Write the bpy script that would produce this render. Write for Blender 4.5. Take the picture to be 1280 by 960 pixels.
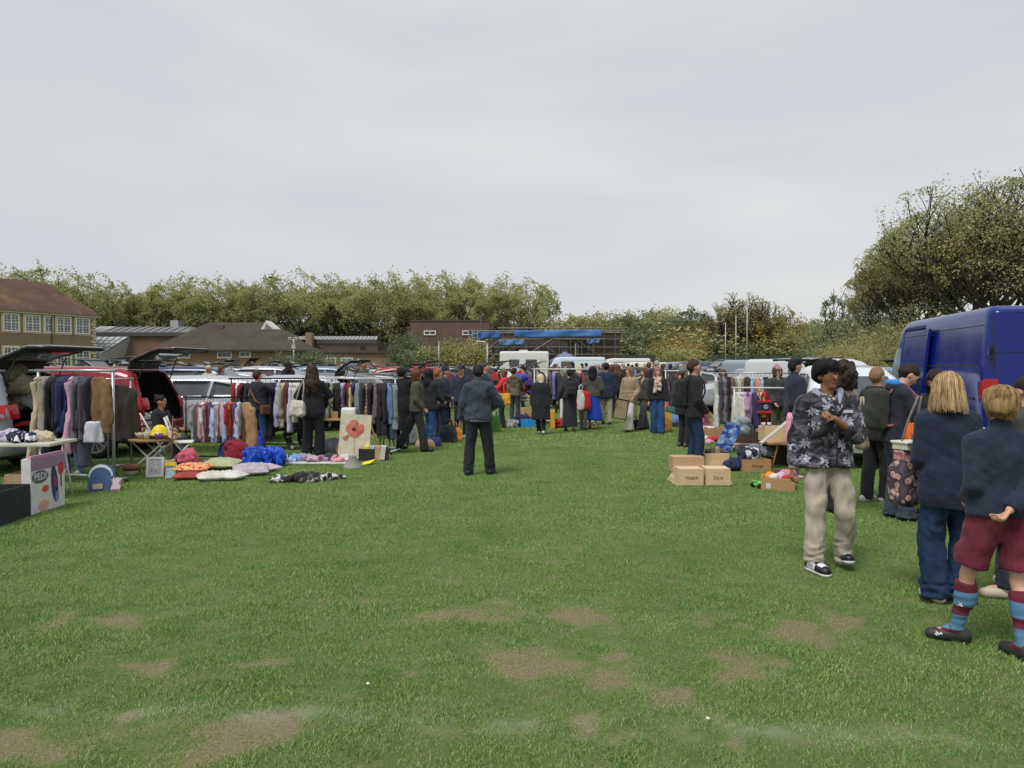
import bpy, math, random
import numpy as np
from mathutils import Matrix, Vector
for _o in list(bpy.data.objects):
 bpy.data.objects.remove(_o)
scene = bpy.context.scene
C = scene.collection
R = math.radians
rng = np.random.default_rng(7)
random.seed(7)
# ------------------------------------------------------------------ camera
FPX, CX, CY, CAMZ, PITCH = 960.0, 640.0, 480.0, 1.70, math.atan(22.0 / 960.0)
cam_d = bpy.data.cameras.new('camera')
cam_d.lens = 27.0
cam_d.sensor_width = 36.0
cam_d.clip_end = 3000
cam = bpy.data.objects.new('camera', cam_d)
C.objects.link(cam)
cam.location = (0, 0, CAMZ)
cam.rotation_euler = (math.pi / 2 - PITCH, 0, 0)
scene.camera = cam
# ------------------------------------------------------------------ light
SUN_EL, SUN_AZ = 58.0, 215.0
sun_d = bpy.data.lights.new('sun', 'SUN')
sun_d.energy = 1.5
sun_d.angle = R(22)
sun_d.color = (1.0, 0.975, 0.94)
sun = bpy.data.objects.new('sun', sun_d)
C.objects.link(sun)
_az = R(SUN_AZ)
_sd = Vector((math.sin(_az) * math.cos(R(SUN_EL)), math.cos(_az) * math.cos(R(SUN_EL)), math.sin(R(SUN_EL))))
sun.rotation_euler = _sd.to_track_quat('Z', 'Y').to_euler()
world = bpy.data.worlds.new('World')
scene.world = world
world.use_nodes = True
wt = world.node_tree
wt.nodes.clear()
wn = wt.nodes.new
wout = wn('ShaderNodeOutputWorld')
wbg = wn('ShaderNodeBackground')
wsky = wn('ShaderNodeTexSky')
wsky.sky_type = 'NISHITA'
wsky.sun_disc = False
wsky.sun_elevation = R(SUN_EL)
wsky.sun_rotation = R(SUN_AZ)
wsky.dust_density = 4.0
wsc = wn('ShaderNodeVectorMath'); wsc.operation = 'SCALE'
wsc.inputs['Scale'].default_value = 0.10
wtc = wn('ShaderNodeTexCoord')
wmap = wn('ShaderNodeMapping')
wmap.inputs['Scale'].default_value = (1.0, 1.0, 4.5)
wmap.inputs['Rotation'].default_value = (0.15, 0.1, 0.6)
wno = wn('ShaderNodeTexNoise')
wno.inputs['Scale'].default_value = 1.5
wno.inputs['Detail'].default_value = 4.0
wno.inputs['Roughness'].default_value = 0.45
wno.inputs['Distortion'].default_value = 0.3
wra = wn('ShaderNodeValToRGB')
wra.color_ramp.elements[0].position = 0.24
wra.color_ramp.elements[0].color = (0.49, 0.52, 0.572, 1)
wra.color_ramp.elements[1].position = 0.70
wra.color_ramp.elements[1].color = (0.645, 0.655, 0.652, 1)
wmx = wn('ShaderNodeMix'); wmx.data_type = 'RGBA'
wmx.inputs[0].default_value = 0.93
L = wt.links.new
L(wtc.outputs['Generated'], wmap.inputs['Vector'])
L(wmap.outputs[0], wno.inputs['Vector'])
L(wno.outputs['Fac'], wra.inputs[0])
L(wsky.outputs[0], wsc.inputs[0])
L(wsc.outputs[0], wmx.inputs[6])
L(wra.outputs[0], wmx.inputs[7])
L(wmx.outputs[2], wbg.inputs['Color'])
wbg.inputs['Strength'].default_value = 0.79
L(wbg.outputs[0], wout.inputs[0])
scene.view_settings.view_transform = 'Standard'
scene.view_settings.look = 'None'
scene.view_settings.exposure = 0.6
scene.view_settings.gamma = 1.0
# ------------------------------------------------------------------ pixel helpers (photo pixels, 1280x960)
_cp, _sp = math.cos(PITCH), math.sin(PITCH)
def ray(px, py):
 w = CY - py
 return (px - CX, FPX * _cp + w * _sp, -FPX * _sp + w * _cp)
def g(px, py, z=0.0):
 u, v, w = ray(px, py)
 t = (z - CAMZ) / w
 return (u * t, v * t)
def at(px, py, Y):
 u, v, w = ray(px, py)
 t = Y / v
 return (u * t, Y, CAMZ + w * t)
def c(r, gg, b):
 f = lambda v: ((v / 255.0) / 12.92) if v / 255.0 <= 0.04045 else (((v / 255.0) + 0.055) / 1.055) ** 2.4
 return (f(r), f(gg), f(b), 1.0)
# ------------------------------------------------------------------ objects, tags
def tag(o, label=None, cat=None, group=None, kind=None):
 if label: o['label'] = label
 if cat: o['category'] = cat
 if group: o['group'] = group
 if kind: o['kind'] = kind
 return o
def thing(name, label, cat, loc=(0, 0, 0), rz=0.0, group=None, parent=None):
 o = bpy.data.objects.new(name, None)
 o.empty_display_size = 0.1
 C.objects.link(o)
 o.location = loc if len(loc) == 3 else (loc[0], loc[1], 0)
 o.rotation_euler = (0, 0, rz)
 if parent: o.parent = parent
 return tag(o, label, cat, group)
def mobj(name, me, mats=None, parent=None, loc=None, rot=None, scale=None):
 o = bpy.data.objects.new(name, me)
 C.objects.link(o)
 if mats is not None:
  if not isinstance(mats, (list, tuple)): mats = [mats]
  if len(me.materials) == 0:
   for m in mats: me.materials.append(m)
  else:
   for i, m in enumerate(mats):
    if i < len(o.material_slots) and me.materials[i] != m:
     o.material_slots[i].link = 'OBJECT'
     o.material_slots[i].material = m
 if parent: o.parent = parent
 if loc is not None: o.location = loc
 if rot is not None: o.rotation_euler = rot
 if scale is not None: o.scale = scale if isinstance(scale, (tuple, list)) else (scale,) * 3
 return o
def struct(o): o['kind'] = 'structure'; return o
ORD = ['first', 'second', 'third', 'fourth', 'fifth', 'sixth', 'seventh', 'eighth', 'ninth', 'tenth', 'eleventh', 'twelfth', 'thirteenth', 'fourteenth', 'fifteenth', 'sixteenth', 'seventeenth', 'eighteenth', 'nineteenth', 'twentieth', 'twenty-first']
def copy_tree(o, parent=None):
 k = o.copy(); C.objects.link(k); k.parent = parent
 for ch in list(o.children): copy_tree(ch, k)
 return k
# ------------------------------------------------------------------ materials
_mc = {}
def newmat(name):
 m = bpy.data.materials.new(name)
 m.use_nodes = True
 b = m.node_tree.nodes['Principled BSDF']
 return m, m.node_tree, b
def ramp(nt, stops, const=False):
 r = nt.nodes.new('ShaderNodeValToRGB')
 if const: r.color_ramp.interpolation = 'CONSTANT'
 els = r.color_ramp.elements
 while len(els) < len(stops): els.new(0.5)
 for e, (p, col) in zip(els, stops):
  e.position = p
  e.color = col
 return r
def sh(col, f, d=(0, 0, 0)):
 return tuple(max(0.0, min(1.0, v * f + dd)) for v, dd in zip(col[:3], d)) + (1.0,)
def noise(nt, scale, detail=3, rough=0.55, stretch=None, dist=0.0, coord='Object'):
 t = nt.nodes.new('ShaderNodeTexCoord')
 n = nt.nodes.new('ShaderNodeTexNoise')
 n.inputs['Scale'].default_value = scale
 n.inputs['Detail'].default_value = detail
 n.inputs['Roughness'].default_value = rough
 n.inputs['Distortion'].default_value = dist
 if stretch:
  m = nt.nodes.new('ShaderNodeMapping')
  m.inputs['Scale'].default_value = stretch
  nt.links.new(t.outputs[coord], m.inputs['Vector'])
  nt.links.new(m.outputs[0], n.inputs['Vector'])
 else:
  nt.links.new(t.outputs[coord], n.inputs['Vector'])
 return n
def M(col, kind='cloth', rough=None, var=None, scale=None):
 """generic procedural material: colour + kind"""
 col = tuple(col[:3]) + (1.0,)
 key = (tuple(round(v, 4) for v in col), kind, rough, var, scale)
 if key in _mc: return _mc[key]
 if kind == 'cloth': col = tuple(v * .97 + .011 for v in col[:3]) + (1.0,)
 m, nt, b = newmat('%s_%02x%02x%02x' % ((kind,) + tuple(int(255 * v ** (1 / 2.2)) for v in col[:3])))
 l = nt.links.new
 P = dict(cloth=(0.9, 0.18, 9, 0.25, 60), hair=(0.62, 0.42, 34, 0.3, 130), skin=(0.55, 0.10, 14, 0.06, 90),
  paint=(0.25, 0.03, 3, 0.0, 30), plastic=(0.45, 0.06, 6, 0.04, 60), wood=(0.6, 0.35, 4, 0.12, 30),
  metal=(0.35, 0.08, 8, 0.03, 40), card=(0.85, 0.10, 7, 0.08, 50), brick=(0.9, 0.3, 2, 0.2, 20),
  roof=(0.9, 0.35, 0.8, 0.25, 10), rubber=(0.8, 0.1, 10, 0.1, 60), bark=(0.9, 0.4, 3, 0.5, 12),
  ceramic=(0.2, 0.05, 8, 0.02, 40))[kind]
 rr, vv, ss, bump, bs = P
 if rough is not None: rr = rough
 if var is not None: vv = var
 if scale is not None: ss = scale
 b.inputs['Roughness'].default_value = rr
 st = {'wood': (1, 1, 9), 'hair': (1.0, 1.0, 0.12)}.get(kind)
 n = noise(nt, ss, 4, 0.6, st)
 r = ramp(nt, [(0.3, sh(col, 1 - vv)), (0.7, sh(col, 1 + vv))])
 l(n.outputs['Fac'], r.inputs[0])
 l(r.outputs[0], b.inputs['Base Color'])
 if kind == 'metal': b.inputs['Metallic'].default_value = 0.75
 if kind == 'paint':
  b.inputs['Coat Weight'].default_value = 0.35; b.inputs['Specular IOR Level'].default_value = 0.3
  b.inputs['Coat Roughness'].default_value = 0.04
  nr = noise(nt, 2.2, 6, .7); rn = ramp(nt, [(.35, (.12,) * 3 + (1,)), (.7, (.27,) * 3 + (1,))]); l(nr.outputs['Fac'], rn.inputs[0]); l(rn.outputs[0], b.inputs['Roughness'])
 if kind == 'cloth':
  b.inputs['Sheen Weight'].default_value = 0.08
  b.inputs['Specular IOR Level'].default_value = 0.2
 if kind == 'hair': b.inputs['Specular IOR Level'].default_value = 0.22
 if kind == 'skin': b.inputs['Subsurface Weight'].default_value = 0.08; b.inputs['Subsurface Radius'].default_value = (0.02, 0.008, 0.004)
 if bump:
  n2 = noise(nt, bs, 3, 0.6, st)
  bp = nt.nodes.new('ShaderNodeBump')
  bp.inputs['Strength'].default_value = bump
  bp.inputs['Distance'].default_value = 0.01
  l(n2.outputs['Fac'], bp.inputs['Height'])
  l(bp.outputs[0], b.inputs['Normal'])
 _mc[key] = m
 return m
def glassmat(col=(0.02, 0.025, 0.03), name='window_glass', rough=0.05, key=None):
 k = ('glass', col, rough)
 if k in _mc: return _mc[k]
 m, nt, b = newmat(name)
 b.inputs['Base Color'].default_value = tuple(col) + (1,)
 b.inputs['Roughness'].default_value = rough
 b.inputs['Specular IOR Level'].default_value = 0.8
 n = noise(nt, 1.5, 2)
 r = ramp(nt, [(0.3, sh(col, 0.7)), (0.7, sh(col, 1.4))])
 nt.links.new(n.outputs['Fac'], r.inputs[0]); nt.links.new(r.outputs[0], b.inputs['Base Color'])
 _mc[k] = m
 return m
def clearglass():
 if 'clear' in _mc: return _mc['clear']
 m, nt, b = newmat('clear_glass')
 b.inputs['Base Color'].default_value = (0.55, 0.62, 0.6, 1)
 b.inputs['Roughness'].default_value = 0.03
 tr = nt.nodes.new('ShaderNodeBsdfTransparent'); tr.inputs[0].default_value = (0.55, 0.6, 0.6, 1)
 fr = nt.nodes.new('ShaderNodeFresnel'); fr.inputs[0].default_value = 1.5
 gl = nt.nodes.new('ShaderNodeBsdfGlossy'); gl.inputs['Roughness'].default_value = 0.03
 ad = nt.nodes.new('ShaderNodeMixShader')
 mt = nt.nodes.new('ShaderNodeMath'); mt.operation = 'ADD'; mt.inputs[1].default_value = 0.08
 nt.links.new(fr.outputs[0], mt.inputs[0])
 nt.links.new(mt.outputs[0], ad.inputs[0]); nt.links.new(tr.outputs[0], ad.inputs[1]); nt.links.new(gl.outputs[0], ad.inputs[2])
 nt.links.new(ad.outputs[0], nt.nodes['Material Output'].inputs['Surface'])
 _mc['clear'] = m
 return m
def stripes(name, cols, axis=2, period=1.0, offset=0.0, rough=0.9):
 """constant bands along an object axis; cols = [(start 0..1, colour)]"""
 m, nt, b = newmat(name)
 t = nt.nodes.new('ShaderNodeTexCoord'); s = nt.nodes.new('ShaderNodeSeparateXYZ')
 nt.links.new(t.outputs['Object'], s.inputs[0])
 a = nt.nodes.new('ShaderNodeMath'); a.operation = 'ADD'; a.inputs[1].default_value = offset
 d = nt.nodes.new('ShaderNodeMath'); d.operation = 'DIVIDE'; d.inputs[1].default_value = period
 f = nt.nodes.new('ShaderNodeMath'); f.operation = 'FRACT'
 nt.links.new(s.outputs[axis], a.inputs[0]); nt.links.new(a.outputs[0], d.inputs[0]); nt.links.new(d.outputs[0], f.inputs[0])
 r = ramp(nt, cols, True)
 nt.links.new(f.outputs[0], r.inputs[0]); nt.links.new(r.outputs[0], b.inputs['Base Color'])
 b.inputs['Roughness'].default_value = rough
 return m
def blotch(name, stops, scale=10, stretch=None, const=True, rough=0.85, dist=0.5, detail=2):
 m, nt, b = newmat(name)
 n = noise(nt, scale, detail, 0.5, stretch, dist)
 r = ramp(nt, stops, const)
 nt.links.new(n.outputs['Fac'], r.inputs[0]); nt.links.new(r.outputs[0], b.inputs['Base Color'])
 b.inputs['Roughness'].default_value = rough
 return m
# ------------------------------------------------------------------ fast mesh
def make_mesh(name, V, F, mats=None, mi=None, smooth=True, attr=None):
 """V (n,3), F (m,k) int array (k=3 or 4)"""
 me = bpy.data.meshes.new(name)
 V = np.asarray(V, dtype=np.float32); F = np.asarray(F, dtype=np.int32)
 n, (m, k) = len(V), F.shape
 me.vertices.add(n); me.vertices.foreach_set('co', V.ravel())
 me.loops.add(m * k); me.loops.foreach_set('vertex_index', F.ravel())
 me.polygons.add(m)
 me.polygons.foreach_set('loop_start', np.arange(0, m * k, k, dtype=np.int32))
 me.polygons.foreach_set('loop_total', np.full(m, k, dtype=np.int32))
 me.polygons.foreach_set('use_smooth', np.full(m, smooth))
 if mi is not None: me.polygons.foreach_set('material_index', np.asarray(mi, dtype=np.int32))
 if attr is not None:
  for an, av in attr.items():
   av = np.asarray(av, dtype=np.float32)
   if len(av) == m:
    a = me.attributes.new(an, 'FLOAT', 'FACE')
   else:
    a = me.attributes.new(an, 'FLOAT', 'POINT')
   a.data.foreach_set('value', av)
 me.update(calc_edges=True)
 if mats:
  for mm in (mats if isinstance(mats, (list, tuple)) else [mats]): me.materials.append(mm)
 return me
class MB:
 def __init__(s): s.v = []; s.f = []; s.m = []
 def add(s, vs, fs, mi=0):
  o = len(s.v); s.v += [tuple(v) for v in vs]
  s.f += [tuple(i + o for i in f) for f in fs]; s.m += [mi] * len(fs)
  return s
 def box(s, c0, size, rz=0.0, mi=0, rot=None):
  hx, hy, hz = [d / 2 for d in size]
  p = [Vector((x, y, z)) for z in (-hz, hz) for y in (-hy, hy) for x in (-hx, hx)]
  mt = rot if rot is not None else Matrix.Rotation(rz, 3, 'Z')
  cc = Vector(c0)
  return s.add([mt @ q + cc for q in p], [(0, 2, 3, 1), (4, 5, 7, 6), (0, 1, 5, 4), (2, 6, 7, 3), (0, 4, 6, 2), (1, 3, 7, 5)], mi)
 def bb(s, x0, x1, y0, y1, z0, z1, mi=0):
  return s.box(((x0 + x1) / 2, (y0 + y1) / 2, (z0 + z1) / 2), (x1 - x0, y1 - y0, z1 - z0), 0, mi)
 def tube(s, pts, r, n=8, mi=0, cap=True):
  pts = [Vector(p) for p in pts]
  rs = r if isinstance(r, (list, tuple)) else [r] * len(pts)
  rings = []
  up = None
  for i, p in enumerate(pts):
   d = (pts[min(i + 1, len(pts) - 1)] - pts[max(i - 1, 0)])
   if d.length < 1e-9: d = Vector((0, 0, 1))
   d.normalize()
   if up is None: up = Vector((0, 0, 1)) if abs(d.z) < 0.9 else Vector((1, 0, 0))
   a = d.cross(up)
   if a.length < 1e-4: a = d.cross(Vector((0, 1, 0.3)))
   a.normalize(); b = a.cross(d).normalized()
   up = b
   rings.append([p + (a * math.cos(t) + b * math.sin(t)) * rs[i] for t in [2 * math.pi * k / n for k in range(n)]])
  vs = [q for rg in rings for q in rg]
  fs = []
  for i in range(len(pts) - 1):
   for k in range(n):
    a0, a1 = i * n + k, i * n + (k + 1) % n
    fs.append((a0, a0 + n, a1 + n, a1))
  if cap:
   fs.append(tuple(range(n))); fs.append(tuple(range((len(pts) - 1) * n + n - 1, (len(pts) - 1) * n - 1, -1)))
  return s.add(vs, fs, mi)
 def lathe(s, prof, n=16, c0=(0, 0, 0), mi=0, axis='z', cap=True):
  vs = []
  for (r, z) in prof:
   for k in range(n):
    t = 2 * math.pi * k / n
    q = (r * math.cos(t), r * math.sin(t), z)
    if axis == 'x': q = (z, q[0], q[1])
    if axis == 'y': q = (q[0], z, q[1])
    vs.append((q[0] + c0[0], q[1] + c0[1], q[2] + c0[2]))
  fs = []
  for i in range(len(prof) - 1):
   for k in range(n):
    a0, a1 = i * n + k, i * n + (k + 1) % n
    fs.append((a0, a1, a1 + n, a0 + n))
  if cap: fs.append(tuple(range(n - 1, -1, -1))); fs.append(tuple(range((len(prof) - 1) * n, len(prof) * n)))
  return s.add(vs, fs, mi)
 def prism(s, poly, d0, d1, plane='xz', mi=0):
  """extrude polygon in a plane along the third axis from d0 to d1"""
  def m3(a, b, d):
   return {'xz': (a, d, b), 'yz': (d, a, b), 'xy': (a, b, d)}[plane]
  n = len(poly)
  vs = [m3(a, b, d0) for a, b in poly] + [m3(a, b, d1) for a, b in poly]
  fs = [tuple(range(n)), tuple(range(2 * n - 1, n - 1, -1))] + [(i, i + n, (i + 1) % n + n, (i + 1) % n) for i in range(n)]
  return s.add(vs, fs, mi)
 def mesh(s, name, mats=None, smooth=False):
  me = bpy.data.meshes.new(name)
  me.from_pydata(s.v, [], s.f)
  me.polygons.foreach_set('material_index', s.m)
  me.polygons.foreach_set('use_smooth', [smooth] * len(s.f))
  me.update()
  if mats:
   for mm in (mats if isinstance(mats, (list, tuple)) else [mats]): me.materials.append(mm)
  return me
 def build(s, name, mats, parent=None, loc=None, rot=None, smooth=False, bev=0.0):
  me = s.mesh(name, mats, smooth)
  import bmesh
  bm = bmesh.new(); bm.from_mesh(me)
  bmesh.ops.recalc_face_normals(bm, faces=bm.faces)
  bm.to_mesh(me); bm.free()
  o = mobj(name, me, None, parent, loc, rot)
  if bev:
   md = o.modifiers.new('bevel', 'BEVEL'); md.width = bev; md.segments = 2; md.limit_method = 'ANGLE'
   md.angle_limit = R(40)
  return o
# ------------------------------------------------------------------ distance-field modeller
def rot3(rx=0.0, ry=0.0, rz=0.0):
 return np.array(Matrix.Rotation(rz, 3, 'Z') @ Matrix.Rotation(ry, 3, 'Y') @ Matrix.Rotation(rx, 3, 'X'))
class SDF:
 def __init__(s, lo, hi, h):
  s.h = h
  s.lo = np.array(lo, float) - 2 * h
  n = np.ceil((np.array(hi, float) + 2 * h - s.lo) / h).astype(int) + 1
  s.ax = [(s.lo[i] + h * np.arange(n[i])).astype(np.float32) for i in range(3)]
  s.D = np.full(tuple(n), 1.0, np.float32)
 def like(s):
  o = SDF.__new__(SDF); o.h = s.h; o.lo = s.lo; o.ax = s.ax; o.D = np.full(s.D.shape, 1.0, np.float32); return o
 def _sl(s, lo, hi):
  out = []
  for i in range(3):
   a = int(np.searchsorted(s.ax[i], lo[i])); b = int(np.searchsorted(s.ax[i], hi[i]))
   if b <= a: return None
   out.append(slice(a, b))
  return tuple(out)
 def _xyz(s, sl):
  return s.ax[0][sl[0]][:, None, None], s.ax[1][sl[1]][None, :, None], s.ax[2][sl[2]][None, None, :]
 def _cap(s, sl, a, b, ra, rb, sc, Rm):
  X, Y, Z = s._xyz(sl)
  px, py, pz = X - a[0], Y - a[1], Z - a[2]
  ba = b - a; L2 = float(ba @ ba) + 1e-12
  h = np.clip((px * ba[0] + py * ba[1] + pz * ba[2]) / L2, 0, 1)
  dx, dy, dz = px - h * ba[0], py - h * ba[1], pz - h * ba[2]
  if Rm is not None:
   dx, dy, dz = (Rm[0, 0] * dx + Rm[1, 0] * dy + Rm[2, 0] * dz, Rm[0, 1] * dx + Rm[1, 1] * dy + Rm[2, 1] * dz,
  Rm[0, 2] * dx + Rm[1, 2] * dy + Rm[2, 2] * dz)
  if sc is not None:
   dx, dy, dz = dx / sc[0], dy / sc[1], dz / sc[2]
  d = np.sqrt(dx * dx + dy * dy + dz * dz) - (ra + (rb - ra) * h)
  if sc is not None: d = d * (sum(sc) / 3 * 0.9)
  return d
 def cap(s, a, b, ra, rb=None, k=0.02, sc=None, Rm=None, op='u'):
  a = np.array(a, float); b = np.array(b, float)
  if rb is None: rb = ra
  m = max(ra, rb) * (max(sc) if sc is not None else 1.0) + k + 2 * s.h
  sl = s._sl(np.minimum(a, b) - m, np.maximum(a, b) + m)
  if sl is None: return s
  d = s._cap(sl, a, b, ra, rb, sc, Rm)
  if op == 'u': s._u(sl, d, k)
  else: s._s(sl, d, k)
  return s
 def sph(s, a, r, k=0.02, sc=None, Rm=None, op='u'): return s.cap(a, a, r, r, k, sc, Rm, op)
 def _u(s, sl, d, k):
  A = s.D[sl]
  if k <= 0: s.D[sl] = np.minimum(A, d); return
  h = np.maximum(k - np.abs(A - d), 0) / k
  s.D[sl] = np.minimum(A, d) - h * h * k * 0.25
 def _s(s, sl, d, k):
  A = s.D[sl]; d = -d
  kk = max(k, 1e-5)
  h = np.maximum(kk - np.abs(A - d), 0) / kk
  s.D[sl] = np.maximum(A, d) + h * h * kk * 0.25
 def box(s, c0, half, r=0.01, k=0.01, Rm=None, op='u'):
  c0 = np.array(c0, float)
  m = float(np.linalg.norm(half)) + k + 2 * s.h
  sl = s._sl(c0 - m, c0 + m)
  if sl is None: return s
  X, Y, Z = s._xyz(sl)
  dx, dy, dz = X - c0[0], Y - c0[1], Z - c0[2]
  if Rm is not None:
   dx, dy, dz = (Rm[0, 0] * dx + Rm[1, 0] * dy + Rm[2, 0] * dz, Rm[0, 1] * dx + Rm[1, 1] * dy + Rm[2, 1] * dz,
  Rm[0, 2] * dx + Rm[1, 2] * dy + Rm[2, 2] * dz)
  qx, qy, qz = abs(dx) - half[0] + r, abs(dy) - half[1] + r, abs(dz) - half[2] + r
  d = np.sqrt(np.maximum(qx, 0) ** 2 + np.maximum(qy, 0) ** 2 + np.maximum(qz, 0) ** 2) + np.minimum(np.maximum(qx, np.maximum(qy, qz)), 0) - r
  if op == 'u': s._u(sl, d, k)
  else: s._s(sl, d, k)
  return s
 def cut(s, p, n, k=0.0):
  """keep the side n points away from"""
  X, Y, Z = s.ax[0][:, None, None], s.ax[1][None, :, None], s.ax[2][None, None, :]
  d = (X - p[0]) * n[0] + (Y - p[1]) * n[1] + (Z - p[2]) * n[2]
  if k <= 0: s.D = np.maximum(s.D, d)
  else:
   h = np.maximum(k - np.abs(s.D - d), 0) / k
   s.D = np.maximum(s.D, d) + h * h * k * 0.25
  return s
 def merge(s, o, k=0.0):
  s._u((slice(None),) * 3, o.D, k); return s
 def fn(s, f, k=0.0, op='u'):
  sl = (slice(None),) * 3
  d = f(*s._xyz(sl)).astype(np.float32) + np.zeros(s.D.shape, np.float32)
  if op == 'u': s._u(sl, d, k)
  elif op == 's': s._s(sl, d, k)
  else: s._s(sl, -d, k)
  return s
 def disp(s, f, band=0.05):
  idx = np.nonzero(np.abs(s.D) < band)
  if len(idx[0]) == 0: return s
  P = np.stack([s.ax[0][idx[0]], s.ax[1][idx[1]], s.ax[2][idx[2]]], 1)
  s.D[idx] += f(P)
  return s
 def extract(s):
  D = s.D
  D[0] = D[-1] = 1; D[:, 0] = D[:, -1] = 1; D[:, :, 0] = D[:, :, -1] = 1
  ins = D < 0
  a = ins[:-1, :-1, :-1]
  cnt = np.zeros(a.shape, np.int8)
  for dx in (0, 1):
   for dy in (0, 1):
    for dz in (0, 1):
     cnt += ins[dx:dx + a.shape[0], dy:dy + a.shape[1], dz:dz + a.shape[2]]
  act = (cnt > 0) & (cnt < 8)
  I, J, K = np.nonzero(act)
  if len(I) == 0: return np.zeros((0, 3)), np.zeros((0, 4), int)
  idm = np.full(a.shape, -1, np.int32); idm[I, J, K] = np.arange(len(I))
  co = [(dx, dy, dz) for dx in (0, 1) for dy in (0, 1) for dz in (0, 1)]
  val = {q: D[I + q[0], J + q[1], K + q[2]] for q in co}
  acc = np.zeros((len(I), 3)); n = np.zeros(len(I))
  for q in co:
   for axx in range(3):
    if q[axx] == 0:
     q2 = list(q); q2[axx] = 1; q2 = tuple(q2)
     d0, d1 = val[q], val[q2]
     mk = (d0 < 0) != (d1 < 0)
     t = np.where(mk, d0 / np.where(mk, d0 - d1, 1), 0)
     for ii in range(3):
      acc[:, ii] += np.where(mk, q[ii] + (t if ii == axx else 0), 0)
     n += mk
  acc /= n[:, None]
  V = s.lo + (np.stack([I, J, K], 1) + acc) * s.h
  Fs = []
  for axx in range(3):
   sl0 = [slice(None)] * 3; sl1 = [slice(None)] * 3
   sl0[axx] = slice(0, -1); sl1[axx] = slice(1, None)
   A, B = ins[tuple(sl0)], ins[tuple(sl1)]
   e = np.nonzero(A != B)
   o1, o2 = [(1, 2), (2, 0), (0, 1)][axx]
   ok = (e[o1] > 0) & (e[o2] > 0) & (e[o1] < D.shape[o1] - 1) & (e[o2] < D.shape[o2] - 1)
   e = [q[ok] for q in e]
   def cell(a1, a2):
    q = [e[0].copy(), e[1].copy(), e[2].copy()]
    q[o1] -= a1; q[o2] -= a2
    return idm[q[0], q[1], q[2]]
   qd = np.stack([cell(1, 1), cell(0, 1), cell(0, 0), cell(1, 0)], 1)
   flip = ~A[tuple(e)]
   qd[flip] = qd[flip][:, ::-1]
   Fs.append(qd)
  return V, np.concatenate(Fs)
 def build(s, name, mats, parent=None, loc=None, rot=None, mifn=None, attrfn=None):
  V, F = s.extract()
  if len(F) == 0: return None
  mi = mifn(V[F].mean(1)) if mifn else None
  at_ = {k: f(V) for k, f in attrfn.items()} if attrfn else None
  me = make_mesh(name, V, F, mats, mi, True, at_)
  return mobj(name, me, None, parent, loc, rot)
def sines(seed, freq, amp, st=(1, 1, 1), n=7, warp=0.0):
 r = np.random.default_rng(seed)
 k = r.normal(size=(n, 3)); k /= np.linalg.norm(k, axis=1)[:, None]
 fr = freq * r.uniform(0.6, 1.6, n)
 ph = r.uniform(0, 6.28, n)
 stv = np.array(st)
 kk = (k * fr[:, None] * 6.28 * stv).astype(np.float32)
 def f(P):
  q = P @ kk.T + ph
  if warp: q = q + warp * np.sin(q[:, ::-1] * 0.7)
  return (np.sin(q).sum(1) * (amp / math.sqrt(n))).astype(np.float32)
 return f
# =================================================================== GROUND
def vnoise(x, y, scale, seed):
 r = np.random.default_rng(seed)
 T = r.random((64, 64))
 x = np.asarray(x) * scale; y = np.asarray(y) * scale
 xi, yi = np.floor(x).astype(int), np.floor(y).astype(int)
 fx, fy = x - xi, y - yi
 fx = fx * fx * (3 - 2 * fx); fy = fy * fy * (3 - 2 * fy)
 a, b = T[xi % 64, yi % 64], T[(xi + 1) % 64, yi % 64]
 c2, d = T[xi % 64, (yi + 1) % 64], T[(xi + 1) % 64, (yi + 1) % 64]
 return (a * (1 - fx) + b * fx) * (1 - fy) + (c2 * (1 - fx) + d * fx) * fy
BARE = [(665, 825, 125, 24, 1.0), (640, 772, 90, 10, .7), (600, 770, 60, 12, .55), (310, 908, 62, 13, 1.0), (335, 898, 30, 7, 1.1), (790, 772, 60, 10, .6), (700, 690, 45, 7, .6),
  (530, 905, 50, 12, .55), (150, 775, 35, 7, .75), (70, 770, 40, 9, .5), (1030, 790, 60, 12, .7), (1190, 915, 40, 12, .75),
  (720, 790, 60, 14, .5), (430, 865, 60, 10, .45), (960, 830, 50, 12, .5), (1020, 860, 45, 10, .45), (560, 705, 40, 6, .4),
  (860, 690, 40, 6, .4), (1030, 750, 35, 6, .55), (60, 945, 60, 12, .5), (870, 880, 50, 14, .4), (320, 722, 30, 5, .45),
  (650, 870, 50, 10, .45), (1120, 760, 40, 8, .35), (700, 900, 60, 12, .35), (240, 880, 40, 8, .3)]
_BP = []
for (px, py, rx, ry, s_) in BARE:
 x0, y0 = g(px, py)
 _BP.append((x0, y0, 1.25 * rx * y0 / 960.0, 1.5 * ry * y0 * y0 / (960 * 1.7), s_ if s_ >= 1 else s_ * .8))
def bare(x, y):
 b = np.zeros(np.shape(x))
 for (x0, y0, rx, ry, s_) in _BP:
  b += s_ * np.exp(-((x - x0) / rx) ** 2 - ((y - y0) / ry) ** 2)
 n = 0.35 * vnoise(x, y, 2.3, 1) + 0.35 * vnoise(x, y, 6.0, 2) + 0.3 * vnoise(x, y, 13.0, 3)
 b = b * np.clip((n - .30) * 2.7, 0, 1.25) + np.clip(n - 0.56, 0, 1) * 3.4 * np.clip(1.5 - np.asarray(y) / 6.5, 0.0, 1)
 return np.clip(b, 0, 1)
def hgt(x, y):
 return 0.012 * (vnoise(x, y, 0.9, 5) - 0.5) + 0.008 * (vnoise(x, y, 3.5, 6) - 0.5)
xs = np.concatenate([[-2500, -900, -300, -120, -60, -30, -20], np.arange(-12, 12.01, 0.13), [20, 30, 60, 120, 300, 900, 2500]])
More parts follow.
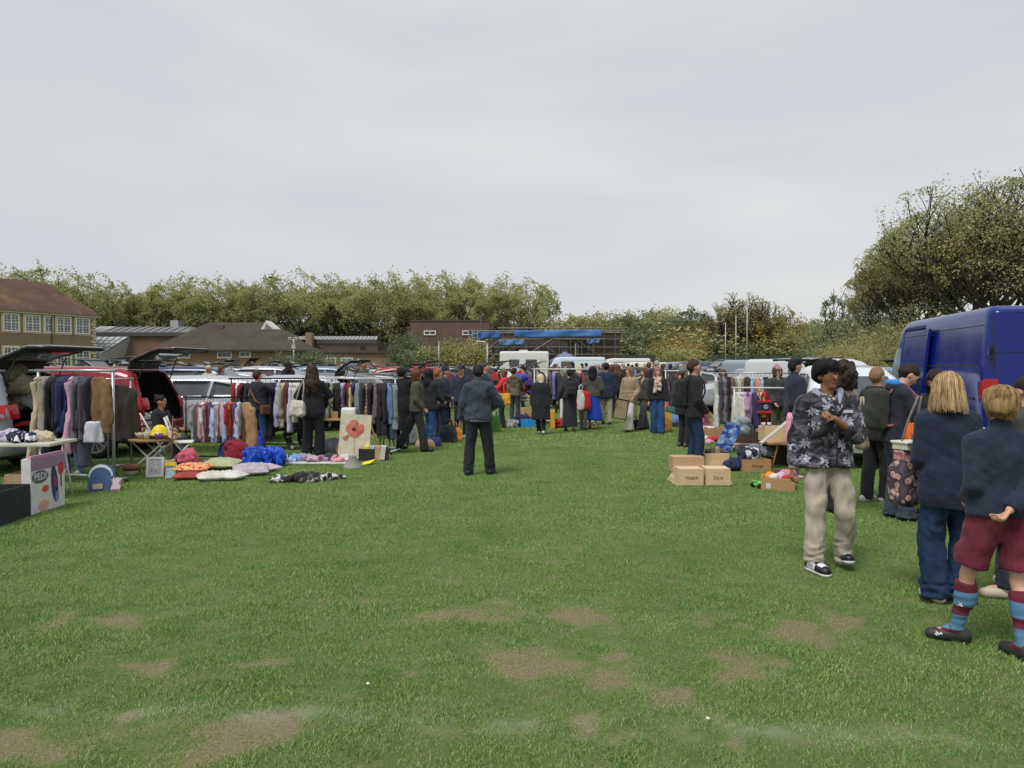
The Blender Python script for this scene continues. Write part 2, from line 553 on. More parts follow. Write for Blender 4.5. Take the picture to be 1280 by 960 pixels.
ys = np.concatenate([[-300, -60, -15, -4, 0], np.arange(2, 26, 0.13), np.arange(26, 60, 2), [80, 120, 200, 400, 900, 2500]])
GX, GY = np.meshgrid(xs, ys, indexing='ij')
GZ = np.where((np.abs(GX) < 12.5) & (GY < 26) & (GY > -1), hgt(GX, GY), 0)
nx_, ny_ = GX.shape
_id = np.arange(nx_ * ny_).reshape(nx_, ny_)
_F = np.stack([_id[:-1, :-1], _id[1:, :-1], _id[1:, 1:], _id[:-1, 1:]], -1).reshape(-1, 4)
m, nt, b = newmat('turf')
l = nt.links.new
def grass_colour(nt, fine=True):
 l = nt.links.new
 n1 = noise(nt, 0.35, 4, 0.6); n2 = noise(nt, 3.5, 6, 0.72); n3 = noise(nt, 55.0, 5, 0.8, (1, 0.6, 1))
 r1 = ramp(nt, [(0.35, c(86, 114, 52)), (0.5, c(100, 128, 64)), (0.65, c(114, 136, 76))])
 r2 = ramp(nt, [(0.3, c(84, 100, 54)), (0.46, c(104, 116, 70)), (0.56, c(130, 126, 90)), (0.7, c(148, 136, 108))])
 mx = nt.nodes.new('ShaderNodeMix'); mx.data_type = 'RGBA'; mx.inputs[0].default_value = 0.5
 l(n1.outputs['Fac'], r1.inputs[0]); l(n2.outputs['Fac'], r2.inputs[0])
 l(r1.outputs[0], mx.inputs[6]); l(r2.outputs[0], mx.inputs[7])
 r3 = ramp(nt, [(0.3, (0.40, 0.45, 0.36, 1)), (0.48, (.9, .9, .9, 1)), (0.68, (1.0, 1.0, 1.0, 1))])
 l(n3.outputs['Fac'], r3.inputs[0])
 mu = nt.nodes.new('ShaderNodeMix'); mu.data_type = 'RGBA'; mu.blend_type = 'MULTIPLY'; mu.inputs[0].default_value = 0.8
 l(mx.outputs[2], mu.inputs[6]); l(r3.outputs[0], mu.inputs[7])
 return mu.outputs[2], n3
def paint_line(nt, b, col):
 """faint remains of a painted pitch line across the turf near the camera"""
 N = nt.nodes.new; l = nt.links.new
 gp = N('ShaderNodeNewGeometry'); s = N('ShaderNodeSeparateXYZ'); l(gp.outputs['Position'], s.inputs[0])
 a = N('ShaderNodeMath'); a.operation = 'MULTIPLY_ADD'; a.inputs[1].default_value = .075; l(s.outputs[0], a.inputs[0]); l(s.outputs[1], a.inputs[2])
 d = N('ShaderNodeMath'); d.operation = 'SUBTRACT'; d.inputs[1].default_value = 3.62; l(a.outputs[0], d.inputs[0])
 e = N('ShaderNodeMath'); e.operation = 'ABSOLUTE'; l(d.outputs[0], e.inputs[0])
 r = ramp(nt, [(0.01, (.17,) * 3 + (1,)), (0.16, (0, 0, 0, 1))]); l(e.outputs[0], r.inputs[0])
 n = N('ShaderNodeTexNoise'); n.inputs['Scale'].default_value = 3; n.inputs['Detail'].default_value = 5; l(gp.outputs['Position'], n.inputs['Vector']); r2 = ramp(nt, [(.42, (0, 0, 0, 1)), (.62, (1, 1, 1, 1))]); l(n.outputs['Fac'], r2.inputs[0])
 m = N('ShaderNodeMath'); m.operation = 'MULTIPLY'; l(r.outputs[0], m.inputs[0]); l(r2.outputs[0], m.inputs[1])
 x = N('ShaderNodeMix'); x.data_type = 'RGBA'; l(m.outputs[0], x.inputs[0]); l(col, x.inputs[6]); x.inputs[7].default_value = c(206, 216, 200); l(x.outputs[2], b.inputs['Base Color'])
gc, n3 = grass_colour(nt)
soil_n = noise(nt, 60, 6, 0.85)
soil = ramp(nt, [(0.3, c(78, 70, 50)), (0.45, c(126, 118, 90)), (0.55, c(140, 132, 102)), (0.7, c(172, 162, 130))])
l(soil_n.outputs['Fac'], soil.inputs[0])
ab = nt.nodes.new('ShaderNodeAttribute'); ab.attribute_name = 'bare'
sm = nt.nodes.new('ShaderNodeMath'); sm.operation = 'MULTIPLY_ADD'; sm.inputs[1].default_value = 1.5;
l(soil_n.outputs['Fac'], sm.inputs[0]);
sub = nt.nodes.new('ShaderNodeMath'); sub.operation = 'SUBTRACT'; l(ab.outputs['Fac'], sub.inputs[0]); sub.inputs[1].default_value = 0.72
l(sub.outputs[0], sm.inputs[2])
sr = ramp(nt, [(0.30, (0, 0, 0, 1)), (0.62, (1, 1, 1, 1))]); l(sm.outputs[0], sr.inputs[0])
mx = nt.nodes.new('ShaderNodeMix'); mx.data_type = 'RGBA'
l(sr.outputs[0], mx.inputs[0]); l(gc, mx.inputs[6]); l(soil.outputs[0], mx.inputs[7])
l(mx.outputs[2], b.inputs['Base Color'])
b.inputs['Roughness'].default_value = 1.0
b.inputs['Specular IOR Level'].default_value = 0.1
bp = nt.nodes.new('ShaderNodeBump'); bp.inputs['Strength'].default_value = 0.7; bp.inputs['Distance'].default_value = 0.03
l(n3.outputs['Fac'], bp.inputs['Height']); l(bp.outputs[0], b.inputs['Normal'])
paint_line(nt, b, mx.outputs[2])
gme = make_mesh('ground', np.stack([GX, GY, GZ], -1).reshape(-1, 3), _F, [m], None, True, {'bare': bare(GX, GY).ravel()})
struct(mobj('ground', gme))
# grass blades: tufts scattered with geometry nodes
def tuft(seed, nb, rad, hh, ww):
 r = np.random.default_rng(seed)
 V = []; F = []; T = []
 for i in range(nb):
  a = r.uniform(0, 6.28); d = rad * math.sqrt(r.random()); px_, py_ = d * math.cos(a), d * math.sin(a)
  h_ = hh * r.uniform(0.45, 1.25); w_ = ww * r.uniform(0.7, 1.3); ta = r.uniform(0, 6.28)
  ln = r.uniform(0.2, 1.0) * h_; la = r.uniform(0, 6.28)
  wx, wy = math.cos(ta) * w_ / 2, math.sin(ta) * w_ / 2
  lx, ly = math.cos(la) * ln, math.sin(la) * ln
  o = len(V)
  V += [(px_ - wx, py_ - wy, -.004), (px_ + wx, py_ + wy, -.004), (px_ + wx * .8 + lx * .35, py_ + wy * .8 + ly * .35, h_ * .6),
  (px_ - wx * .8 + lx * .35, py_ - wy * .8 + ly * .35, h_ * .6), (px_ + lx + wx * .15, py_ + ly + wy * .15, h_), (px_ + lx - wx * .15, py_ + ly - wy * .15, h_)]
  F += [(o, o + 1, o + 2, o + 3), (o + 3, o + 2, o + 4, o + 5)]
  t_ = r.random(); T += [t_] * 6
 return np.array(V), np.array(F), np.array(T)
gm, nt, b = newmat('grass_blade')
l = nt.links.new
at1 = nt.nodes.new('ShaderNodeAttribute'); at1.attribute_name = 'tint'
rb = ramp(nt, [(0.0, c(90, 124, 54)), (0.4, c(116, 154, 72)), (0.75, c(140, 172, 98)), (0.92, c(168, 176, 124)), (1.0, c(188, 180, 142))])
l(at1.outputs['Fac'], rb.inputs[0])
tcg = nt.nodes.new('ShaderNodeNewGeometry')
nz = nt.nodes.new('ShaderNodeTexNoise'); nz.inputs['Scale'].default_value = 1.1; nz.inputs['Detail'].default_value = 7; nz.inputs['Roughness'].default_value = .7
l(tcg.outputs['Position'], nz.inputs['Vector'])
rp = ramp(nt, [(0.3, (0.66, 0.80, 0.64, 1)), (0.5, (1.0, 1.0, 1.0, 1)), (0.68, (1.34, 1.12, 1.30, 1))]); l(nz.outputs['Fac'], rp.inputs[0])
mg = nt.nodes.new('ShaderNodeMix'); mg.data_type = 'RGBA'; mg.blend_type = 'MULTIPLY'; mg.inputs[0].default_value = 1
l(rb.outputs[0], mg.inputs[6]); l(rp.outputs[0], mg.inputs[7]); paint_line(nt, b, mg.outputs[2])
b.inputs['Roughness'].default_value = 0.6
b.inputs['Specular IOR Level'].default_value = 0.25
def scatter(name, pts, scl, rz, tuftpars, label):
 coll = bpy.data.collections.new(name + '_tufts')
 for i, tp in enumerate(tuftpars):
  V, F, T = tuft(i + 11, *tp)
  o = bpy.data.objects.new('grass_tuft', make_mesh('grass_tuft', V, F, [gm], None, True, {'tint': T}))
  coll.objects.link(o)
 me = bpy.data.meshes.new(name)
 me.vertices.add(len(pts)); me.vertices.foreach_set('co', pts.astype(np.float32).ravel())
 a = me.attributes.new('scl', 'FLOAT', 'POINT'); a.data.foreach_set('value', scl.astype(np.float32))
 a = me.attributes.new('rz', 'FLOAT', 'POINT'); a.data.foreach_set('value', rz.astype(np.float32))
 o = mobj(name, me)
 o['kind'] = 'stuff'; o['label'] = label; o['category'] = 'grass'
 ng = bpy.data.node_groups.new(name, 'GeometryNodeTree')
 ng.interface.new_socket('Geometry', in_out='INPUT', socket_type='NodeSocketGeometry')
 ng.interface.new_socket('Geometry', in_out='OUTPUT', socket_type='NodeSocketGeometry')
 N = ng.nodes.new; K = ng.links.new
 gi, go = N('NodeGroupInput'), N('NodeGroupOutput')
 ip = N('GeometryNodeInstanceOnPoints'); ci = N('GeometryNodeCollectionInfo')
 ci.inputs['Collection'].default_value = coll; ci.inputs['Separate Children'].default_value = True; ci.inputs['Reset Children'].default_value = True
 ip.inputs['Pick Instance'].default_value = True
 ri = N('FunctionNodeRandomValue'); ri.data_type = 'INT'; ri.inputs[4].default_value = 0; ri.inputs[5].default_value = len(tuftpars) - 1
 a1 = N('GeometryNodeInputNamedAttribute'); a1.data_type = 'FLOAT'; a1.inputs[0].default_value = 'scl'
 a2 = N('GeometryNodeInputNamedAttribute'); a2.data_type = 'FLOAT'; a2.inputs[0].default_value = 'rz'
 cx = N('ShaderNodeCombineXYZ')
 K(gi.outputs[0], ip.inputs['Points']); K(ci.outputs[0], ip.inputs['Instance']); K(ri.outputs[2], ip.inputs['Instance Index'])
 K(a2.outputs[0], cx.inputs[2]); K(cx.outputs[0], ip.inputs['Rotation']); K(a1.outputs[0], ip.inputs['Scale'])
 K(ip.outputs[0], go.inputs[0])
 md = o.modifiers.new('scatter', 'NODES'); md.node_group = ng
 return o
def gpts(y0, y1, dens, seed, xpad=1.6):
 r = np.random.default_rng(seed)
 W = lambda y: y * 0.70 + xpad
 n = int(dens * (y1 - y0) * (W(y1) * 2))
 x = r.uniform(-W(y1), W(y1), n); y = r.uniform(y0, y1, n)
 k = np.abs(x) < W(y)
 x, y = x[k], y[k]
 bv = bare(x, y)
 k = r.random(len(x)) > np.clip((bv - 0.12) * 1.15, 0, 0.74)
 x, y = x[k], y[k]
 clump = vnoise(x, y, 5.0, 9) * 0.6 + vnoise(x, y, 1.3, 10) * 0.4
 s_ = (0.72 + 0.75 * clump * clump) * r.uniform(0.75, 1.25, len(x)) * (1 - 0.45 * bare(x, y))
 return np.stack([x, y, hgt(x, y) - 0.003], 1), s_, r.uniform(0, 6.28, len(x))
TP = [(50, 0.07, 0.018, 0.0034), (42, 0.065, 0.023, 0.0036), (60, 0.085, 0.015, 0.0033), (44, 0.075, 0.019, 0.0036)]
scatter('grass', *gpts(2.6, 8.0, 340, 21), TP, 'short green grass of the playing field in front, worn in patches')
TP2 = [(48, 0.10, 0.019, 0.0052), (44, 0.095, 0.023, 0.0056), (52, 0.11, 0.017, 0.005)]
scatter('grass', *gpts(8.0, 16.0, 170, 22), TP2, 'mown green grass in the middle of the aisle between the stalls')
TP3 = [(36, 0.16, 0.026, 0.012), (36, 0.18, 0.03, 0.014)]
scatter('grass', *gpts(16.0, 34.0, 22, 23), TP3, 'far mown grass of the aisle under the crowd')
# small litter on the turf
for (px, py, lab) in [(885, 905, 'small white scrap of paper on the worn grass nearest the camera'), (460, 861, 'pale dry leaf lying in the grass near the soil patch')]:
 x0, y0 = g(px, py)
 mb = MB(); mb.add([(-.008, -.008, .016), (.008, -.01, .02), (.009, .007, .016), (-.006, .008, .022), (-.008, -.008, .018), (.008, -.01, .022), (.009, .007, .018), (-.006, .008, .024)],
  [(0, 3, 2, 1), (4, 5, 6, 7), (0, 1, 5, 4), (1, 2, 6, 5), (2, 3, 7, 6), (3, 0, 4, 7)])
 tag(mb.build('litter', M(c(225, 222, 205), 'card'), None, (x0, y0, 0.01)), lab, 'litter')
# =================================================================== TREES
def leafmat(name, stops, tr=0.25):
 m, nt, b = newmat(name)
 a = nt.nodes.new('ShaderNodeAttribute'); a.attribute_name = 'tint'
 r = ramp(nt, stops)
 oi = nt.nodes.new('ShaderNodeObjectInfo')
 ad = nt.nodes.new('ShaderNodeMath'); ad.operation = 'MULTIPLY_ADD'; ad.inputs[1].default_value = 0.22;
 su = nt.nodes.new('ShaderNodeMath'); su.operation = 'SUBTRACT'; su.inputs[1].default_value = 0.11
 nt.links.new(oi.outputs['Random'], ad.inputs[0]); nt.links.new(a.outputs['Fac'], ad.inputs[2])
 nt.links.new(ad.outputs[0], su.inputs[0]); nt.links.new(su.outputs[0], r.inputs[0])
 nt.links.new(r.outputs[0], b.inputs['Base Color'])
 b.inputs['Roughness'].default_value = 0.65; b.inputs['Specular IOR Level'].default_value = 0.25
 tn = nt.nodes.new('ShaderNodeBsdfTranslucent'); nt.links.new(r.outputs[0], tn.inputs[0])
 ms = nt.nodes.new('ShaderNodeMixShader'); ms.inputs[0].default_value = tr
 nt.links.new(b.outputs[0], ms.inputs[1]); nt.links.new(tn.outputs[0], ms.inputs[2])
 nt.links.new(ms.outputs[0], nt.nodes['Material Output'].inputs['Surface'])
 return m
PLANE = leafmat('plane_leaf', [(0.0, c(146, 152, 100)), (0.4, c(172, 176, 120)), (0.7, c(192, 192, 136)), (0.88, c(202, 194, 130)), (1.0, c(192, 170, 116))], .5)
DARKG = leafmat('dark_leaf', [(0.0, c(92, 106, 78)), (0.5, c(114, 126, 92)), (1.0, c(140, 148, 108))])
OLIVE = leafmat('olive_leaf', [(0.0, c(140, 140, 92)), (0.5, c(170, 166, 112)), (0.85, c(184, 170, 112)), (1.0, c(182, 156, 98))])
GOLD = leafmat('gold_leaf', [(0.0, c(140, 130, 74)), (0.5, c(172, 148, 80)), (1.0, c(190, 164, 92))])
BARK = M(c(92, 84, 72), 'bark'); BARKD = M(c(62, 56, 48), 'bark')
def tree_mesh(seed, H, trunk=0.32, spread=0.55, levels=4, kids=(6, 4, 3, 3), nleaf=16, lsize=0.3, sig=0.55, r0=0.32, up=0.35, lenf=0.62, leafat=2, drop=0.0, n_side=5, thin=0.0, first=0.42, env=None, rmin=0.02):
 r = np.random.default_rng(seed)
 segs = []; tips = []
 def grow(p, d, L_, rad, lev):
  n = 3 if lev < 2 else 2
  q = p.copy()
  for i in range(n):
   d = d + r.normal(size=3) * 0.13; d[2] += 0.05 * up; d /= np.linalg.norm(d)
   q2 = q + d * L_ / n
   ra, rb_ = rad * (1 - 0.4 * i / n), rad * (1 - 0.4 * (i + 1) / n)
   segs.append((q, q2, ra, rb_, lev)); q = q2
   if lev >= leafat: tips.append((q, lev))
  if lev >= levels: return
  for k in range(kids[lev]):
   t = r.uniform(0.45, 1.0) if lev > 0 else r.uniform(0.75, 1.0)
   b0 = p + (q - p) * t if k else q
   az = 6.283 * (k + r.uniform(0, 0.7)) / kids[lev]
   el = r.uniform(0.15, 1.0) * (1 - spread) + 0.1
   side = np.array([math.cos(az), math.sin(az), 0.0])
   nd = d * (0.35 + el * 0.7) + side * (0.55 + spread * r.uniform(0.2, 0.6)) * (0.35 if k == 0 else 1)
   nd[2] += up; nd /= np.linalg.norm(nd)
   grow(b0, nd, L_ * lenf * r.uniform(0.75, 1.15) * (1.0 if lev else first / trunk / lenf), rad * r.uniform(0.46, 0.64), lev + 1)
 grow(np.zeros(3), np.array([0, 0, 1.0]), H * trunk, r0, 0)
 V = []; F = []
 for (a, b2, ra, rb_, lev) in segs:
  k = n_side if lev < 2 else 3
  d = b2 - a; d /= np.linalg.norm(d) + 1e-9
  u = np.cross(d, [0.3, 0.9, 0.1]); u /= np.linalg.norm(u); w = np.cross(d, u)
  o = len(V)
  for (q, rr) in ((a, ra), (b2, rb_)):
   for i in range(k):
    t = 6.283 * i / k; V.append(q + (u * math.cos(t) + w * math.sin(t)) * max(rr, rmin))
  for i in range(k): F.append((o + i, o + (i + 1) % k, o + k + (i + 1) % k, o + k + i))
 wood = (np.array(V), np.array(F))
 ti = np.array([t[0] for t in tips])
 keep = r.random(len(ti)) > thin
 ti = ti[keep]
 P = np.repeat(ti, nleaf, 0)
 cl_t = np.repeat(np.clip(r.normal(0.45, 0.14, len(ti)), 0, 1), nleaf)
 P = P + r.normal(size=P.shape) * sig * np.array([1, 1, 0.8]); P[:, 2] -= drop * r.random(len(P))
 P = P[P[:, 2] > H * 0.06]
 cl_t = cl_t[:len(P)]
 n = len(P)
 a = r.normal(size=(n, 3)); a /= np.linalg.norm(a, axis=1)[:, None]
 b3 = np.cross(a, r.normal(size=(n, 3))); b3 /= np.linalg.norm(b3, axis=1)[:, None]
 s_ = lsize * r.uniform(0.5, 1.2, n)[:, None] / 2
 LV = np.stack([P - a * s_, P + b3 * s_ * 0.8, P + a * s_, P - b3 * s_ * 0.8], 1).reshape(-1, 3)
 LF = np.arange(n * 4).reshape(n, 4)
 tint = np.clip(cl_t + r.normal(0, 0.07, n), 0, 1)
 WV = wood[0]
 if env:
  ez, er, eh = env[0] * H, env[1] * H, env[2] * H
  def squash(Q, ref):
   dx, dy, dz = ref[:, 0], ref[:, 1], ref[:, 2] - ez
   az = np.arctan2(dy, dx)
   lim = 1 + .13 * np.sin(az * 3 + seed) * np.cos(dz * .5) + .10 * np.sin(az * 5 + dz * .9 + seed) + .07 * np.sin(az * 2 - dz * 1.4)
   d = np.sqrt((dx / er) ** 2 + (dy / er) ** 2 + (dz / eh) ** 2) / lim
   f = np.where((d > .8) & (ref[:, 2] > ez - eh * .6), (.8 + .25 * np.tanh((d - .8) / .5)) / np.maximum(d, 1e-6), 1)[:, None]
   return Q + (ref - [0, 0, ez]) * (f - 1)
  P_ = squash(P, P); LV = LV + np.repeat(P_ - P, 4, 0); P = P_; WV = squash(WV, WV); wood = (WV, wood[1])
 top = float(np.percentile(P[:, 2], 99.8)) if env else max(max(V_[2] for V_ in V), float(np.percentile(P[:, 2], 99.5)))
 # rescale to wanted height
 k = H / top
 return (wood[0] * k, wood[1]), (LV * k, LF, np.repeat(tint, 4))
_tm = {}
def tree(kind, x, y, Ht, label, cat='tree', group=None, rz=None, wide=1.0, leaf=None, bark=None, **kw):
 if kind not in _tm:
  w, lf = tree_mesh(**kw)
  _tm[kind] = (make_mesh('trunk', w[0], w[1], [bark or BARK], None, True), make_mesh('crown', lf[0], lf[1], [leaf], None, False, {'tint': lf[2]}), kw['H'])
 wm, lm, H0 = _tm[kind]
 t = thing('tree' if cat == 'tree' else 'shrub', label, cat, (x, y, 0), random.uniform(0, 6.28) if rz is None else rz, group)
 s = Ht / H0
 for nm, me, mt in (('trunk', wm, bark or BARK), ('crown', lm, leaf)):
  mobj(nm, me, mt, t, None, None, (s * wide, s * wide, s))
 return t
def tp(px, top, Y):  # position and height from photo pixels
 x, yy, z = at(px, top, Y); return x, Y, z
PL = [dict(seed=3 + i, H=16.5, trunk=0.32, spread=0.62, kids=(9, 6, 4, 3), nleaf=25, lsize=0.29, sig=0.52, r0=0.3, up=0.26, lenf=0.6, env=(.64, .33, .36), leafat=2, levels=4 if False else 3, first=0.5, thin=0.12) for i in range(4)]
rowpx = [(-20, 330, 118), (18, 338, 112), (52, 332, 116), (92, 340, 112), (125, 352, 120), (168, 366, 128), (196, 353, 124), (232, 346, 126), (270, 345, 124), (305, 352, 128), (338, 342, 122), (378, 340, 124), (412, 352, 128),
  (432, 350, 127), (468, 346, 122), (498, 340, 124), (532, 344, 126), (566, 341, 122), (598, 350, 126), (640, 346, 112), (655, 352, 118)]
for i, (px, tpy, Y) in enumerate(rowpx):
 x, y, H = tp(px, tpy, Y)
 tree('plane%d' % (i % 4), x, y, H, 'tall plane tree, %s from the left in the long row behind the buildings' % ORD[i], group='plane trees in the row behind the buildings', leaf=PLANE, wide=1.05, **PL[i % 4])
# low dark growth beneath the row
SH = [dict(seed=30 + i, H=6.0, trunk=0.12, spread=0.6, kids=(7, 5, 4), nleaf=62, lsize=0.25, sig=0.55, r0=0.16, up=0.15, lenf=0.7, leafat=1, levels=2, first=0.5) for i in range(2)]
def shrub(px, top, Y, label, leaf=DARKG, wide=1.2, group=None, k=None):
 x, y, H = tp(px, top, Y)
 k = random.randint(0, 1) if k is None else k
 return tree('shrub%d' % k, x, y, H, label, 'shrub', group, None, wide, leaf, BARKD, **SH[k])
for i, (px, tpy) in enumerate([(60, 392), (100, 398), (150, 400), (200, 408), (300, 405), (360, 408), (395, 412), (425, 405), (455, 410), (482, 400), (640, 402), (672, 405)]):
 shrub(px, tpy, 132, 'low dense shrub, %s from the left beneath the plane tree row' % ORD[i], DARKG if px % 2 else OLIVE, 1.7, 'shrubs beneath the plane tree row')
shrub(511, 414, 96, 'dark ivy covered bush at the corner of the brown brick block', DARKG, 0.6)
shrub(560, 424, 90, 'russet green bush in front of the brown brick block', OLIVE, 1.05)
shrub(580, 428, 89, 'green brown bush beside the scaffold ladder', OLIVE, .9)
shrub(538, 430, 91, 'dark green bush left of the russet bush', DARKG, 1.2)
shrub(389, 438, 84, 'rounded green bush in front of the long low brick building', DARKG, 1.6)
# trees beyond the scaffolded building, centre to right
BR = [dict(seed=50 + i, H=12.0, trunk=0.2, spread=0.5, kids=(8, 5, 4, 3), nleaf=20, lsize=0.32, sig=0.6, r0=0.25, up=0.25, env=(.55, .42, .45), lenf=0.6, leafat=1, levels=3, first=0.5) for i in range(3)]
DT = 'bushy dark green tree beyond the far end of the field'
for i, (px, tpy, Y, lf, wd) in enumerate([(702, 394, 150, OLIVE, 1.0), (722, 396, 155, PLANE, 1), (746, 390, 150, OLIVE, 1.1), (770, 389, 152, PLANE, 1.1), (792, 395, 150, DARKG, 1.1), (815, 388, 148, DARKG, 1.1),
  (835, 384, 145, PLANE, 1.1), (858, 385, 140, DARKG, 1.1), (876, 398, 138, DARKG, .9), (690, 402, 150, DARKG, 1)]):
 x, y, H = tp(px, tpy, Y)
 tree('broad%d' % (i % 3), x, y, H, {OLIVE: 'russet olive', PLANE: 'mid green', DARKG: 'bushy dark green'}[lf] + ' tree, %s of those beyond the far end of the field' % ORD[i],
  group='trees beyond the far end of the field', leaf=lf, wide=wd, **BR[i % 3])
for i, (px, tpy, Y) in enumerate([(700, 416, 135), (730, 414, 136), (760, 412, 134), (790, 414, 134), (812, 408, 133), (838, 420, 128), (866, 412, 132), (890, 422, 130), (915, 424, 128), (945, 426, 128), (975, 420, 128), (1005, 425, 126), (1035, 424, 120), (1065, 420, 110), (1095, 418, 105), (1125, 410, 100)]):
 shrub(px, tpy, Y, 'hedge shrub, %s from the left along the far edge of the field' % ORD[i], DARKG if i % 3 else OLIVE, 1.9, 'hedge shrubs along the far edge of the field')
shrub(850, 419, 120, 'yellowing bush by the far end of the field', GOLD, 1.0)
shrub(842, 428, 118, 'low green bush in front of the yellowing bush', PLANE, 1.6)
# autumn trees behind the white poles
BA = dict(seed=71, H=14.0, trunk=0.2, spread=0.5, kids=(7, 5, 5, 4), nleaf=4, lsize=0.26, sig=0.35, r0=0.34, rmin=.045, env=(.6, .42, .42), up=0.4, lenf=0.58, leafat=3, levels=4, first=0.5, thin=0.35)
BA2 = dict(BA, seed=74, thin=0.5)
AU = dict(seed=72, H=9.5, trunk=0.2, spread=0.55, kids=(7, 5, 4), nleaf=44, lsize=0.27, sig=0.5, r0=0.18, env=(.55, .42, .45), up=0.3, lenf=0.62, leafat=1, levels=2, first=0.5, thin=0.25)
for (px, tpy, Y, kind, kw, lf, lab, wd) in [
  (938, 366, 128, 'nearbare', BA, OLIVE, 'tall almost leafless tree with fine bare twigs behind the white poles', 1.15),
  (905, 376, 130, 'nearbare2', BA2, OLIVE, 'thin brown twiggy tree left of the white poles', 1.0),
  (962, 378, 130, 'nearbare', BA, GOLD, 'sparse yellowing tree right of the white poles', 1.1),
  (975, 392, 126, 'autumn', AU, GOLD, 'golden autumn tree right of the white poles', 1.1),
  (892, 400, 132, 'autumn', AU, GOLD, 'small orange autumn tree left of the white poles', 0.9),
  (985, 402, 124, 'autumn', AU, OLIVE, 'russet autumn tree beside the golden one', 1.0),
  (1020, 398, 124, 'autumn', AU, PLANE, 'pale green tree between golden tree and dark sparse tree', 1.0)]:
 x, y, H = tp(px, tpy, Y)
 tree(kind, x, y, H, lab, leaf=lf, wide=wd, bark=BARKD if kind != 'autumn' else BARK, **kw)
x, y, H = tp(1034, 362, 110)
tree('sparse', x, y, H, 'dark sparse tree with upright forked stems and clumped foliage', leaf=DARKG, bark=BARKD, rz=1.2, wide=0.62,
  seed=85, H=14, trunk=0.22, spread=0.3, kids=(4, 3, 3), nleaf=95, lsize=0.34, sig=0.42, r0=0.3, up=0.5, lenf=0.6, leafat=2, levels=2, first=0.45, thin=0.35)
x, y, H = tp(1056, 366, 108)
tree('sparse', x, y, H, 'second dark sparse tree close to the big plane trees', leaf=DARKG, bark=BARKD, rz=3.2, wide=0.55,
  seed=85, H=14)
# the big plane trees on the right
BIG = [dict(seed=90 + i, H=18, trunk=0.28, spread=0.62, kids=(9, 6, 5, 4), nleaf=12, lsize=0.22, sig=0.46, r0=0.38, up=0.24, env=(.57, .45, .43), lenf=0.58, leafat=3, levels=4, first=0.5, thin=0.38, n_side=7) for i in range(2)]
BIG[1].update(thin=0.55, nleaf=11, kids=(8, 5, 5, 4), lsize=.2, rmin=.03)
for (px, tpy, Y, k, lab, lf, wd, rz) in [
  (1203, 226, 62, 0, 'largest pale green plane tree with a dark trunk above the blue van', PLANE, .98, .3),
  (1158, 300, 68, 0, 'lower olive plane tree left of the largest one', OLIVE, .95, 2.0),
  (1106, 338, 76, 0, 'leftmost olive plane tree of the big group on the right', OLIVE, .72, 4.0),
  (1132, 290, 80, 0, 'pale green plane tree behind the olive ones on the right', PLANE, .75, 5.1),
  (1286, 214, 60, 1, 'half bare plane tree at the right edge of the field', OLIVE, 1.0, 1.1),
  (1262, 290, 72, 0, 'dense plane tree behind the half bare one at the right edge', OLIVE, 1.1, 2.6)]:
 x, y, H = tp(px, tpy, Y)
 tree('bigplane%d' % k, x, y, H, lab, leaf=lf, bark=BARKD, wide=wd, rz=rz, **BIG[k])
for i, (px, tpy, Y) in enumerate([(1072, 404, 62), (1094, 398, 58), (1122, 392, 60), (1150, 388, 58), (1185, 384, 60), (1082, 420, 54), (1240, 380, 62)]):
 x, y, H = tp(px, tpy, Y)
 tree('understorey', x, y, H, 'undergrowth shrub, %s from the left beneath the big plane trees' % ORD[i], 'shrub', 'undergrowth beneath the big plane trees', None, 1.15, [DARKG, OLIVE][i % 2], BARKD, **dict(SH[0], lsize=.11, nleaf=190, sig=.5, seed=44))
# distant wood closing the horizon
r = np.random.default_rng(5)
n = 56000
X_ = r.uniform(-260, 260, n); Y_ = r.uniform(175, 195, n); top_ = 9.0 + 4.0 * vnoise(X_, Y_, 0.06, 4) + 2.0 * vnoise(X_, Y_, 0.3, 8)
Z_ = top_ * np.sqrt(r.random(n))
P = np.stack([X_, Y_, Z_], 1); a = r.normal(size=(n, 3)); a /= np.linalg.norm(a, axis=1)[:, None]; b3 = np.cross(a, r.normal(size=(n, 3))); b3 /= np.linalg.norm(b3, axis=1)[:, None]
s_ = r.uniform(0.3, 0.62, n)[:, None]
LV = np.stack([P - a * s_, P + b3 * s_, P + a * s_, P - b3 * s_], 1).reshape(-1, 3)
tag(mobj('wood', make_mesh('wood', LV, np.arange(n * 4).reshape(n, 4), [DARKG], None, False, {'tint': np.repeat(np.clip(r.normal(.5, .25, n), 0, 1), 4)})), 'far off wood closing the view behind the field', 'wood', None, 'stuff')
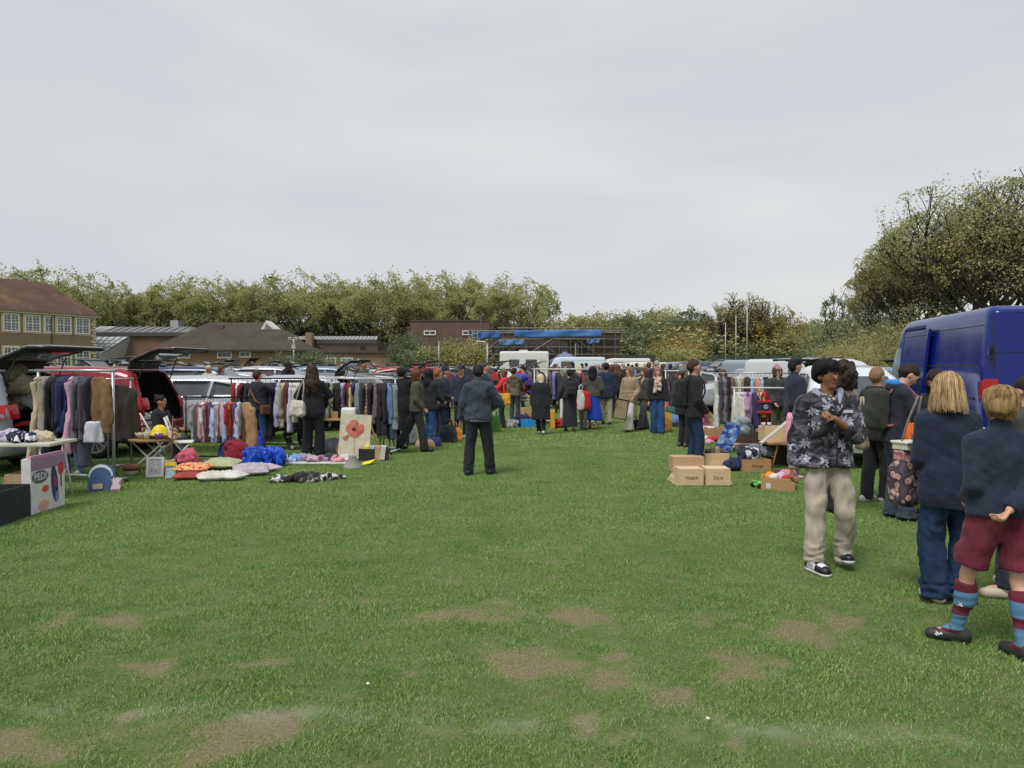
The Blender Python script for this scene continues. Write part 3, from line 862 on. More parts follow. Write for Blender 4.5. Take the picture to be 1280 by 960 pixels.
# =================================================================== BUILDINGS
def brickmat(name, a, b2, mort, sx=0.225, sz=0.075):
 m, nt, b = newmat(name)
 t = nt.nodes.new('ShaderNodeTexCoord'); s = nt.nodes.new('ShaderNodeSeparateXYZ'); cb = nt.nodes.new('ShaderNodeCombineXYZ')
 ad = nt.nodes.new('ShaderNodeMath'); ad.operation = 'ADD'
 nt.links.new(t.outputs['Object'], s.inputs[0]); nt.links.new(s.outputs[0], ad.inputs[0]); nt.links.new(s.outputs[1], ad.inputs[1])
 nt.links.new(ad.outputs[0], cb.inputs[0]); nt.links.new(s.outputs[2], cb.inputs[1])
 k = nt.nodes.new('ShaderNodeTexBrick'); k.inputs['Scale'].default_value = 1.0
 k.inputs['Brick Width'].default_value = sx; k.inputs['Row Height'].default_value = sz; k.inputs['Mortar Size'].default_value = 0.008
 k.inputs['Color1'].default_value = a; k.inputs['Color2'].default_value = b2; k.inputs['Mortar'].default_value = mort
 nt.links.new(cb.outputs[0], k.inputs['Vector'])
 n = noise(nt, 0.6, 5, 0.65); r = ramp(nt, [(0.3, (0.78, 0.78, 0.78, 1)), (0.7, (1.1, 1.08, 1.05, 1))]); nt.links.new(n.outputs['Fac'], r.inputs[0])
 mu = nt.nodes.new('ShaderNodeMix'); mu.data_type = 'RGBA'; mu.blend_type = 'MULTIPLY'; mu.inputs[0].default_value = 1
 nt.links.new(k.outputs[0], mu.inputs[6]); nt.links.new(r.outputs[0], mu.inputs[7]); nt.links.new(mu.outputs[2], b.inputs['Base Color'])
 b.inputs['Roughness'].default_value = 0.9
 return m
BRK = brickmat('school_brick', c(146, 120, 94), c(132, 104, 80), c(160, 146, 126))
BRK2 = brickmat('brown_brick', c(122, 96, 78), c(108, 84, 68), c(128, 112, 98))
BRK3 = brickmat('dark_brick', c(112, 88, 76), c(98, 76, 66), c(110, 98, 90))
STONE = M(c(206, 194, 162), 'card'); WHITE = M(c(228, 228, 224), 'plastic')
def tilemat(name, stops, row=0.3):
 m, nt, b = newmat(name)
 n = noise(nt, 0.55, 6, 0.7); r = ramp(nt, stops); nt.links.new(n.outputs['Fac'], r.inputs[0])
 w = nt.nodes.new('ShaderNodeTexWave'); w.wave_type = 'BANDS'; w.bands_direction = 'Z'; w.inputs['Scale'].default_value = 1 / row / 3.0; w.inputs['Distortion'].default_value = 0.4
 t = nt.nodes.new('ShaderNodeTexCoord'); nt.links.new(t.outputs['Object'], w.inputs['Vector'])
 bp = nt.nodes.new('ShaderNodeBump'); bp.inputs['Strength'].default_value = 0.5; bp.inputs['Distance'].default_value = 0.05
 nt.links.new(w.outputs[1], bp.inputs['Height']); nt.links.new(bp.outputs[0], b.inputs['Normal'])
 nt.links.new(r.outputs[0], b.inputs['Base Color']); b.inputs['Roughness'].default_value = 0.9
 return m
TILE = tilemat('clay_tile', [(0.25, c(76, 58, 50)), (0.5, c(94, 70, 56)), (0.64, c(116, 88, 60)), (0.8, c(136, 108, 70))])
TILE2 = tilemat('grey_tile', [(0.25, c(54, 50, 43)), (0.5, c(66, 60, 50)), (0.75, c(80, 73, 58))])
LEAD = M(c(126, 128, 128), 'metal', rough=0.6); ZINC = M(c(152, 154, 154), 'card'); DARKW = glassmat((0.03, 0.035, 0.04), 'dark_glass')
FELT = M(c(96, 88, 78), 'roof')
def window(parent, x0, x1, z0, z1, y=0.0, nx=2, nz=4, fr=0.09, pane=None, frame=None, sill=True, name='window'):
 f = MB()
 for (a, b_, c_, d) in ((x0, x0 + fr, z0, z1), (x1 - fr, x1, z0, z1), (x0 + fr, x1 - fr, z0, z0 + fr), (x0 + fr, x1 - fr, z1 - fr, z1)):
  f.bb(a, b_, y - 0.07, y + 0.03, c_, d)
 w = f.build(name, frame or WHITE, parent)
 gb = MB()
 for i in range(1, nx):
  xx = x0 + (x1 - x0) * i / nx; th = 0.07 if nx == 2 else 0.035; gb.bb(xx - th / 2, xx + th / 2, y - 0.05, y + 0.01, z0 + fr, z1 - fr)
 for i in range(1, nz):
  zz = z0 + (z1 - z0) * i / nz; th = 0.08 if i * 2 == nz else 0.035
  gb.bb(x0 + fr, x1 - fr, y - 0.045, y + 0.015, zz - th / 2, zz + th / 2)
 if gb.v: gb.build('glazing_bars', frame or WHITE, w)
 MB().bb(x0 + fr, x1 - fr, y + 0.0, y + 0.012, z0 + fr, z1 - fr).build('pane', pane or DARKW, w)
 if sill: MB().bb(x0 - 0.08, x1 + 0.08, y - 0.13, y, z0 - 0.12, z0 - 0.003).build('sill', frame or STONE, w)
 return w
# --- brick school, left. local x runs from the far corner towards the camera
cxn, cyn = at(120, 458, 93)[:2]
school = thing('school_building', 'two storey brick school with tall white windows, stone quoins and weathered tiled hip roof', 'school', (cxn, cyn, 0), math.atan2(-0.91, -0.415))
# local +x = towards camera/left, outward normal must be local... y axis = rot90(x) = (0.91,-0.415): outward
LN, DP, EV, RG = 42.0, 9.0, 7.85, 11.7
MB().bb(0.06, LN, -DP, -0.02, 0, EV).build('wall', BRK, school)
rf = MB(); o_ = 0.45
rf.add([(-o_, o_, EV), (LN, o_, EV), (LN, -DP - o_, EV), (-o_, -DP - o_, EV), (3.0, -DP / 2, RG), (LN, -DP / 2, RG)],
  [(0, 1, 5, 4), (0, 4, 3), (3, 4, 5, 2), (1, 2, 5), (0, 3, 2, 1)])
rf.build('roof', TILE, school)
MB().bb(-0.4, LN, 0.0, 0.42, EV - 0.28, EV - 0.01).build('eaves_board', STONE, school)
MB().bb(-0.47, LN, 0.43, 0.54, EV - 0.12, EV + 0.02).build('gutter', M(c(120, 112, 98), 'plastic'), school)
for i in range(22):
 z = 0.3 * i * 1.16
 MB().bb(-0.03, 0.62 if i % 2 else 0.38, -0.4, 0.05, z + 0.02, z + 0.28).build('quoin', STONE, school)
wx = 0.85
for i, wid in enumerate([1.75, 1.75, 0.95, 1.75, 1.75, 1.75, 1.75, 1.75, 1.75, 1.75]):
 for (z0, z1) in ((5.55, 7.45), (1.7, 3.85)):
  MB().bb(wx - 0.16, wx + wid + 0.16, 0.0, 0.02, z0 - 0.16, z1 + 0.14).build('window_surround', STONE, school)
  f = MB(); W_ = window(school, 0, 1, 0, 1) if False else None
  w = MB()
  for (a, b_, c_, d) in ((wx, wx + .12, z0, z1), (wx + wid - .12, wx + wid, z0, z1), (wx + .12, wx + wid - .12, z0, z0 + .12), (wx + .12, wx + wid - .12, z1 - .12, z1)):
   w.bb(a, b_, 0.02, 0.11, c_, d)
  wo = w.build('window', WHITE, school)
  gb = MB(); nxx = 2 if wid > 1 else 1
  if nxx == 2: gb.bb(wx + wid / 2 - .05, wx + wid / 2 + .05, 0.03, 0.10, z0 + .12, z1 - .12)
  for q in (1, 2, 3, 4):
   if nxx == 2 and q in (1, 4): continue
  gb.bb(wx + .12, wx + wid - .12, 0.032, 0.095, (z0 + z1) / 2 - .04, (z0 + z1) / 2 + .04)
  for q in (1, 2, 4, 5):
   zz = z0 + (z1 - z0) * q / 6; gb.bb(wx + .12, wx + wid - .12, 0.036, 0.08, zz - .018, zz + .018)
  for q in ((0.25, 0.75) if nxx == 2 else (0.5,)):
   gb.bb(wx + wid * q - .018, wx + wid * q + .018, 0.038, 0.082, z0 + .12, z1 - .12)
  gb.build('glazing_bars', WHITE, wo)
  MB().bb(wx + .12, wx + wid - .12, 0.024, 0.04, z0 + .12, z1 - .12).build('pane', glassmat((0.10, 0.12, 0.13), 'school_glass'), wo)
 wx += wid + (0.62 if i not in (1, 2) else 0.5)
MB().tube([(5.55, 0.09, 0.2), (5.55, 0.09, EV - 0.3)], 0.06, 8).build('drainpipe', M(c(70, 66, 60), 'plastic'), school)
def bx(px, Y): return (px - 640) * Y / 960.0
def bz(py, Y): return 1.7 + (458 - py) * Y / 960.0
# --- low hall with raked glass front
Y0 = 97.0
h1 = thing('school_hall', 'low brick hall with grey stepped roof and raked glazed bay, right of the school', 'hall', (0, Y0, 0))
MB().bb(bx(112, Y0), bx(262, Y0), 0.3, 16, 0, bz(420, Y0)).build('wall', BRK2, h1)
MB().bb(bx(105, Y0), bx(232, Y0), -0.1, 16.2, bz(420, Y0), bz(415.5, Y0)).build('fascia', M(c(76, 76, 78), 'plastic'), h1)
mb = MB(); z0, z1 = bz(415.4, Y0), bz(407, Y0)
mb.add([(bx(105, Y0), 0.2, z0), (bx(236, Y0), 0.2, z0), (bx(236, Y0), 14, z0), (bx(105, Y0), 14, z0), (bx(118, Y0), 3.5, z1), (bx(226, Y0), 3.5, z1), (bx(226, Y0), 12, z1), (bx(118, Y0), 12, z1)],
  [(0, 1, 5, 4), (1, 2, 6, 5), (2, 3, 7, 6), (3, 0, 4, 7), (4, 5, 6, 7)])
mb.build('roof', LEAD, h1)
for i in range(12):
 xa = bx(108 + i * 10.2, Y0); MB().add([(xa, 0.14, z0), (xa + .12, 0.14, z0), (xa + .12 + (1.0 if i < 2 else 0), 3.44, z1 + .05), (xa + (1.0 if i < 2 else 0), 3.44, z1 + .05), (xa, 0.14, z0 + .1), (xa + .12, 0.14, z0 + .1), (xa + .12, 3.4, z1 + .1), (xa, 3.4, z1 + .1)],
  [(0, 1, 2, 3), (4, 7, 6, 5), (0, 4, 5, 1), (1, 5, 6, 2), (3, 2, 6, 7), (0, 3, 7, 4)]).build('roof_seam', ZINC, h1)
for (a, b_) in ((bx(196, Y0), bx(206, Y0)),):
 MB().bb(a, b_, 4, 6, z1, z1 + 0.9).build('roof_vent', M(c(190, 192, 190), 'metal'), h1)
# raked glazed bay
bay = MB(); xa, xb, xc = bx(108, Y0), bx(153, Y0), bx(166, Y0)
zt, zb = bz(421, Y0), bz(443, Y0)
bay.add([(xa, -0.3, zt), (bx(163, Y0), -0.3, zt), (xb - .8, -3.4, zb), (xa, -3.4, zb), (xa, 0.3, zt), (bx(163, Y0), 0.3, zt), (xb - .8, 0.3, 0), (xa, 0.3, 0), (xb - .8, -3.4, 0), (xa, -3.4, 0)],
  [(0, 1, 2, 3), (0, 4, 5, 1), (1, 5, 6, 8, 2), (3, 2, 8, 9), (0, 3, 9, 7, 4)])
bay.build('glazed_bay', M(c(168, 172, 174), 'plastic', rough=0.35), h1)
for i in range(8):
 t = i / 7.0; x1_ = xa + (bx(163, Y0) - xa) * t; x2_ = xa + (xb - .8 - xa) * t
 MB().tube([(x1_, -0.36, zt), (x2_, -3.46, zb)], 0.05, 4).build('glazing_bar', M(c(116, 118, 120), 'metal'), h1)
for i in range(1, 5):
 t = i / 5.0; MB().tube([(xa, -0.36 - 3.1 * t, zt + (zb - zt) * t), (bx(163, Y0) + (xb - .8 - bx(163, Y0)) * t, -0.36 - 3.1 * t, zt + (zb - zt) * t)], 0.035, 4).build('glazing_bar', M(c(116, 118, 120), 'metal'), h1)
# --- hipped pavilion with gablet
Y1 = 92.0
h2 = thing('school_canteen', 'single storey brick building under a big moss grey hipped roof with white gablet', 'building', (0, Y1, 0))
ev = bz(437, Y1); rg = bz(403, Y1 + 6.9)
MB().bb(bx(196, Y1), bx(366, Y1), 0.5, 13, 0, ev).build('wall', BRK, h2)
r2 = MB(); x0_, x1_, xr0, xr1 = bx(186, Y1), bx(386, Y1), bx(262, Y1 + 6.9), bx(333, Y1 + 6.9)
r2.add([(x0_, -0.2, ev), (x1_, -0.2, ev), (x1_, 14, ev), (x0_, 14, ev), (xr0, 6.9, rg), (xr1, 6.9, rg), (x0_, -0.2, ev - .14), (x1_, -0.2, ev - .14), (x1_, 14, ev - .14), (x0_, 14, ev - .14)],
  [(0, 1, 5, 4), (1, 2, 5), (2, 3, 4, 5), (3, 0, 4), (6, 7, 1, 0), (7, 8, 2, 1), (9, 6, 0, 3), (6, 9, 8, 7)])
r2.build('roof', TILE2, h2)
gx0, gx1 = bx(326, Y1 + 5), bx(346, Y1 + 5)
gb = MB(); gb.prism([(gx0, rg - 1.0), (gx1, rg - 1.0), ((gx0 + gx1) / 2 - .3, rg + .12)], 5.0, 7.2)
gl_ = gb.build('gablet', M(c(214, 214, 206), 'plastic'), h2)
MB().prism([(gx0 + .5, rg - .9), (gx1 - .5, rg - .9), ((gx0 + gx1) / 2 - .3, rg - .25)], 4.95, 4.995).build('louvre', M(c(120, 120, 116), 'plastic'), gl_)
MB().bb(x0_, x1_, -0.34, -0.22, ev - .2, ev - .02).build('gutter', M(c(62, 58, 54), 'plastic'), h2)
MB().bb(bx(246, Y1), bx(259, Y1), 5, 7, ev + 1.2, bz(403.5, Y1)).build('chimney', BRK3, h2)
for (a, b_, t_, d_, nn) in ((298, 312, 439.5, 446, 2), (270, 288, 439.5, 447, 3), (216, 236, 440, 447, 3), (357, 366, 446, 455, 1)):
 window(h2, bx(a, Y1), bx(b_, Y1), bz(d_, Y1), bz(t_, Y1), 0.5 - 0.03, nn, 1, .1)
# --- long low range with clerestory
Y2 = 96.0
h3 = thing('school_wing', 'long low brick wing with flat roof and grey glazed clerestory', 'building', (0, Y2, 0))
MB().bb(bx(366, Y2), bx(503, Y2), 0.2, 12, 0, bz(441, Y2)).build('wall', BRK, h3)
MB().bb(bx(360, Y2), bx(506, Y2), -0.2, 12.2, bz(441, Y2) + .002, bz(439, Y2)).build('roof_edge', M(c(74, 68, 64), 'plastic'), h3)
MB().bb(bx(362, Y2), bx(467, Y2), 3.0, 12, bz(439, Y2) + .003, bz(428.5, Y2)).build('upper_wall', BRK3, h3)
MB().bb(bx(376, Y2), bx(466, Y2), 2.9, 11, bz(428.4, Y2), bz(424, Y2)).build('clerestory_glass', glassmat((0.09, 0.1, 0.1), 'clerestory'), h3)
mb = MB(); za, zb_ = bz(424, Y2) + .004, bz(418, Y2)
mb.add([(bx(355, Y2), 2.5, za), (bx(467, Y2), 2.5, za), (bx(462, Y2), 6, zb_), (bx(352, Y2), 6, zb_), (bx(352, Y2), 11, zb_), (bx(462, Y2), 11, zb_), (bx(355, Y2), 2.5, za + .12), (bx(467, Y2), 2.5, za + .12)],
  [(0, 1, 7, 6), (6, 7, 2, 3), (3, 2, 5, 4), (0, 6, 3), (1, 2, 7)])
mb.build('clerestory_roof', ZINC, h3)
for i in range(22):
 xx = bx(357 + i * 5, Y2); MB().tube([(xx, 2.46, za + .13), (xx - .35, 6, zb_ + .04)], 0.045, 4).build('roof_seam', M(c(120, 122, 122), 'metal'), h3)
for i in range(14):
 xx = bx(376 + i * 6.6, Y2); MB().bb(xx, xx + .14, 2.85, 2.9, bz(428.2, Y2), bz(424.1, Y2)).build('mullion', M(c(150, 150, 148), 'plastic'), h3)
MB().bb(bx(378, Y2), bx(386, Y2), 1.5, 2.8, bz(441, Y2), bz(415, Y2)).build('chimney', BRK, h3)
for (a, b_, t_, d_, nn) in ((407, 420, 447, 456, 2), (426, 441, 447, 456, 2), (362, 372, 447, 458, 1)):
 window(h3, bx(a, Y2), bx(b_, Y2), bz(d_, Y2), bz(t_, Y2), 0.2 - .03, nn, 1, .12, glassmat((0.2, 0.26, 0.3), 'pale_glass'))
MB().bb(bx(444, Y2), bx(451, Y2), 2.93, 2.99, bz(436, Y2), bz(432, Y2)).build('vent', M(c(50, 46, 42), 'plastic'), h3)
# --- brown brick block
Y3 = 100.0
h4 = thing('brick_block', 'windowless looking brown brick block with two small white framed windows', 'building', (0, Y3, 0))
MB().bb(bx(513, Y3), bx(611, Y3), 0, 16, 0, bz(401.5, Y3)).build('wall', BRK3, h4)
MB().bb(bx(512.4, Y3), bx(611.6, Y3), -0.1, 16.1, bz(401.5, Y3) + .002, bz(400, Y3)).build('parapet', M(c(84, 72, 64), 'plastic'), h4)
for (a, b_) in ((530, 545), (578, 593)):
 window(h4, bx(a, Y3), bx(b_, Y3), bz(419, Y3), bz(413.3, Y3), -0.05, 2, 1, .12, sill=False)
# --- scaffolded building with blue sheeting
Y4 = 98.0
h5 = thing('flat_roofed_building', 'dark brick flat roofed building standing behind the scaffolding', 'building', (0, Y4, 0))
MB().bb(bx(590, Y4), bx(777, Y4), 1.6, 18, 0, bz(416, Y4)).build('wall', BRK3, h5)
MB().bb(bx(589, Y4), bx(778, Y4), 1.45, 18.2, bz(416, Y4) + .002, bz(414, Y4)).build('roof_edge', M(c(150, 146, 138), 'plastic'), h5)
for i in range(9):
 a = 600 + i * 17
 MB().bb(bx(a, Y4), bx(a + 9, Y4), 1.52, 1.59, bz(444, Y4), bz(427, Y4)).build('boarded_window', glassmat((0.035, 0.04, 0.05), 'boarded'), h5)
sc_ = thing('scaffolding', 'steel tube scaffolding with plank lifts across the brick building', 'scaffolding', (0, Y4, 0))
TUBE = M(c(118, 118, 114), 'metal', rough=0.5)
for px in list(range(587, 781, 14)):
 for yy in (-0.2, 1.1):
  MB().tube([(bx(px, Y4), yy, 0), (bx(px, Y4), yy, bz(409 if px > 630 else 394 if px < 625 and px % 28 == 13 else 406, Y4))], 0.05, 5).build('standard', TUBE, sc_)
for py in (410, 413.5, 424, 434, 443):
 for yy in (-0.26, 1.04):
  MB().tube([(bx(585 if py > 412 else 622, Y4), yy, bz(py, Y4)), (bx(780, Y4), yy, bz(py, Y4))], 0.045, 5).build('ledger', TUBE, sc_)
for (a, pa, b_, pb) in ((655, 446, 690, 424), (668, 424, 700, 446), (600, 446, 625, 424), (720, 424, 750, 446), (610, 424, 590, 444)):
 MB().tube([(bx(a, Y4), -0.34, bz(pa, Y4)), (bx(b_, Y4), -0.34, bz(pb, Y4))], 0.045, 5).build('brace', TUBE, sc_)
PLNK = M(c(170, 158, 132), 'wood')
for (a, b_, py) in ((640, 754, 422.6), (590, 640, 424.5), (700, 780, 415.6)):
 for k in range(4):
  MB().bb(bx(a, Y4), bx(b_, Y4), -0.12 + k * .3, 0.16 + k * .3, bz(py + .6, Y4), bz(py, Y4)).build('plank', PLNK, sc_)
for px in (590.5, 597.5):
 MB().tube([(bx(px, Y4), -0.45, 0.0), (bx(px, Y4), -0.45, bz(414, Y4))], 0.06, 5).build('ladder_rail', M(c(196, 190, 176), 'metal'), sc_)
for i in range(14):
 z = 0.35 + i * .42
 MB().tube([(bx(590.5, Y4), -0.45, z), (bx(597.5, Y4), -0.45, z)], 0.04, 4).build('ladder_rung', M(c(196, 190, 176), 'metal'), sc_)
MB().tube([(bx(719, Y4), -0.4, 0), (bx(719, Y4), -0.4, bz(430, Y4))], 0.07, 5).build('timber_post', PLNK, sc_)
def sheet(px0, px1, py0, py1, lab, col, y=-0.32):
 nx2, nz2 = 40, 5
 V = [];
 r = np.random.default_rng(int(px0))
 for i in range(nx2 + 1):
  for j in range(nz2 + 1):
   u, v = i / nx2, j / nz2
   V.append((bx(px0 + (px1 - px0) * u, Y4), y - 0.05 * math.sin(u * 37) - 0.07 * math.sin(u * 13 + v * 3), bz(py0 + (py1 - py0) * v + .5 * math.sin(u * 6), Y4)))
 F = [(i * (nz2 + 1) + j, (i + 1) * (nz2 + 1) + j, (i + 1) * (nz2 + 1) + j + 1, i * (nz2 + 1) + j + 1) for i in range(nx2) for j in range(nz2)]
 o = mobj('sheeting', make_mesh('sheeting', V, F, [M(col, 'plastic', 0.6, 0.16, 1.3)]), None, None, (0, Y4, 0))
 sm_ = o.modifiers.new('thick', 'SOLIDIFY'); sm_.thickness = 0.03
 tag(o, lab, 'sheeting')
sheet(643, 752, 412.8, 421.6, 'long bright blue plastic sheet wrapped along the top of the scaffolding', c(62, 112, 178))
sheet(592, 626, 415.0, 423.5, 'blue plastic sheet at the left end of the scaffolding', c(50, 88, 150))
sheet(624, 655, 424.8, 431.5, 'paler blue sheet under the scaffold planks left of centre', c(86, 124, 166))
sheet(733, 749, 423.5, 429.5, 'small blue grey sheet under the right end of the planks', c(84, 120, 158))
# poles and lamps
def post(px, top, Y, lab, cat, rad=0.06, col=c(214, 214, 208)):
 x, y, z = at(px, top, Y)
 t = thing('goal_post' if cat == 'post' else 'lamp_post', lab, cat, (x, Y, 0))
 MB().tube([(0, 0, 0), (0, 0, z)], [rad, rad * .8], 8).build('pole', M(col, 'metal', rough=0.5), t, smooth=True)
 MB().lathe([(rad * 2.2, 0), (rad * 2.2, .05), (rad * 1.2, .12)], 10).build('base', M(col, 'metal', rough=0.5), t)
 MB().lathe([(rad * .8, 0), (rad * .9, .04), (0.01, .08)], 8, (0, 0, z)).build('cap', M(col, 'plastic'), t)
 return t, z
post(907, 404, 105, 'leftmost and shortest of the three white poles before the autumn trees', 'post', .06, c(190, 190, 186))
post(920, 395, 105, 'middle white pole before the autumn trees', 'post', .06, c(190, 190, 186))
post(934, 384, 105, 'tallest white pole, rightmost of the three before the autumn trees', 'post', .06, c(190, 190, 186))
t, z = post(367, 424, 82, 'grey camera pole with two white cameras before the hipped roof', 'camera pole', .1, c(176, 176, 170))
for s_ in (-1, 1):
 cm_ = MB().bb(s_ * .2 - .12 + s_ * .12, s_ * .2 + .12 + s_ * .12, -.45, .1, z - .1, z + .2).build('camera', M(c(206, 206, 202), 'plastic'), t, bev=0.03)
 MB().lathe([(.08, -.48), (.08, -.451)], 10, (s_ * .32, 0, z + .05), 0, 'y').build('lens', DARKW, cm_)
MB().bb(-.18, .18, -.15, .15, z - 1.0, z - .45).build('junction_box', M(c(180, 180, 176), 'plastic'), t)
post(548.5, 427, 80, 'plain grey pole standing before the russet bush', 'post', .09, c(150, 152, 146))
t, z = post(609, 430, 88, 'short street lamp before the scaffolding', 'lamp', .09, c(190, 194, 196))
MB().tube([(0, 0, z), (-.25, 0, z + .25), (-.9, 0, z + .3)], .06, 6).build('lamp_arm', M(c(190, 194, 196), 'metal'), t)
MB().bb(-1.3, -.7, -.12, .12, z + .2, z + .34).build('lamp_head', M(c(200, 200, 200), 'plastic'), t, bev=.03)
# dark mesh fence along the far side
fn_ = thing('fence', 'long dark green mesh fence behind the vans at the far side', 'fence', (0, 118, 0))
FG = M(c(58, 70, 60), 'metal', rough=0.8)
MB().bb(bx(775, 118), bx(1125, 118), -.02, .02, 0.1, bz(443.5, 118)).build('mesh_panel', M(c(66, 76, 68), 'plastic', 0.9), fn_)
for i in range(18):
 x = bx(775, 118) + i * (bx(1125, 118) - bx(775, 118)) / 17
 MB().bb(x - .05, x + .05, -.09, -.021, 0, bz(442.5, 118)).build('post', FG, fn_)
hs = thing('brick_house', 'distant brick house glimpsed between dark trees and orange tree', 'house', (0, 160, 0))
MB().bb(bx(876, 160), bx(898, 160), 0, 6, 0, bz(415, 160)).build('wall', M(c(110, 84, 78), 'brick'), hs)
MB().prism([(bx(875, 160), bz(415, 160) + .003), (bx(899, 160), bz(415, 160) + .003), (bx(893, 160), bz(409, 160)), (bx(881, 160), bz(409, 160))], -.2, 6.2).build('roof', M(c(92, 80, 76), 'roof'), hs)
window(hs, bx(886, 160), bx(891, 160), bz(424, 160), bz(419, 160), -.08, 2, 1, .12)
# =================================================================== PEOPLE
def ik(a, t, l1, l2, hint):
 a, t, hint = np.array(a, float), np.array(t, float), np.array(hint, float)
 d = t - a; L_ = np.linalg.norm(d)
 if L_ > (l1 + l2) * 0.999: t = a + d / L_ * (l1 + l2) * 0.999; d = t - a; L_ = np.linalg.norm(d)
 u = d / L_
 x = (l1 * l1 - l2 * l2 + L_ * L_) / (2 * L_)
 h = math.sqrt(max(l1 * l1 - x * x, 0))
 p = hint - (hint @ u) * u; p /= np.linalg.norm(p) + 1e-9
 return a + u * x + p * h, t
SKIN = dict(pale=c(206, 160, 136), tan=c(180, 130, 100), brown=c(146, 100, 76), dark=c(92, 62, 50), ruddy=c(200, 145, 122))
def person(xy, face, h=1.70, vox=0.014, label='', group=None, skin='pale', seed=0,
  feet=((-.10, 0.0, 0), (.10, 0.0, 0)), footdir=(0, 0), hands=((-.27, .03, .80), (.27, .03, .80)), elbow=((-.3, -1, 0), (.3, -1, 0)),
  lean=0.0, hyaw=0.0, hpitch=0.0, drop=0.0, side=0.0, curl=(0.5, 0.5),
  hair=('short', c(40, 32, 28)), hat=None, top=None, mid=None, bottom=None, shoes=c(30, 30, 32), sole=None, wide=1.0, face_detail=False, hipz=0.92, twist=0.0, skinm=None, knees=None):
 """local frame: +Y is where the person faces, +X their right hand side. Empty-free: the body mesh is the thing"""
 s = h / 1.75
 fine = vox <= 0.017
 if vox > .0125: vox *= 1.12 if fine else 1.25
 face_ = vox < .029
 v = vox / s
 vb = v * (1.0 if face_detail else 1.12)
 rnd = random.Random(seed * 7 + 3)
 T0 = np.array([side, 0, hipz - drop])
 RL = rot3(-lean, 0, twist)
 def T(p): return T0 + RL @ (np.array(p, float) - np.array([0, 0, hipz]))
 RH = rot3(-lean * 0.35 - hpitch, 0, twist + hyaw)
 nb = T((0, -.005, 1.50))
 def Hd(p): return nb + RH @ (np.array(p, float) - np.array([0, -.005, 1.50]))
 legs = []
 for i, sg in enumerate((-1, 1)):
  hp = T0 + np.array([sg * .092 * wide, 0, -.02])
  ft = np.array(feet[i], float) + np.array([0, 0, .085])
  fd = rot3(0, 0, footdir[i]) @ np.array([0, 1, 0])
  kh = knees[i] if knees else (fd + np.array([sg * .12, 0, 0]))
  kn, an = ik(hp, ft, .418, .405, kh)
  legs.append((hp, kn, an, fd))
 arms = []
 for i, sg in enumerate((-1, 1)):
  shd = T((sg * .166 * wide, -.005, 1.40))
  el, wr = ik(shd, hands[i], .29, .26, elbow[i])
  arms.append((shd, el, wr))
 allp = np.array([q for a in legs for q in a[:3]] + [q for a in arms for q in a] + [nb, Hd((0, 0, 1.78))] + [np.array(f) for f in feet])
 lo, hi = allp.min(0) - .24, allp.max(0) + .24
 lo[2] = min(f[2] for f in feet) - .03
 SK = skinm or M(SKIN[skin] if isinstance(skin, str) else skin, 'skin')
 # ---------------- body
 B = SDF(lo, hi, vb)
 B.cap(T((-.07 * wide, 0, .95)), T((.07 * wide, 0, .95)), .105, k=.03, sc=(1, .9, 1))
 B.cap(T((0, 0, 1.0)), T((0, 0, 1.30)), .10 * wide, .125 * wide, k=.05, sc=(1.2, .8, 1), Rm=RL)
 B.cap(T((-.13 * wide, -.005, 1.40)), T((.13 * wide, -.005, 1.40)), .052, k=.05)
 B.cap(T((0, -.01, 1.42)), Hd((0, .0, 1.57)), .056, .052, k=.03)
 B.sph(Hd((0, -.012, 1.655)), .1, k=.02, sc=(.76, .95, .92), Rm=RH)
 B.cap(Hd((0, .028, 1.615)), Hd((0, .052, 1.562)), .062, .034, k=.03, sc=(.95, .9, 1), Rm=RH)
 B.sph(Hd((0, .05, 1.63)), .055, k=.03, sc=(1.05, .8, 1.1), Rm=RH)
 if face_:
  B.cap(Hd((0, .088, 1.648)), Hd((0, .108, 1.618)), .009, .0155, k=.014)
  for sg in (-1, 1):
   B.sph(Hd((sg * .078, -.008, 1.628)), .03, k=.008, sc=(.28, .65, 1.05), Rm=RH)
   B.sph(Hd((sg * .032, .100, 1.650)), .015, k=.012, sc=(1.1, .7, .7), Rm=RH, op='s')
   B.cap(Hd((sg * .016, .094, 1.668)), Hd((sg * .05, .078, 1.668)), .008, .007, k=.012)
  B.cap(Hd((-.017, .088, 1.588)), Hd((.017, .088, 1.588)), .0075, k=.006, sc=(1, 1, .8), Rm=RH)
  B.cap(Hd((-.013, .088, 1.577)), Hd((.013, .088, 1.577)), .0085, k=.005, sc=(1, 1, .8), Rm=RH)
  B.sph(Hd((0, .07, 1.55)), .022, k=.02)
 for (hp, kn, an, fd) in legs:
  B.cap(hp, kn, .078, .047, k=.03)
  B.cap(kn, an, .046, .036, k=.02)
  cf = kn * .68 + an * .32 - fd * .018
  B.sph(cf, .054, k=.03, sc=(.95, .95, 1.5))
  B.cap(an - [0, 0, .02], an + fd * .13 - [0, 0, .045], .036, .026, k=.02)
 for i, (shd, el, wr) in enumerate(arms):
  sg = (-1, 1)[i]
  B.cap(shd, el, .048, .040, k=.03)
  B.cap(el, wr, .040, .027, k=.02)
  f = (wr - el); f /= np.linalg.norm(f)
  # palm frame: side axis, towards body normal
  nrm = np.array([-sg, 0.0, 0.0]); nrm = nrm - (nrm @ f) * f
  if np.linalg.norm(nrm) < .2: nrm = np.array([0, 0, -1.0]) - (-f[2]) * f
  nrm /= np.linalg.norm(nrm)
  sd = np.cross(f, nrm) * 1.0; sd /= np.linalg.norm(sd)
  if sd[1] < 0 and abs(sd[1]) > .3: sd = -sd
  Rp = np.stack([sd, nrm, f], 1)
  pc = wr + f * .045
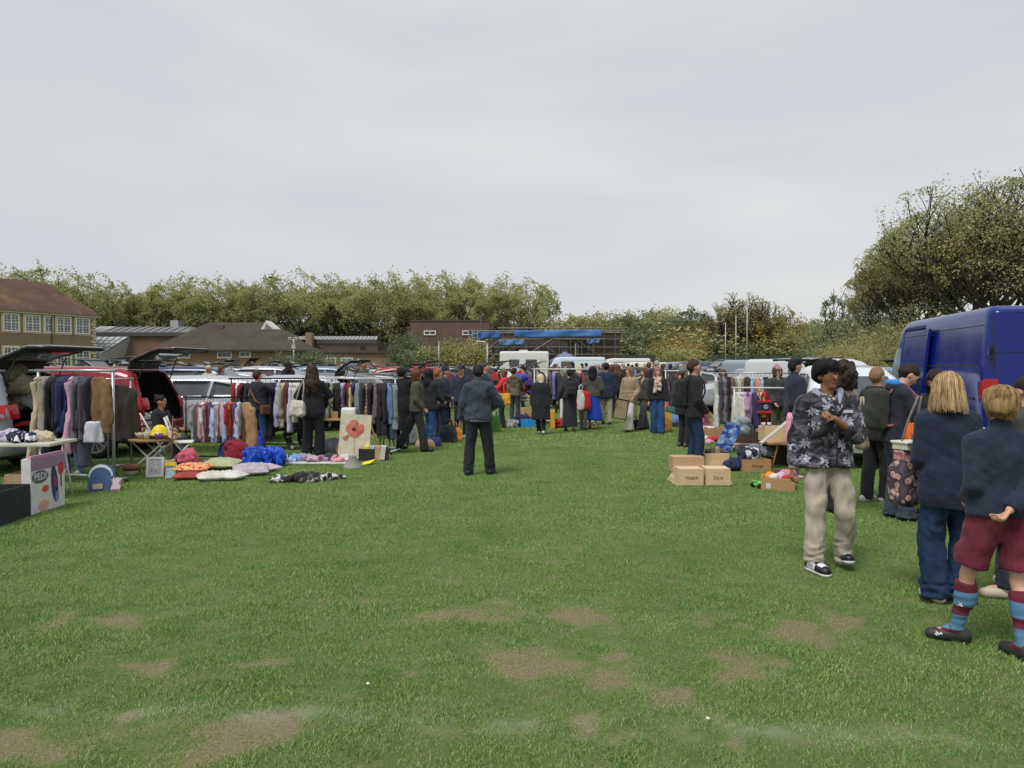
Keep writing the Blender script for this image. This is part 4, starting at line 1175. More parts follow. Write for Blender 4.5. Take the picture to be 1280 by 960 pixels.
  B.cap(wr + f * .01, wr + f * .075, .026, .036, k=.012, sc=(1.12, .5, 1), Rm=Rp)
  if fine:
   cu = curl[i]
   for q, (off, ln) in enumerate(((.030, .070), (.010, .078), (-.010, .073), (-.028, .058))):
    b0 = wr + f * .085 + sd * off
    d1 = f * math.cos(cu * .8) + nrm * math.sin(cu * .8); d2 = f * math.cos(cu * 1.9) + nrm * math.sin(cu * 1.9)
    b1 = b0 + d1 * ln * .5 + sd * off * .1; b2 = b1 + d2 * ln * .5
    B.cap(b0, b1, .0095, .009, k=.003); B.cap(b1, b2, .009, .0078, k=.003)
   t0 = wr + f * .03 + sd * .028; t1 = t0 + (f * .7 + sd * .6 + nrm * .35) * .038; t2 = t1 + (f * .9 + nrm * .3) * .03
   B.cap(t0, t1, .013, .011, k=.008); B.cap(t1, t2, .011, .009, k=.004)
  else:
   B.cap(pc + f * .05, pc + f * .09 + nrm * .03, .03, .022, k=.01, sc=(1.1, .55, 1), Rm=Rp)
   B.cap(wr + f * .03 + sd * .025, wr + f * .075 + sd * .045, .013, .011, k=.008)
 loc = (xy[0], xy[1], 0.0 if len(xy) < 3 else xy[2])
 root = B.build('person', [SK], None)
 root.location = loc; root.rotation_euler = (0, 0, face); root.scale = (s, s, s)
 tag(root, label, 'person', group)
 # ---------------- eyes, brows
 if face_detail:
  for sg in (-1, 1):
   e = SDF(Hd((sg * .032, .086, 1.650)) - .02, Hd((sg * .032, .086, 1.650)) + .02, .003)
   e.sph(Hd((sg * .032, .0815, 1.650)), .0125, k=0)
   e.build('eye', [M(c(150, 142, 134), 'skin')], root)
   e = SDF(Hd((sg * .032, .086, 1.650)) - .02, Hd((sg * .032, .09, 1.650)) + .02, .002)
   e.sph(Hd((sg * .032, .089, 1.650)), .0065, k=0)
   e.build('iris', [M(c(30, 22, 20), 'skin')], root)
   e = SDF(Hd((sg * .032, .09, 1.67)) - .04, Hd((sg * .032, .09, 1.67)) + .04, .0035)
   e.cap(Hd((sg * .014, .099, 1.671)), Hd((sg * .034, .094, 1.676)), .0045, .0045, k=.003)
   e.cap(Hd((sg * .034, .094, 1.676)), Hd((sg * .052, .080, 1.670)), .0045, .003, k=.003)
   e.build('eyebrow', [M(hair[1], 'hair')], root)
  e = SDF(Hd((0, .08, 1.58)) - .04, Hd((0, .1, 1.58)) + .04, .003)
  e.cap(Hd((-.019, .0885, 1.5885)), Hd((.019, .0885, 1.5885)), .0075, k=.003, sc=(1, 1.1, .75), Rm=RH)
  e.cap(Hd((-.015, .0885, 1.5765)), Hd((.015, .0885, 1.5765)), .0085, k=.001, sc=(1, 1.1, .8), Rm=RH)
  e.build('lips', [M(c(120, 72, 66), 'skin')], root)
 elif face_:
  for sg in (-1, 1):
   MB().tube([Hd((sg * .022, .093, 1.650)), Hd((sg * .032, .094, 1.651)), Hd((sg * .043, .088, 1.650))], [.003, .0055, .003], 6).build('eye', M(c(40, 32, 30), 'skin'), root)
   MB().tube([Hd((sg * .016, .100, 1.671)), Hd((sg * .034, .096, 1.676)), Hd((sg * .052, .082, 1.670))], [.003, .004, .003], 5).build('eyebrow', M(hair[1] if hair else c(40, 30, 30), 'hair'), root)
  MB().tube([Hd((-.02, .092, 1.583)), Hd((0, .099, 1.583)), Hd((.02, .092, 1.583))], [.003, .005, .003], 6).build('lips', M(c(150, 96, 88), 'skin'), root)
 # ---------------- hair
 if hair:
  st, hc = hair[0], hair[1]
  Hh = SDF(Hd((0, 0, 1.62)) - np.array([.3, .3, .62 if st in ('long', 'verylong') else .30]), Hd((0, 0, 1.65)) + .30, min(v, .03))
  th = {'short': .010, 'crop': .006, 'bowl': .022, 'bob': .022, 'long': .018, 'verylong': .018, 'curly': .03, 'mop': .026, 'bun': .012, 'tied': .012}[st]
  Hh.sph(Hd((0, -.016, 1.668)), .1 + th, k=.02, sc=(.80, .96, .90), Rm=RH)
  if st in ('short', 'crop', 'mop', 'bowl', 'tied', 'bun'):
   Hh.cap(Hd((0, -.05, 1.62)), Hd((0, -.04, 1.585)), .072 + th, .052, k=.03, sc=(.95, .8, 1), Rm=RH)
  if st == 'mop':
   Hh.sph(Hd((0, .02, 1.73)), .07, k=.03, sc=(1.15, 1.2, .6), Rm=RH)
  if st == 'bowl':
   Hh.sph(Hd((0, .02, 1.718)), .092, k=.03, sc=(1.0, .98, .66), Rm=RH)
   Hh.sph(Hd((0, -.025, 1.692)), .100, k=.03, sc=(1.0, .95, .8), Rm=RH)
  if st == 'bob':
   for sg in (-1, 1):
    Hh.cap(Hd((sg * .065, -.01, 1.66)), Hd((sg * .078, .005, 1.545)), .048, .036, k=.03)
   Hh.cap(Hd((0, -.06, 1.65)), Hd((0, -.06, 1.52)), .085, .07, k=.03, sc=(1.1, .7, 1), Rm=RH)
  if st in ('long', 'verylong'):
   zb = 1.36 if st == 'long' else 1.24
   for sg in (-1, 1):
    Hh.cap(Hd((sg * .066, -.012, 1.66)), T((sg * .10, .0, 1.44)), .044, .045, k=.03)
    Hh.cap(T((sg * .10, -.03, 1.46)), T((sg * .09, -.07, zb)), .045, .022, k=.03)
   Hh.cap(Hd((0, -.06, 1.64)), T((0, -.10, 1.42)), .09, .07, k=.04, sc=(1.15, .6, 1), Rm=RH)
   Hh.cap(T((0, -.10, 1.44)), T((0, -.115, zb - .03)), .08, .045, k=.04, sc=(1.3, .5, 1), Rm=RH)
  if st == 'curly':
   Hh.sph(Hd((0, -.03, 1.66)), .165, k=.04, sc=(1.05, .95, 1.0), Rm=RH)
   Hh.sph(Hd((0, -.05, 1.56)), .135, k=.04, sc=(1.15, .85, .9), Rm=RH)
  if st == 'bun': Hh.sph(Hd((0, -.10, 1.74)), .042, k=.01)
  if st == 'tied': Hh.cap(Hd((0, -.11, 1.66)), Hd((0, -.14, 1.50)), .032, .02, k=.02)
  # face opening
  top_ = {'bowl': 1.675, 'mop': 1.68, 'short': 1.70, 'crop': 1.705, 'bob': 1.69}.get(st, 1.695)
  w_ = .06 if st in ('bob', 'long', 'verylong', 'curly') else .075
  Hh.cap(Hd((0, .115, 1.44)), Hd((0, .115, top_ - w_ * .93)), w_ + .005, w_, k=.01, sc=(1, 1.05, 1), Rm=RH, op='s')
  if st in ('short', 'crop', 'mop', 'bowl', 'bun', 'tied'):
   for sg in (-1, 1):
    Hh.cap(Hd((sg * .085, .045, 1.50)), Hd((sg * .085, .035, 1.625)), .04, k=.01, op='s')
    Hh.cap(Hd((sg * .088, -.01, 1.55)), Hd((sg * .088, -.01, 1.618)), .026, k=.01, op='s')
   Hh.cap(Hd((-.12, -.02, 1.49)), Hd((.12, -.02, 1.49)), .072, k=.01, op='s')
  am = {'curly': .022, 'mop': .006, 'bowl': .005}.get(st, .004)
  if st == 'curly': Hh.disp(sines(seed + 1, 7, .02, (1, 1, 1), 9)); Hh.disp(sines(seed + 2, 17, .012, (1, 1, 1), 9))
  elif fine: Hh.disp(sines(seed + 9, 38, am * .45, (1, 1, .2), 9, .6)); Hh.disp(sines(seed + 1, 14, am, (1, 1, .18), 9, 1.0)); Hh.disp(sines(seed + 5, 26, am * .6, (1, 1, .15), 9, 1.0))
  Hh.build('hair', [M(hc, 'hair')], root)
 if hat:
  kind, hc = hat
  Q = SDF(Hd((0, .03, 1.70)) - .21, Hd((0, .03, 1.70)) + .21, min(v, .02))
  Q.sph(Hd((0, -.012, 1.672)), .118, k=.02, sc=(.80, .96, .93), Rm=RH)
  if kind == 'beanie': Q.cut(Hd((0, .07, 1.675)), -(RH @ np.array([0, -.25, 1.0])), .01); Q.cap(Hd((0, -.02, 1.745)), Hd((0, -.03, 1.775)), .045, k=.04)
  else:
   Q.cut(Hd((0, .0, 1.69)), -(RH @ np.array([0, 0, 1.0])), .006)
   if kind == 'cap': Q.sph(Hd((0, .115, 1.695)), .075, k=.01, sc=(1, 1, .16), Rm=rot3(-.2, 0, 0) @ RH)
   if kind == 'flatcap': Q.sph(Hd((0, .04, 1.735)), .10, k=.03, sc=(.98, 1.15, .4), Rm=RH)
   if kind == 'helmet': Q.sph(Hd((0, 0, 1.73)), .12, k=.02, sc=(.9, 1.1, .7), Rm=RH)
  if fine: Q.disp(sines(seed, 9, .003))
  Q.build('hat', [hc if not isinstance(hc, tuple) else M(hc, 'cloth')], root)
 # ---------------- trousers / skirt
 def ground_tap(p): return p
 if bottom:
  kind = bottom.get('kind', 'trousers'); col = bottom['col']
  mt = col if not isinstance(col, tuple) else M(col, 'cloth')
  t = bottom.get('t', .012); fl = bottom.get('flare', .0)
  Q = SDF(np.array([lo[0], lo[1], lo[2]]), np.array([hi[0], hi[1], T0[2] + .22]), v)
  if kind in ('trousers', 'shorts'):
   for i, (hp, kn, an, fd) in enumerate(legs):
    q = Q.like()
    q.cap(hp + [-(-1, 1)[i] * .012, 0, .0], kn, .084 + t, .060 + t + fl * .4, k=.006)
    if kind == 'trousers':
     endp = an + [0, 0, -.035 + bottom.get('short', 0)]
     q.cap(kn, endp, .060 + t + fl * .4, .052 + t + fl, k=.006)
     if t < .013: q.sph(kn * .7 + an * .3 - fd * .02, .058 + t, k=.03, sc=(.95, .95, 1.3))
     dn = (an - kn) / np.linalg.norm(an - kn)
     q.cut(endp + dn * .015, dn, .004)
    else:
     ln = bottom.get('len', .62)
     dn = (kn - hp) / np.linalg.norm(kn - hp)
     mp = hp + (kn - hp) * ln
     q.cap(hp, mp, .10 + t, .095 + t, k=.03)
     q.cut(mp + dn * .0, dn, .004)
    Q.merge(q, .02)
   Q.cap(T((-.068 * wide, 0, .93)), T((.068 * wide, 0, .93)), .104 + t * .5, k=.04, sc=(1, .92, 1))
   Q.cap(T((-.05 * wide, 0, .98)), T((.05 * wide, 0, 1.0)), .09 + t * .4, k=.03, sc=(1, .92, 1))
   am = bottom.get('fold', .005) * .62
   if v < .03:
    Q.disp(sines(seed + 11, 4.0, am, (1.2, 1.2, .7), 9, 1.6)); Q.disp(sines(seed + 12, 9, am * .6, (1.1, 1.1, .8), 9, 1.8))
    # crumple near the ankles
    f1 = sines(seed + 13, 9, am * 1.5, (.6, .6, 1.3), 7, 1.8)
    if kind == 'trousers': Q.disp(lambda P: f1(P) * np.clip((.30 - P[:, 2]) / .2, 0, 1))
  else:
   zb = bottom.get('hem', .30)
   w0, w1 = bottom.get('w', (.13, .26))
   Q.cap(T((0, 0, 1.02)), (T0[0], -.0, .90), .12, .15, k=.03, sc=(1.2, .95, 1))
   Q.cap((T0[0], 0, .92), (T0[0], (feet[0][1] + feet[1][1]) / 2, zb), .15, w1, k=.05, sc=(1.15, .9, 1))
   Q.cut((0, 0, zb), (0, 0, -1))
   nf = bottom.get('folds', 11)
   def fold(P):
    a = np.arctan2(P[:, 1], P[:, 0] - T0[0]); w = np.clip((.95 - P[:, 2]) / .5, 0, 1)
    return (np.sin(a * nf + 2 * np.sin(a * 2 + seed)) * .014 * w).astype(np.float32)
   Q.disp(fold)
  Q.build({'skirt': 'skirt', 'shorts': 'shorts'}.get(kind, 'trousers'), [mt], root)
 # ---------------- top
 def topgar(tp_, name, extra=0.0):
  col = tp_['col']; mt = col if not isinstance(col, tuple) else M(col, 'cloth')
  t = tp_.get('t', .018) + extra; hem = tp_.get('hem', .88); kind = tp_.get('kind', 'jacket')
  slz = tp_.get('slv', 1.0); slz = slz if isinstance(slz, tuple) else (slz, slz)
  zlo = min(hem, min(a[2][2] for a in arms), min(a[1][2] for a in arms)) - .12
  Q = SDF(np.array([lo[0], lo[1], max(zlo, lo[2])]), np.array([hi[0], hi[1], T((0, 0, 1.62))[2] + .08]), v)
  ww = wide * tp_.get('w', 1.0)
  Q.cap(T((0, 0, max(hem, .98))), T((0, 0, 1.31)), (.112 + t) * ww, (.128 + t) * ww, k=.04, sc=(1.22, .84, 1), Rm=RL)
  Q.cap(T((-.125 * wide, -.005, 1.395)), T((.125 * wide, -.005, 1.395)), .050 + t * .9, k=.06)
  Q.cap(T((-.08 * wide, -.02, 1.43)), T((.08 * wide, -.02, 1.43)), .045 + t, k=.04)
  if hem < 1.0:
   for sg in (-1, 1): Q.cap(T((sg * .052 * wide, 0, 1.0)), T((sg * .062 * wide, 0, max(hem, .86))), (.102 + t) * ww, (.118 + t) * ww, k=.04, sc=(1.08, .92, 1))
   e0 = T((0, 0, 1.0));
   if hem < .8: e1 = np.array([T0[0] + (T((0, 0, hem)) - T0)[0] * .3, (T((0, 0, hem)) - T0)[1] * .3, hem])
   else: e1 = T((0, 0, hem))
   Q.cap(e0, e1, (.122 + t) * ww, (.130 + t) * ww + tp_.get('flare', 0.0), k=.05, sc=(1.2, .88, 1))
  if hem < .8: Q.cut((0, 0, hem + .01), (0, 0, -1), .01)
  else:
   cp_ = T((0, 0, hem + .01)); Q.cut(cp_, -(RL @ np.array([0, 0, 1.0])), .012)
  # folds on the trunk
  if kind == 'puffer':
   pr = tp_.get('ribs', .085)
   Q.disp(lambda P: (-.012 * np.sqrt(np.abs(np.sin(math.pi * (P[:, 2] + .02 * np.sin(P[:, 0] * 9 + seed)) / pr))) + .008).astype(np.float32))
  for i, (shd, el, wr) in enumerate(arms):
   q = Q.like()
   end = el + (wr - el) * .97 * slz[i]
   rs = tp_.get('r', 0.0)
   q.cap(shd, el, .048 + t * .9 + rs, .041 + t * .9 + rs, k=.02)
   q.cap(el, end, .041 + t * .9 + rs, .031 + t * .7 + rs * .6, k=.008)
   f = (wr - el); f /= np.linalg.norm(f)
   q.cut(end, f, .003)
   if kind == 'puffer':
    def rib(P, shd=shd, el=el):
     d = np.linalg.norm(P - shd, axis=1)
     return (-.011 * np.sqrt(np.abs(np.sin(math.pi * d / .075))) + .007).astype(np.float32)
    q.disp(rib)
   Q.merge(q, .022)
  if v < .03:
   am = tp_.get('fold', .006) * .6
   Q.disp(sines(seed + 21, 4.0, am, (1.1, 1.1, .9), 9, 1.8)); Q.disp(sines(seed + 22, 9.5, am * .65, (1.1, 1.1, .9), 9, 2.0))
  if hem < .7:
   def fold(P):
    a = np.arctan2(P[:, 1], P[:, 0] - T0[0]); w = np.clip((.95 - P[:, 2]) / .5, 0, 1)
    return (np.sin(a * 6 + seed) * .012 * w).astype(np.float32)
   if kind != 'puffer': Q.disp(fold)
  # neck opening / collar / hood
  nk = tp_.get('neck', 'round')
  if nk == 'hood':
   Q.cap(T((-.07, -.07, 1.46)), T((.07, -.07, 1.46)), .06, k=.03)
   Q.cap(T((-.085, .0, 1.46)), T((-.05, .07, 1.40)), .034, .026, k=.03)
   Q.cap(T((.085, .0, 1.46)), T((.05, .07, 1.40)), .034, .026, k=.03)
   Q.cap(T((0, .01, 1.46)), Hd((0, .012, 1.62)), .062, .07, k=.01, op='s')
  elif nk == 'hoodup':
   Q.sph(Hd((0, -.03, 1.66)), .135, k=.03, sc=(.85, .95, .95), Rm=RH)
   Q.cap(Hd((0, .12, 1.56)), Hd((0, .12, 1.66)), .078, k=.02, op='s')
  elif nk == 'high':
   Q.cap(T((0, -.01, 1.44)), T((0, .0, 1.52)), .078, .072, k=.02)
   Q.cap(T((0, .03, 1.49)), Hd((0, .02, 1.60)), .060, .066, k=.006, op='s')
  elif nk == 'v':
   Q.cap(T((0, .12, 1.28)), T((0, .06, 1.46)), .012, .06, k=.01, op='s'); Q.sph(Hd((0, .01, 1.55)), .07, k=.01, op='s')
  else:
   Q.cap(T((0, .015, 1.49)), Hd((0, .015, 1.62)), .064, .075, k=.008, op='s')
  o = Q.build(name, [mt], root)
  return o
 if mid: topgar(mid, mid.get('name', 'shirt'), -.006)
 if top: topgar(top, top.get('name', 'jacket'))
 # ---------------- shoes
 if shoes is not None:
  for i, (hp, kn, an, fd) in enumerate(legs):
   base = np.array(feet[i], float)
   q = SDF(base - [.2, .22, .03], base + [.2, .22, .2], min(v * 1.15, .03))
   pt = bottom.get('toe', 0) if bottom else 0
   heel = base + [0, 0, .045] - fd * .045; toe = base + fd * .15 + [0, 0, .035 - 0]
   q.cap(heel, toe, .046, .040, k=.02, sc=(1, 1, .95))
   q.cap(heel + [0, 0, .01], an + [0, 0, .0], .044, .042, k=.03)
   q.cap(base + fd * .06 + [0, 0, .05], toe, .042, .036, k=.02)
   q.cut((0, 0, base[2] + .0), (0, 0, -1), .006)
   mats = [shoes if not isinstance(shoes, tuple) else M(shoes, 'plastic', 0.6)]
   q2 = None
   q.build('shoe', mats, root)
   if sole is not None and fine:
    q2 = SDF(base - [.2, .22, .03], base + [.2, .22, .06], min(v, .01))
    q2.cap(heel, toe, .050, .045, k=.02); q2.cut((0, 0, base[2] + .026), (0, 0, 1)); q2.cut((0, 0, base[2] - .002), (0, 0, -1))
    q2.build('shoe_sole', [M(sole, 'rubber')], root)
 root['_T'] = [float(x) for x in T0]
 del root['_T']
 root_frames = dict(T=T, Hd=Hd, RH=RH, arms=arms, legs=legs, s=s, RL=RL)
 PF[root.name] = root_frames
 return root
PF = {}
def strands(p, n, th, cols, z0, z1, spread=.0, seed=1, crown=(0, -.05), az=(0, 6.283), r1=1.0):
 """individual locks combed over the hair, from the crown down to the hairline"""
 fr = PF[p.name]; Hd = fr['Hd']; r = random.Random(seed)
 mbs = [MB() for _ in cols]
 for k in range(n):
  a = r.uniform(*az); ca, sa = math.cos(a), math.sin(a); off = th + r.uniform(-.001, .006); ze = z0 + (z1 - z0) * r.random(); ts = r.uniform(.05, .5); tw = r.uniform(-.25, .25)
  pts = []
  for i in range(8):
   t = ts + (1 - ts) * i / 7
   th_ = t * 1.75; aa = a + tw * t
   rx, ry, rz = .080 * (1 + off * 9), .096 * (1 + off * 8), .092 * (1 + off * 9)
   x = math.cos(aa) * math.sin(min(th_, 1.571)) * rx; y = math.sin(aa) * math.sin(min(th_, 1.571)) * ry - .014; z = 1.665 + math.cos(th_) * rz
   if th_ > 1.35:
    u = (th_ - 1.35) / .4; z = 1.68 + (ze - 1.68) * u; f = 1 + spread * u - (0 if spread else .35 * max(u - .2, 0)); x *= f; y = (y + .014) * f - .014
   pts.append(Hd((x + crown[0] * (1 - t), y + crown[1] * (1 - t) * .6, z)))
  mbs[k % len(cols)].tube(pts, [.0022] * 6 + [.0018, .0008], 3, 0, False)
 for m_, cc_ in zip(mbs, cols): m_.build('hair_locks', M(cc_, 'hair'), p, smooth=True)
def wpt(p, local):
 """world point of a person's local (1.75 m scale) point"""
 s = p.scale[0]; a = p.rotation_euler[2]
 x, y, z = [q * s for q in local]
 return (p.location[0] + x * math.cos(a) - y * math.sin(a), p.location[1] + x * math.sin(a) + y * math.cos(a), p.location[2] + z)
def place_on(o, p, local=(0, 0, 0)):
 """give a worn or carried thing the person's own frame (it stays a top-level thing)"""
 o.location = p.location; o.rotation_euler = p.rotation_euler; o.scale = p.scale
 return o
def backpack(p, col, label, size=(.15, .085, .22), z=1.22, strap=None, group=None):
 fr = PF[p.name]; T = fr['T']; RL = fr['RL']
 v = .014 if p.location[1] < 14 else .03
 q = SDF(T((0, -.25, z)) - .34, T((0, -.25, z)) + .34, v)
 q.box(T((0, -.235, z)), size, .06, 0, RL); q.box(T((0, -.235 - size[1] * .8, z - size[2] * .35)), (size[0] * .8, .05, size[2] * .5), .04, .02, RL)
 q.disp(sines(3, 7, .006))
 t = thing('backpack', label, 'backpack', (0, 0, 0), 0, group); place_on(t, p)
 q.build('bag_body', [M(col, 'cloth')], t)
 for sg in (-1, 1):
  MB().tube([T((sg * .09, -.15, z + .17)), T((sg * .10, -.08, 1.47)), T((sg * .105, .02, 1.485)), T((sg * .115, .13, 1.38)), T((sg * .14, .135, 1.25)), T((sg * .17, .06, 1.08)), T((sg * .13, -.15, z - .17))], .016, 6).build('strap', M(strap or col, 'cloth'), t, smooth=True)
 return t
def bag(pos, w, h, d, col, label, handle=0.22, rz=0.0, group=None, kind='tote', tilt=0.0, name='tote_bag', cat='bag', hcol=None, vox=0.016, seed=1, bulge=1.0):
 t = thing(name, label, cat, pos, rz, group)
 q = SDF((-w / 2 - .05, -d / 2 - .06, -.02), (w / 2 + .05, d / 2 + .06, h + .03), vox)
 q.box((0, 0, h / 2), (w / 2, d / 2, h / 2), min(d * .35, .04), 0)
 def f(P):
  u = 1 - (P[:, 2] / h)
  return (-(u * .35 * d * .3 * bulge) * np.sign(1) + .25 * d * np.clip(1 - u * 2.2, 0, 1)).astype(np.float32)
 q.disp(f, .2); q.disp(sines(seed, 5, .007, (1, 1, .7))); q.disp(sines(seed + 1, 12, .004, (1, 1, .7)))
 mt = col if not isinstance(col, tuple) else M(col, 'cloth')
 q.build('bag_body', [mt], t)
 if handle:
  for yy in (-d * .22, d * .22):
   MB().tube([(-w * .25, yy, h * .9), (-w * .2, yy * .8, h + handle * .7), (0, yy * .4, h + handle), (w * .2, yy * .8, h + handle * .7), (w * .25, yy, h * .9)], .012, 6).build('handle', M(hcol, 'cloth') if hcol else mt, t, smooth=True)
 return t
# =================================================================== THE CAST
PI = math.pi
AWAY, CAMW, RIGHT, LEFT = 0.0, math.pi, -math.pi / 2, math.pi / 2
def pos(px, Y): return ((px - 640) * Y / 960.0, Y)
NAVY = c(38, 44, 62); BLACK = c(30, 30, 34); CHAR = c(52, 54, 60); DENIM = c(48, 66, 98); DENIMD = c(40, 50, 74); OLV = c(78, 78, 62); BEIGE = c(196, 178, 142)
def denim(name, col, hi=1.35):
 m, nt, b = newmat(name)
 n = noise(nt, 5, 5, 0.65, (1, 1, .5)); n2 = noise(nt, 160, 2, 0.6, (1, 1, .12))
 r = ramp(nt, [(0.3, sh(col, .72)), (0.55, col), (0.75, sh(col, hi))]); nt.links.new(n.outputs['Fac'], r.inputs[0])
 r2 = ramp(nt, [(0.35, (.8, .8, .8, 1)), (0.65, (1.1, 1.1, 1.1, 1))]); nt.links.new(n2.outputs['Fac'], r2.inputs[0])
 mu = nt.nodes.new('ShaderNodeMix'); mu.data_type = 'RGBA'; mu.blend_type = 'MULTIPLY'; mu.inputs[0].default_value = 1
 nt.links.new(r.outputs[0], mu.inputs[6]); nt.links.new(r2.outputs[0], mu.inputs[7]); nt.links.new(mu.outputs[2], b.inputs['Base Color'])
 b.inputs['Roughness'].default_value = 0.9; b.inputs['Specular IOR Level'].default_value = 0.2
 return m
JEAN = denim('blue_denim', c(40, 58, 88)); JEAND = denim('dark_denim', c(34, 44, 66)); JEANM = denim('mid_denim', c(52, 82, 130)); JEANL = denim('pale_denim', c(104, 130, 162))
def splat_camo():
 m, nt, b = newmat('camo_splat_print')
 l = nt.links.new; N = nt.nodes.new
 t = N('ShaderNodeTexCoord')
 n = noise(nt, 8, 2, 0.5, (1, 1, 1.5), 1.4)
 cam_r = ramp(nt, [(0.0, c(34, 32, 38)), (0.42, c(54, 52, 60)), (0.50, c(74, 72, 82)), (0.58, c(104, 102, 112))], True)
 l(n.outputs['Fac'], cam_r.inputs[0])
 mp = N('ShaderNodeMapping'); mp.inputs['Scale'].default_value = (1, .35, 1); l(t.outputs['Object'], mp.inputs['Vector'])
 v = N('ShaderNodeTexVoronoi'); v.inputs['Scale'].default_value = 6.8; v.inputs['Randomness'].default_value = 0.62; l(mp.outputs[0], v.inputs['Vector'])
 s1 = N('ShaderNodeVectorMath'); s1.operation = 'SCALE'; s1.inputs['Scale'].default_value = 6.8; l(mp.outputs[0], s1.inputs[0])
 s2 = N('ShaderNodeVectorMath'); s2.operation = 'SCALE'; s2.inputs['Scale'].default_value = 6.8; l(v.outputs['Position'], s2.inputs[0])
 sb = N('ShaderNodeVectorMath'); sb.operation = 'SUBTRACT'; l(s1.outputs[0], sb.inputs[0]); l(s2.outputs[0], sb.inputs[1])
 sx = N('ShaderNodeSeparateXYZ'); l(sb.outputs[0], sx.inputs[0])
 an = N('ShaderNodeMath'); an.operation = 'ARCTAN2'; l(sx.outputs[2], an.inputs[0]); l(sx.outputs[0], an.inputs[1])
 m1 = N('ShaderNodeMath'); m1.operation = 'MULTIPLY'; m1.inputs[1].default_value = 7; l(an.outputs[0], m1.inputs[0])
 sn = N('ShaderNodeMath'); sn.operation = 'SINE'; l(m1.outputs[0], sn.inputs[0])
 rr = N('ShaderNodeMath'); rr.operation = 'MULTIPLY_ADD'; rr.inputs[1].default_value = 0.045; rr.inputs[2].default_value = 0.25; l(sn.outputs[0], rr.inputs[0])
 nn = noise(nt, 42, 3, .75); ad = N('ShaderNodeMath'); ad.operation = 'MULTIPLY_ADD'; ad.inputs[1].default_value = 1.15; l(nn.outputs['Fac'], ad.inputs[0]); l(v.outputs['Distance'], ad.inputs[2])
 a2 = N('ShaderNodeMath'); a2.operation = 'SUBTRACT'; a2.inputs[1].default_value = .565; l(ad.outputs[0], a2.inputs[0])
 lt = N('ShaderNodeMath'); lt.operation = 'LESS_THAN'; l(a2.outputs[0], lt.inputs[0]); l(rr.outputs[0], lt.inputs[1])
 g1 = N('ShaderNodeMath'); g1.operation = 'GREATER_THAN'; g1.inputs[1].default_value = .085; l(a2.outputs[0], g1.inputs[0])
 l1 = N('ShaderNodeMath'); l1.operation = 'LESS_THAN'; l1.inputs[1].default_value = .145; l(a2.outputs[0], l1.inputs[0])
 rg_ = N('ShaderNodeMath'); rg_.operation = 'MULTIPLY'; l(g1.outputs[0], rg_.inputs[0]); l(l1.outputs[0], rg_.inputs[1])
 mx = N('ShaderNodeMix'); mx.data_type = 'RGBA'; l(lt.outputs[0], mx.inputs[0]); l(cam_r.outputs[0], mx.inputs[6]); mx.inputs[7].default_value = c(196, 198, 214)
 mx2 = N('ShaderNodeMix'); mx2.data_type = 'RGBA'; l(rg_.outputs[0], mx2.inputs[0]); l(mx.outputs[2], mx2.inputs[6]); mx2.inputs[7].default_value = c(60, 58, 68)
 l(mx2.outputs[2], b.inputs['Base Color']); b.inputs['Roughness'].default_value = .6; b.inputs['Specular IOR Level'].default_value = .3
 return m
# ---- teenager in the camouflage jacket
tx, ty = pos(1034, 6.45)
teen = person((tx, ty), CAMW + .02, 1.735, .009, 'teenage boy in grey camouflage puffer jacket with white splats, one hand on his chest', None, 'brown', 3,
  feet=((-.17, -.03, .035), (.15, .13, 0)), footdir=(-.15, .2), hands=((.03, .215, 1.285), (.29, .02, .86)), elbow=((-.8, -.2, -.6), (.5, -.8, 0)),
  hyaw=.26, hpitch=0.0, hair=('bowl', c(20, 19, 22)), top=dict(col=splat_camo(), t=.036, hem=.86, kind='jacket', neck='hood', fold=.011, r=.012, flare=.004, w=1.0, slv=(.5, 1.0)),
  mid=dict(col=BLACK, t=.012, hem=.98, slv=.5, name='black_top'), bottom=dict(col=M(c(174, 166, 148), 'cloth', var=.08), t=.014, flare=.012, fold=.013), shoes=None, face_detail=True, curl=(1.35, .7), knees=None)
fr = PF[teen.name]; T, Hd = fr['T'], fr['Hd']
strands(teen, 380, .026, [c(22, 21, 24), c(44, 42, 46), c(12, 12, 14)], 1.64, 1.60, 0, 8, (0, 0))
for sg in (-1, 1):   # pale hood lining turned out at the collar
 q = SDF(T((sg * .08, .05, 1.44)) - .16, T((sg * .08, .05, 1.44)) + .16, .008)
 q.cap(T((sg * .105, .01, 1.50)), T((sg * .055, .125, 1.405)), .036, .010, k=.01, sc=(1, .55, 1))
 q.build('hood_lining', [M(c(150, 152, 170), 'cloth')], teen)
q = SDF(T((0, .06, 1.44)) - .12, T((0, .06, 1.44)) + .12, .007); q.cap(T((-.02, .085, 1.437)), T((.02, .085, 1.437)), .018, k=.01, sc=(1, .6, 1))
q.build('tee_shirt', [M(c(206, 198, 176), 'cloth')], teen)
gm_ = M(c(60, 56, 54), 'metal')
gl = MB()
for sg in (-1, 1):
 cc_ = Hd((sg * .033, .104, 1.648))
 ux = fr['RH'] @ np.array([1, 0, 0]); uz = fr['RH'] @ np.array([0, 0, 1])
 gl.tube([cc_ + ux * .027 * math.cos(a) + uz * .022 * math.sin(a) for a in [i * PI / 8 for i in range(17)]], .0022, 5)
 gl.tube([Hd((sg * .06, .102, 1.652)), Hd((sg * .078, .06, 1.65)), Hd((sg * .082, -.01, 1.645))], .002, 5)
gl.tube([Hd((-.006, .106, 1.652)), Hd((.006, .106, 1.652))], .002, 5)
gl.build('glasses', gm_, teen, smooth=True)
mb = MB(); mb.box(T((-.085, .195, 1.345)), (.085, .012, .022), -.35); mb.build('name_patch', M(c(200, 200, 206), 'cloth'), teen)
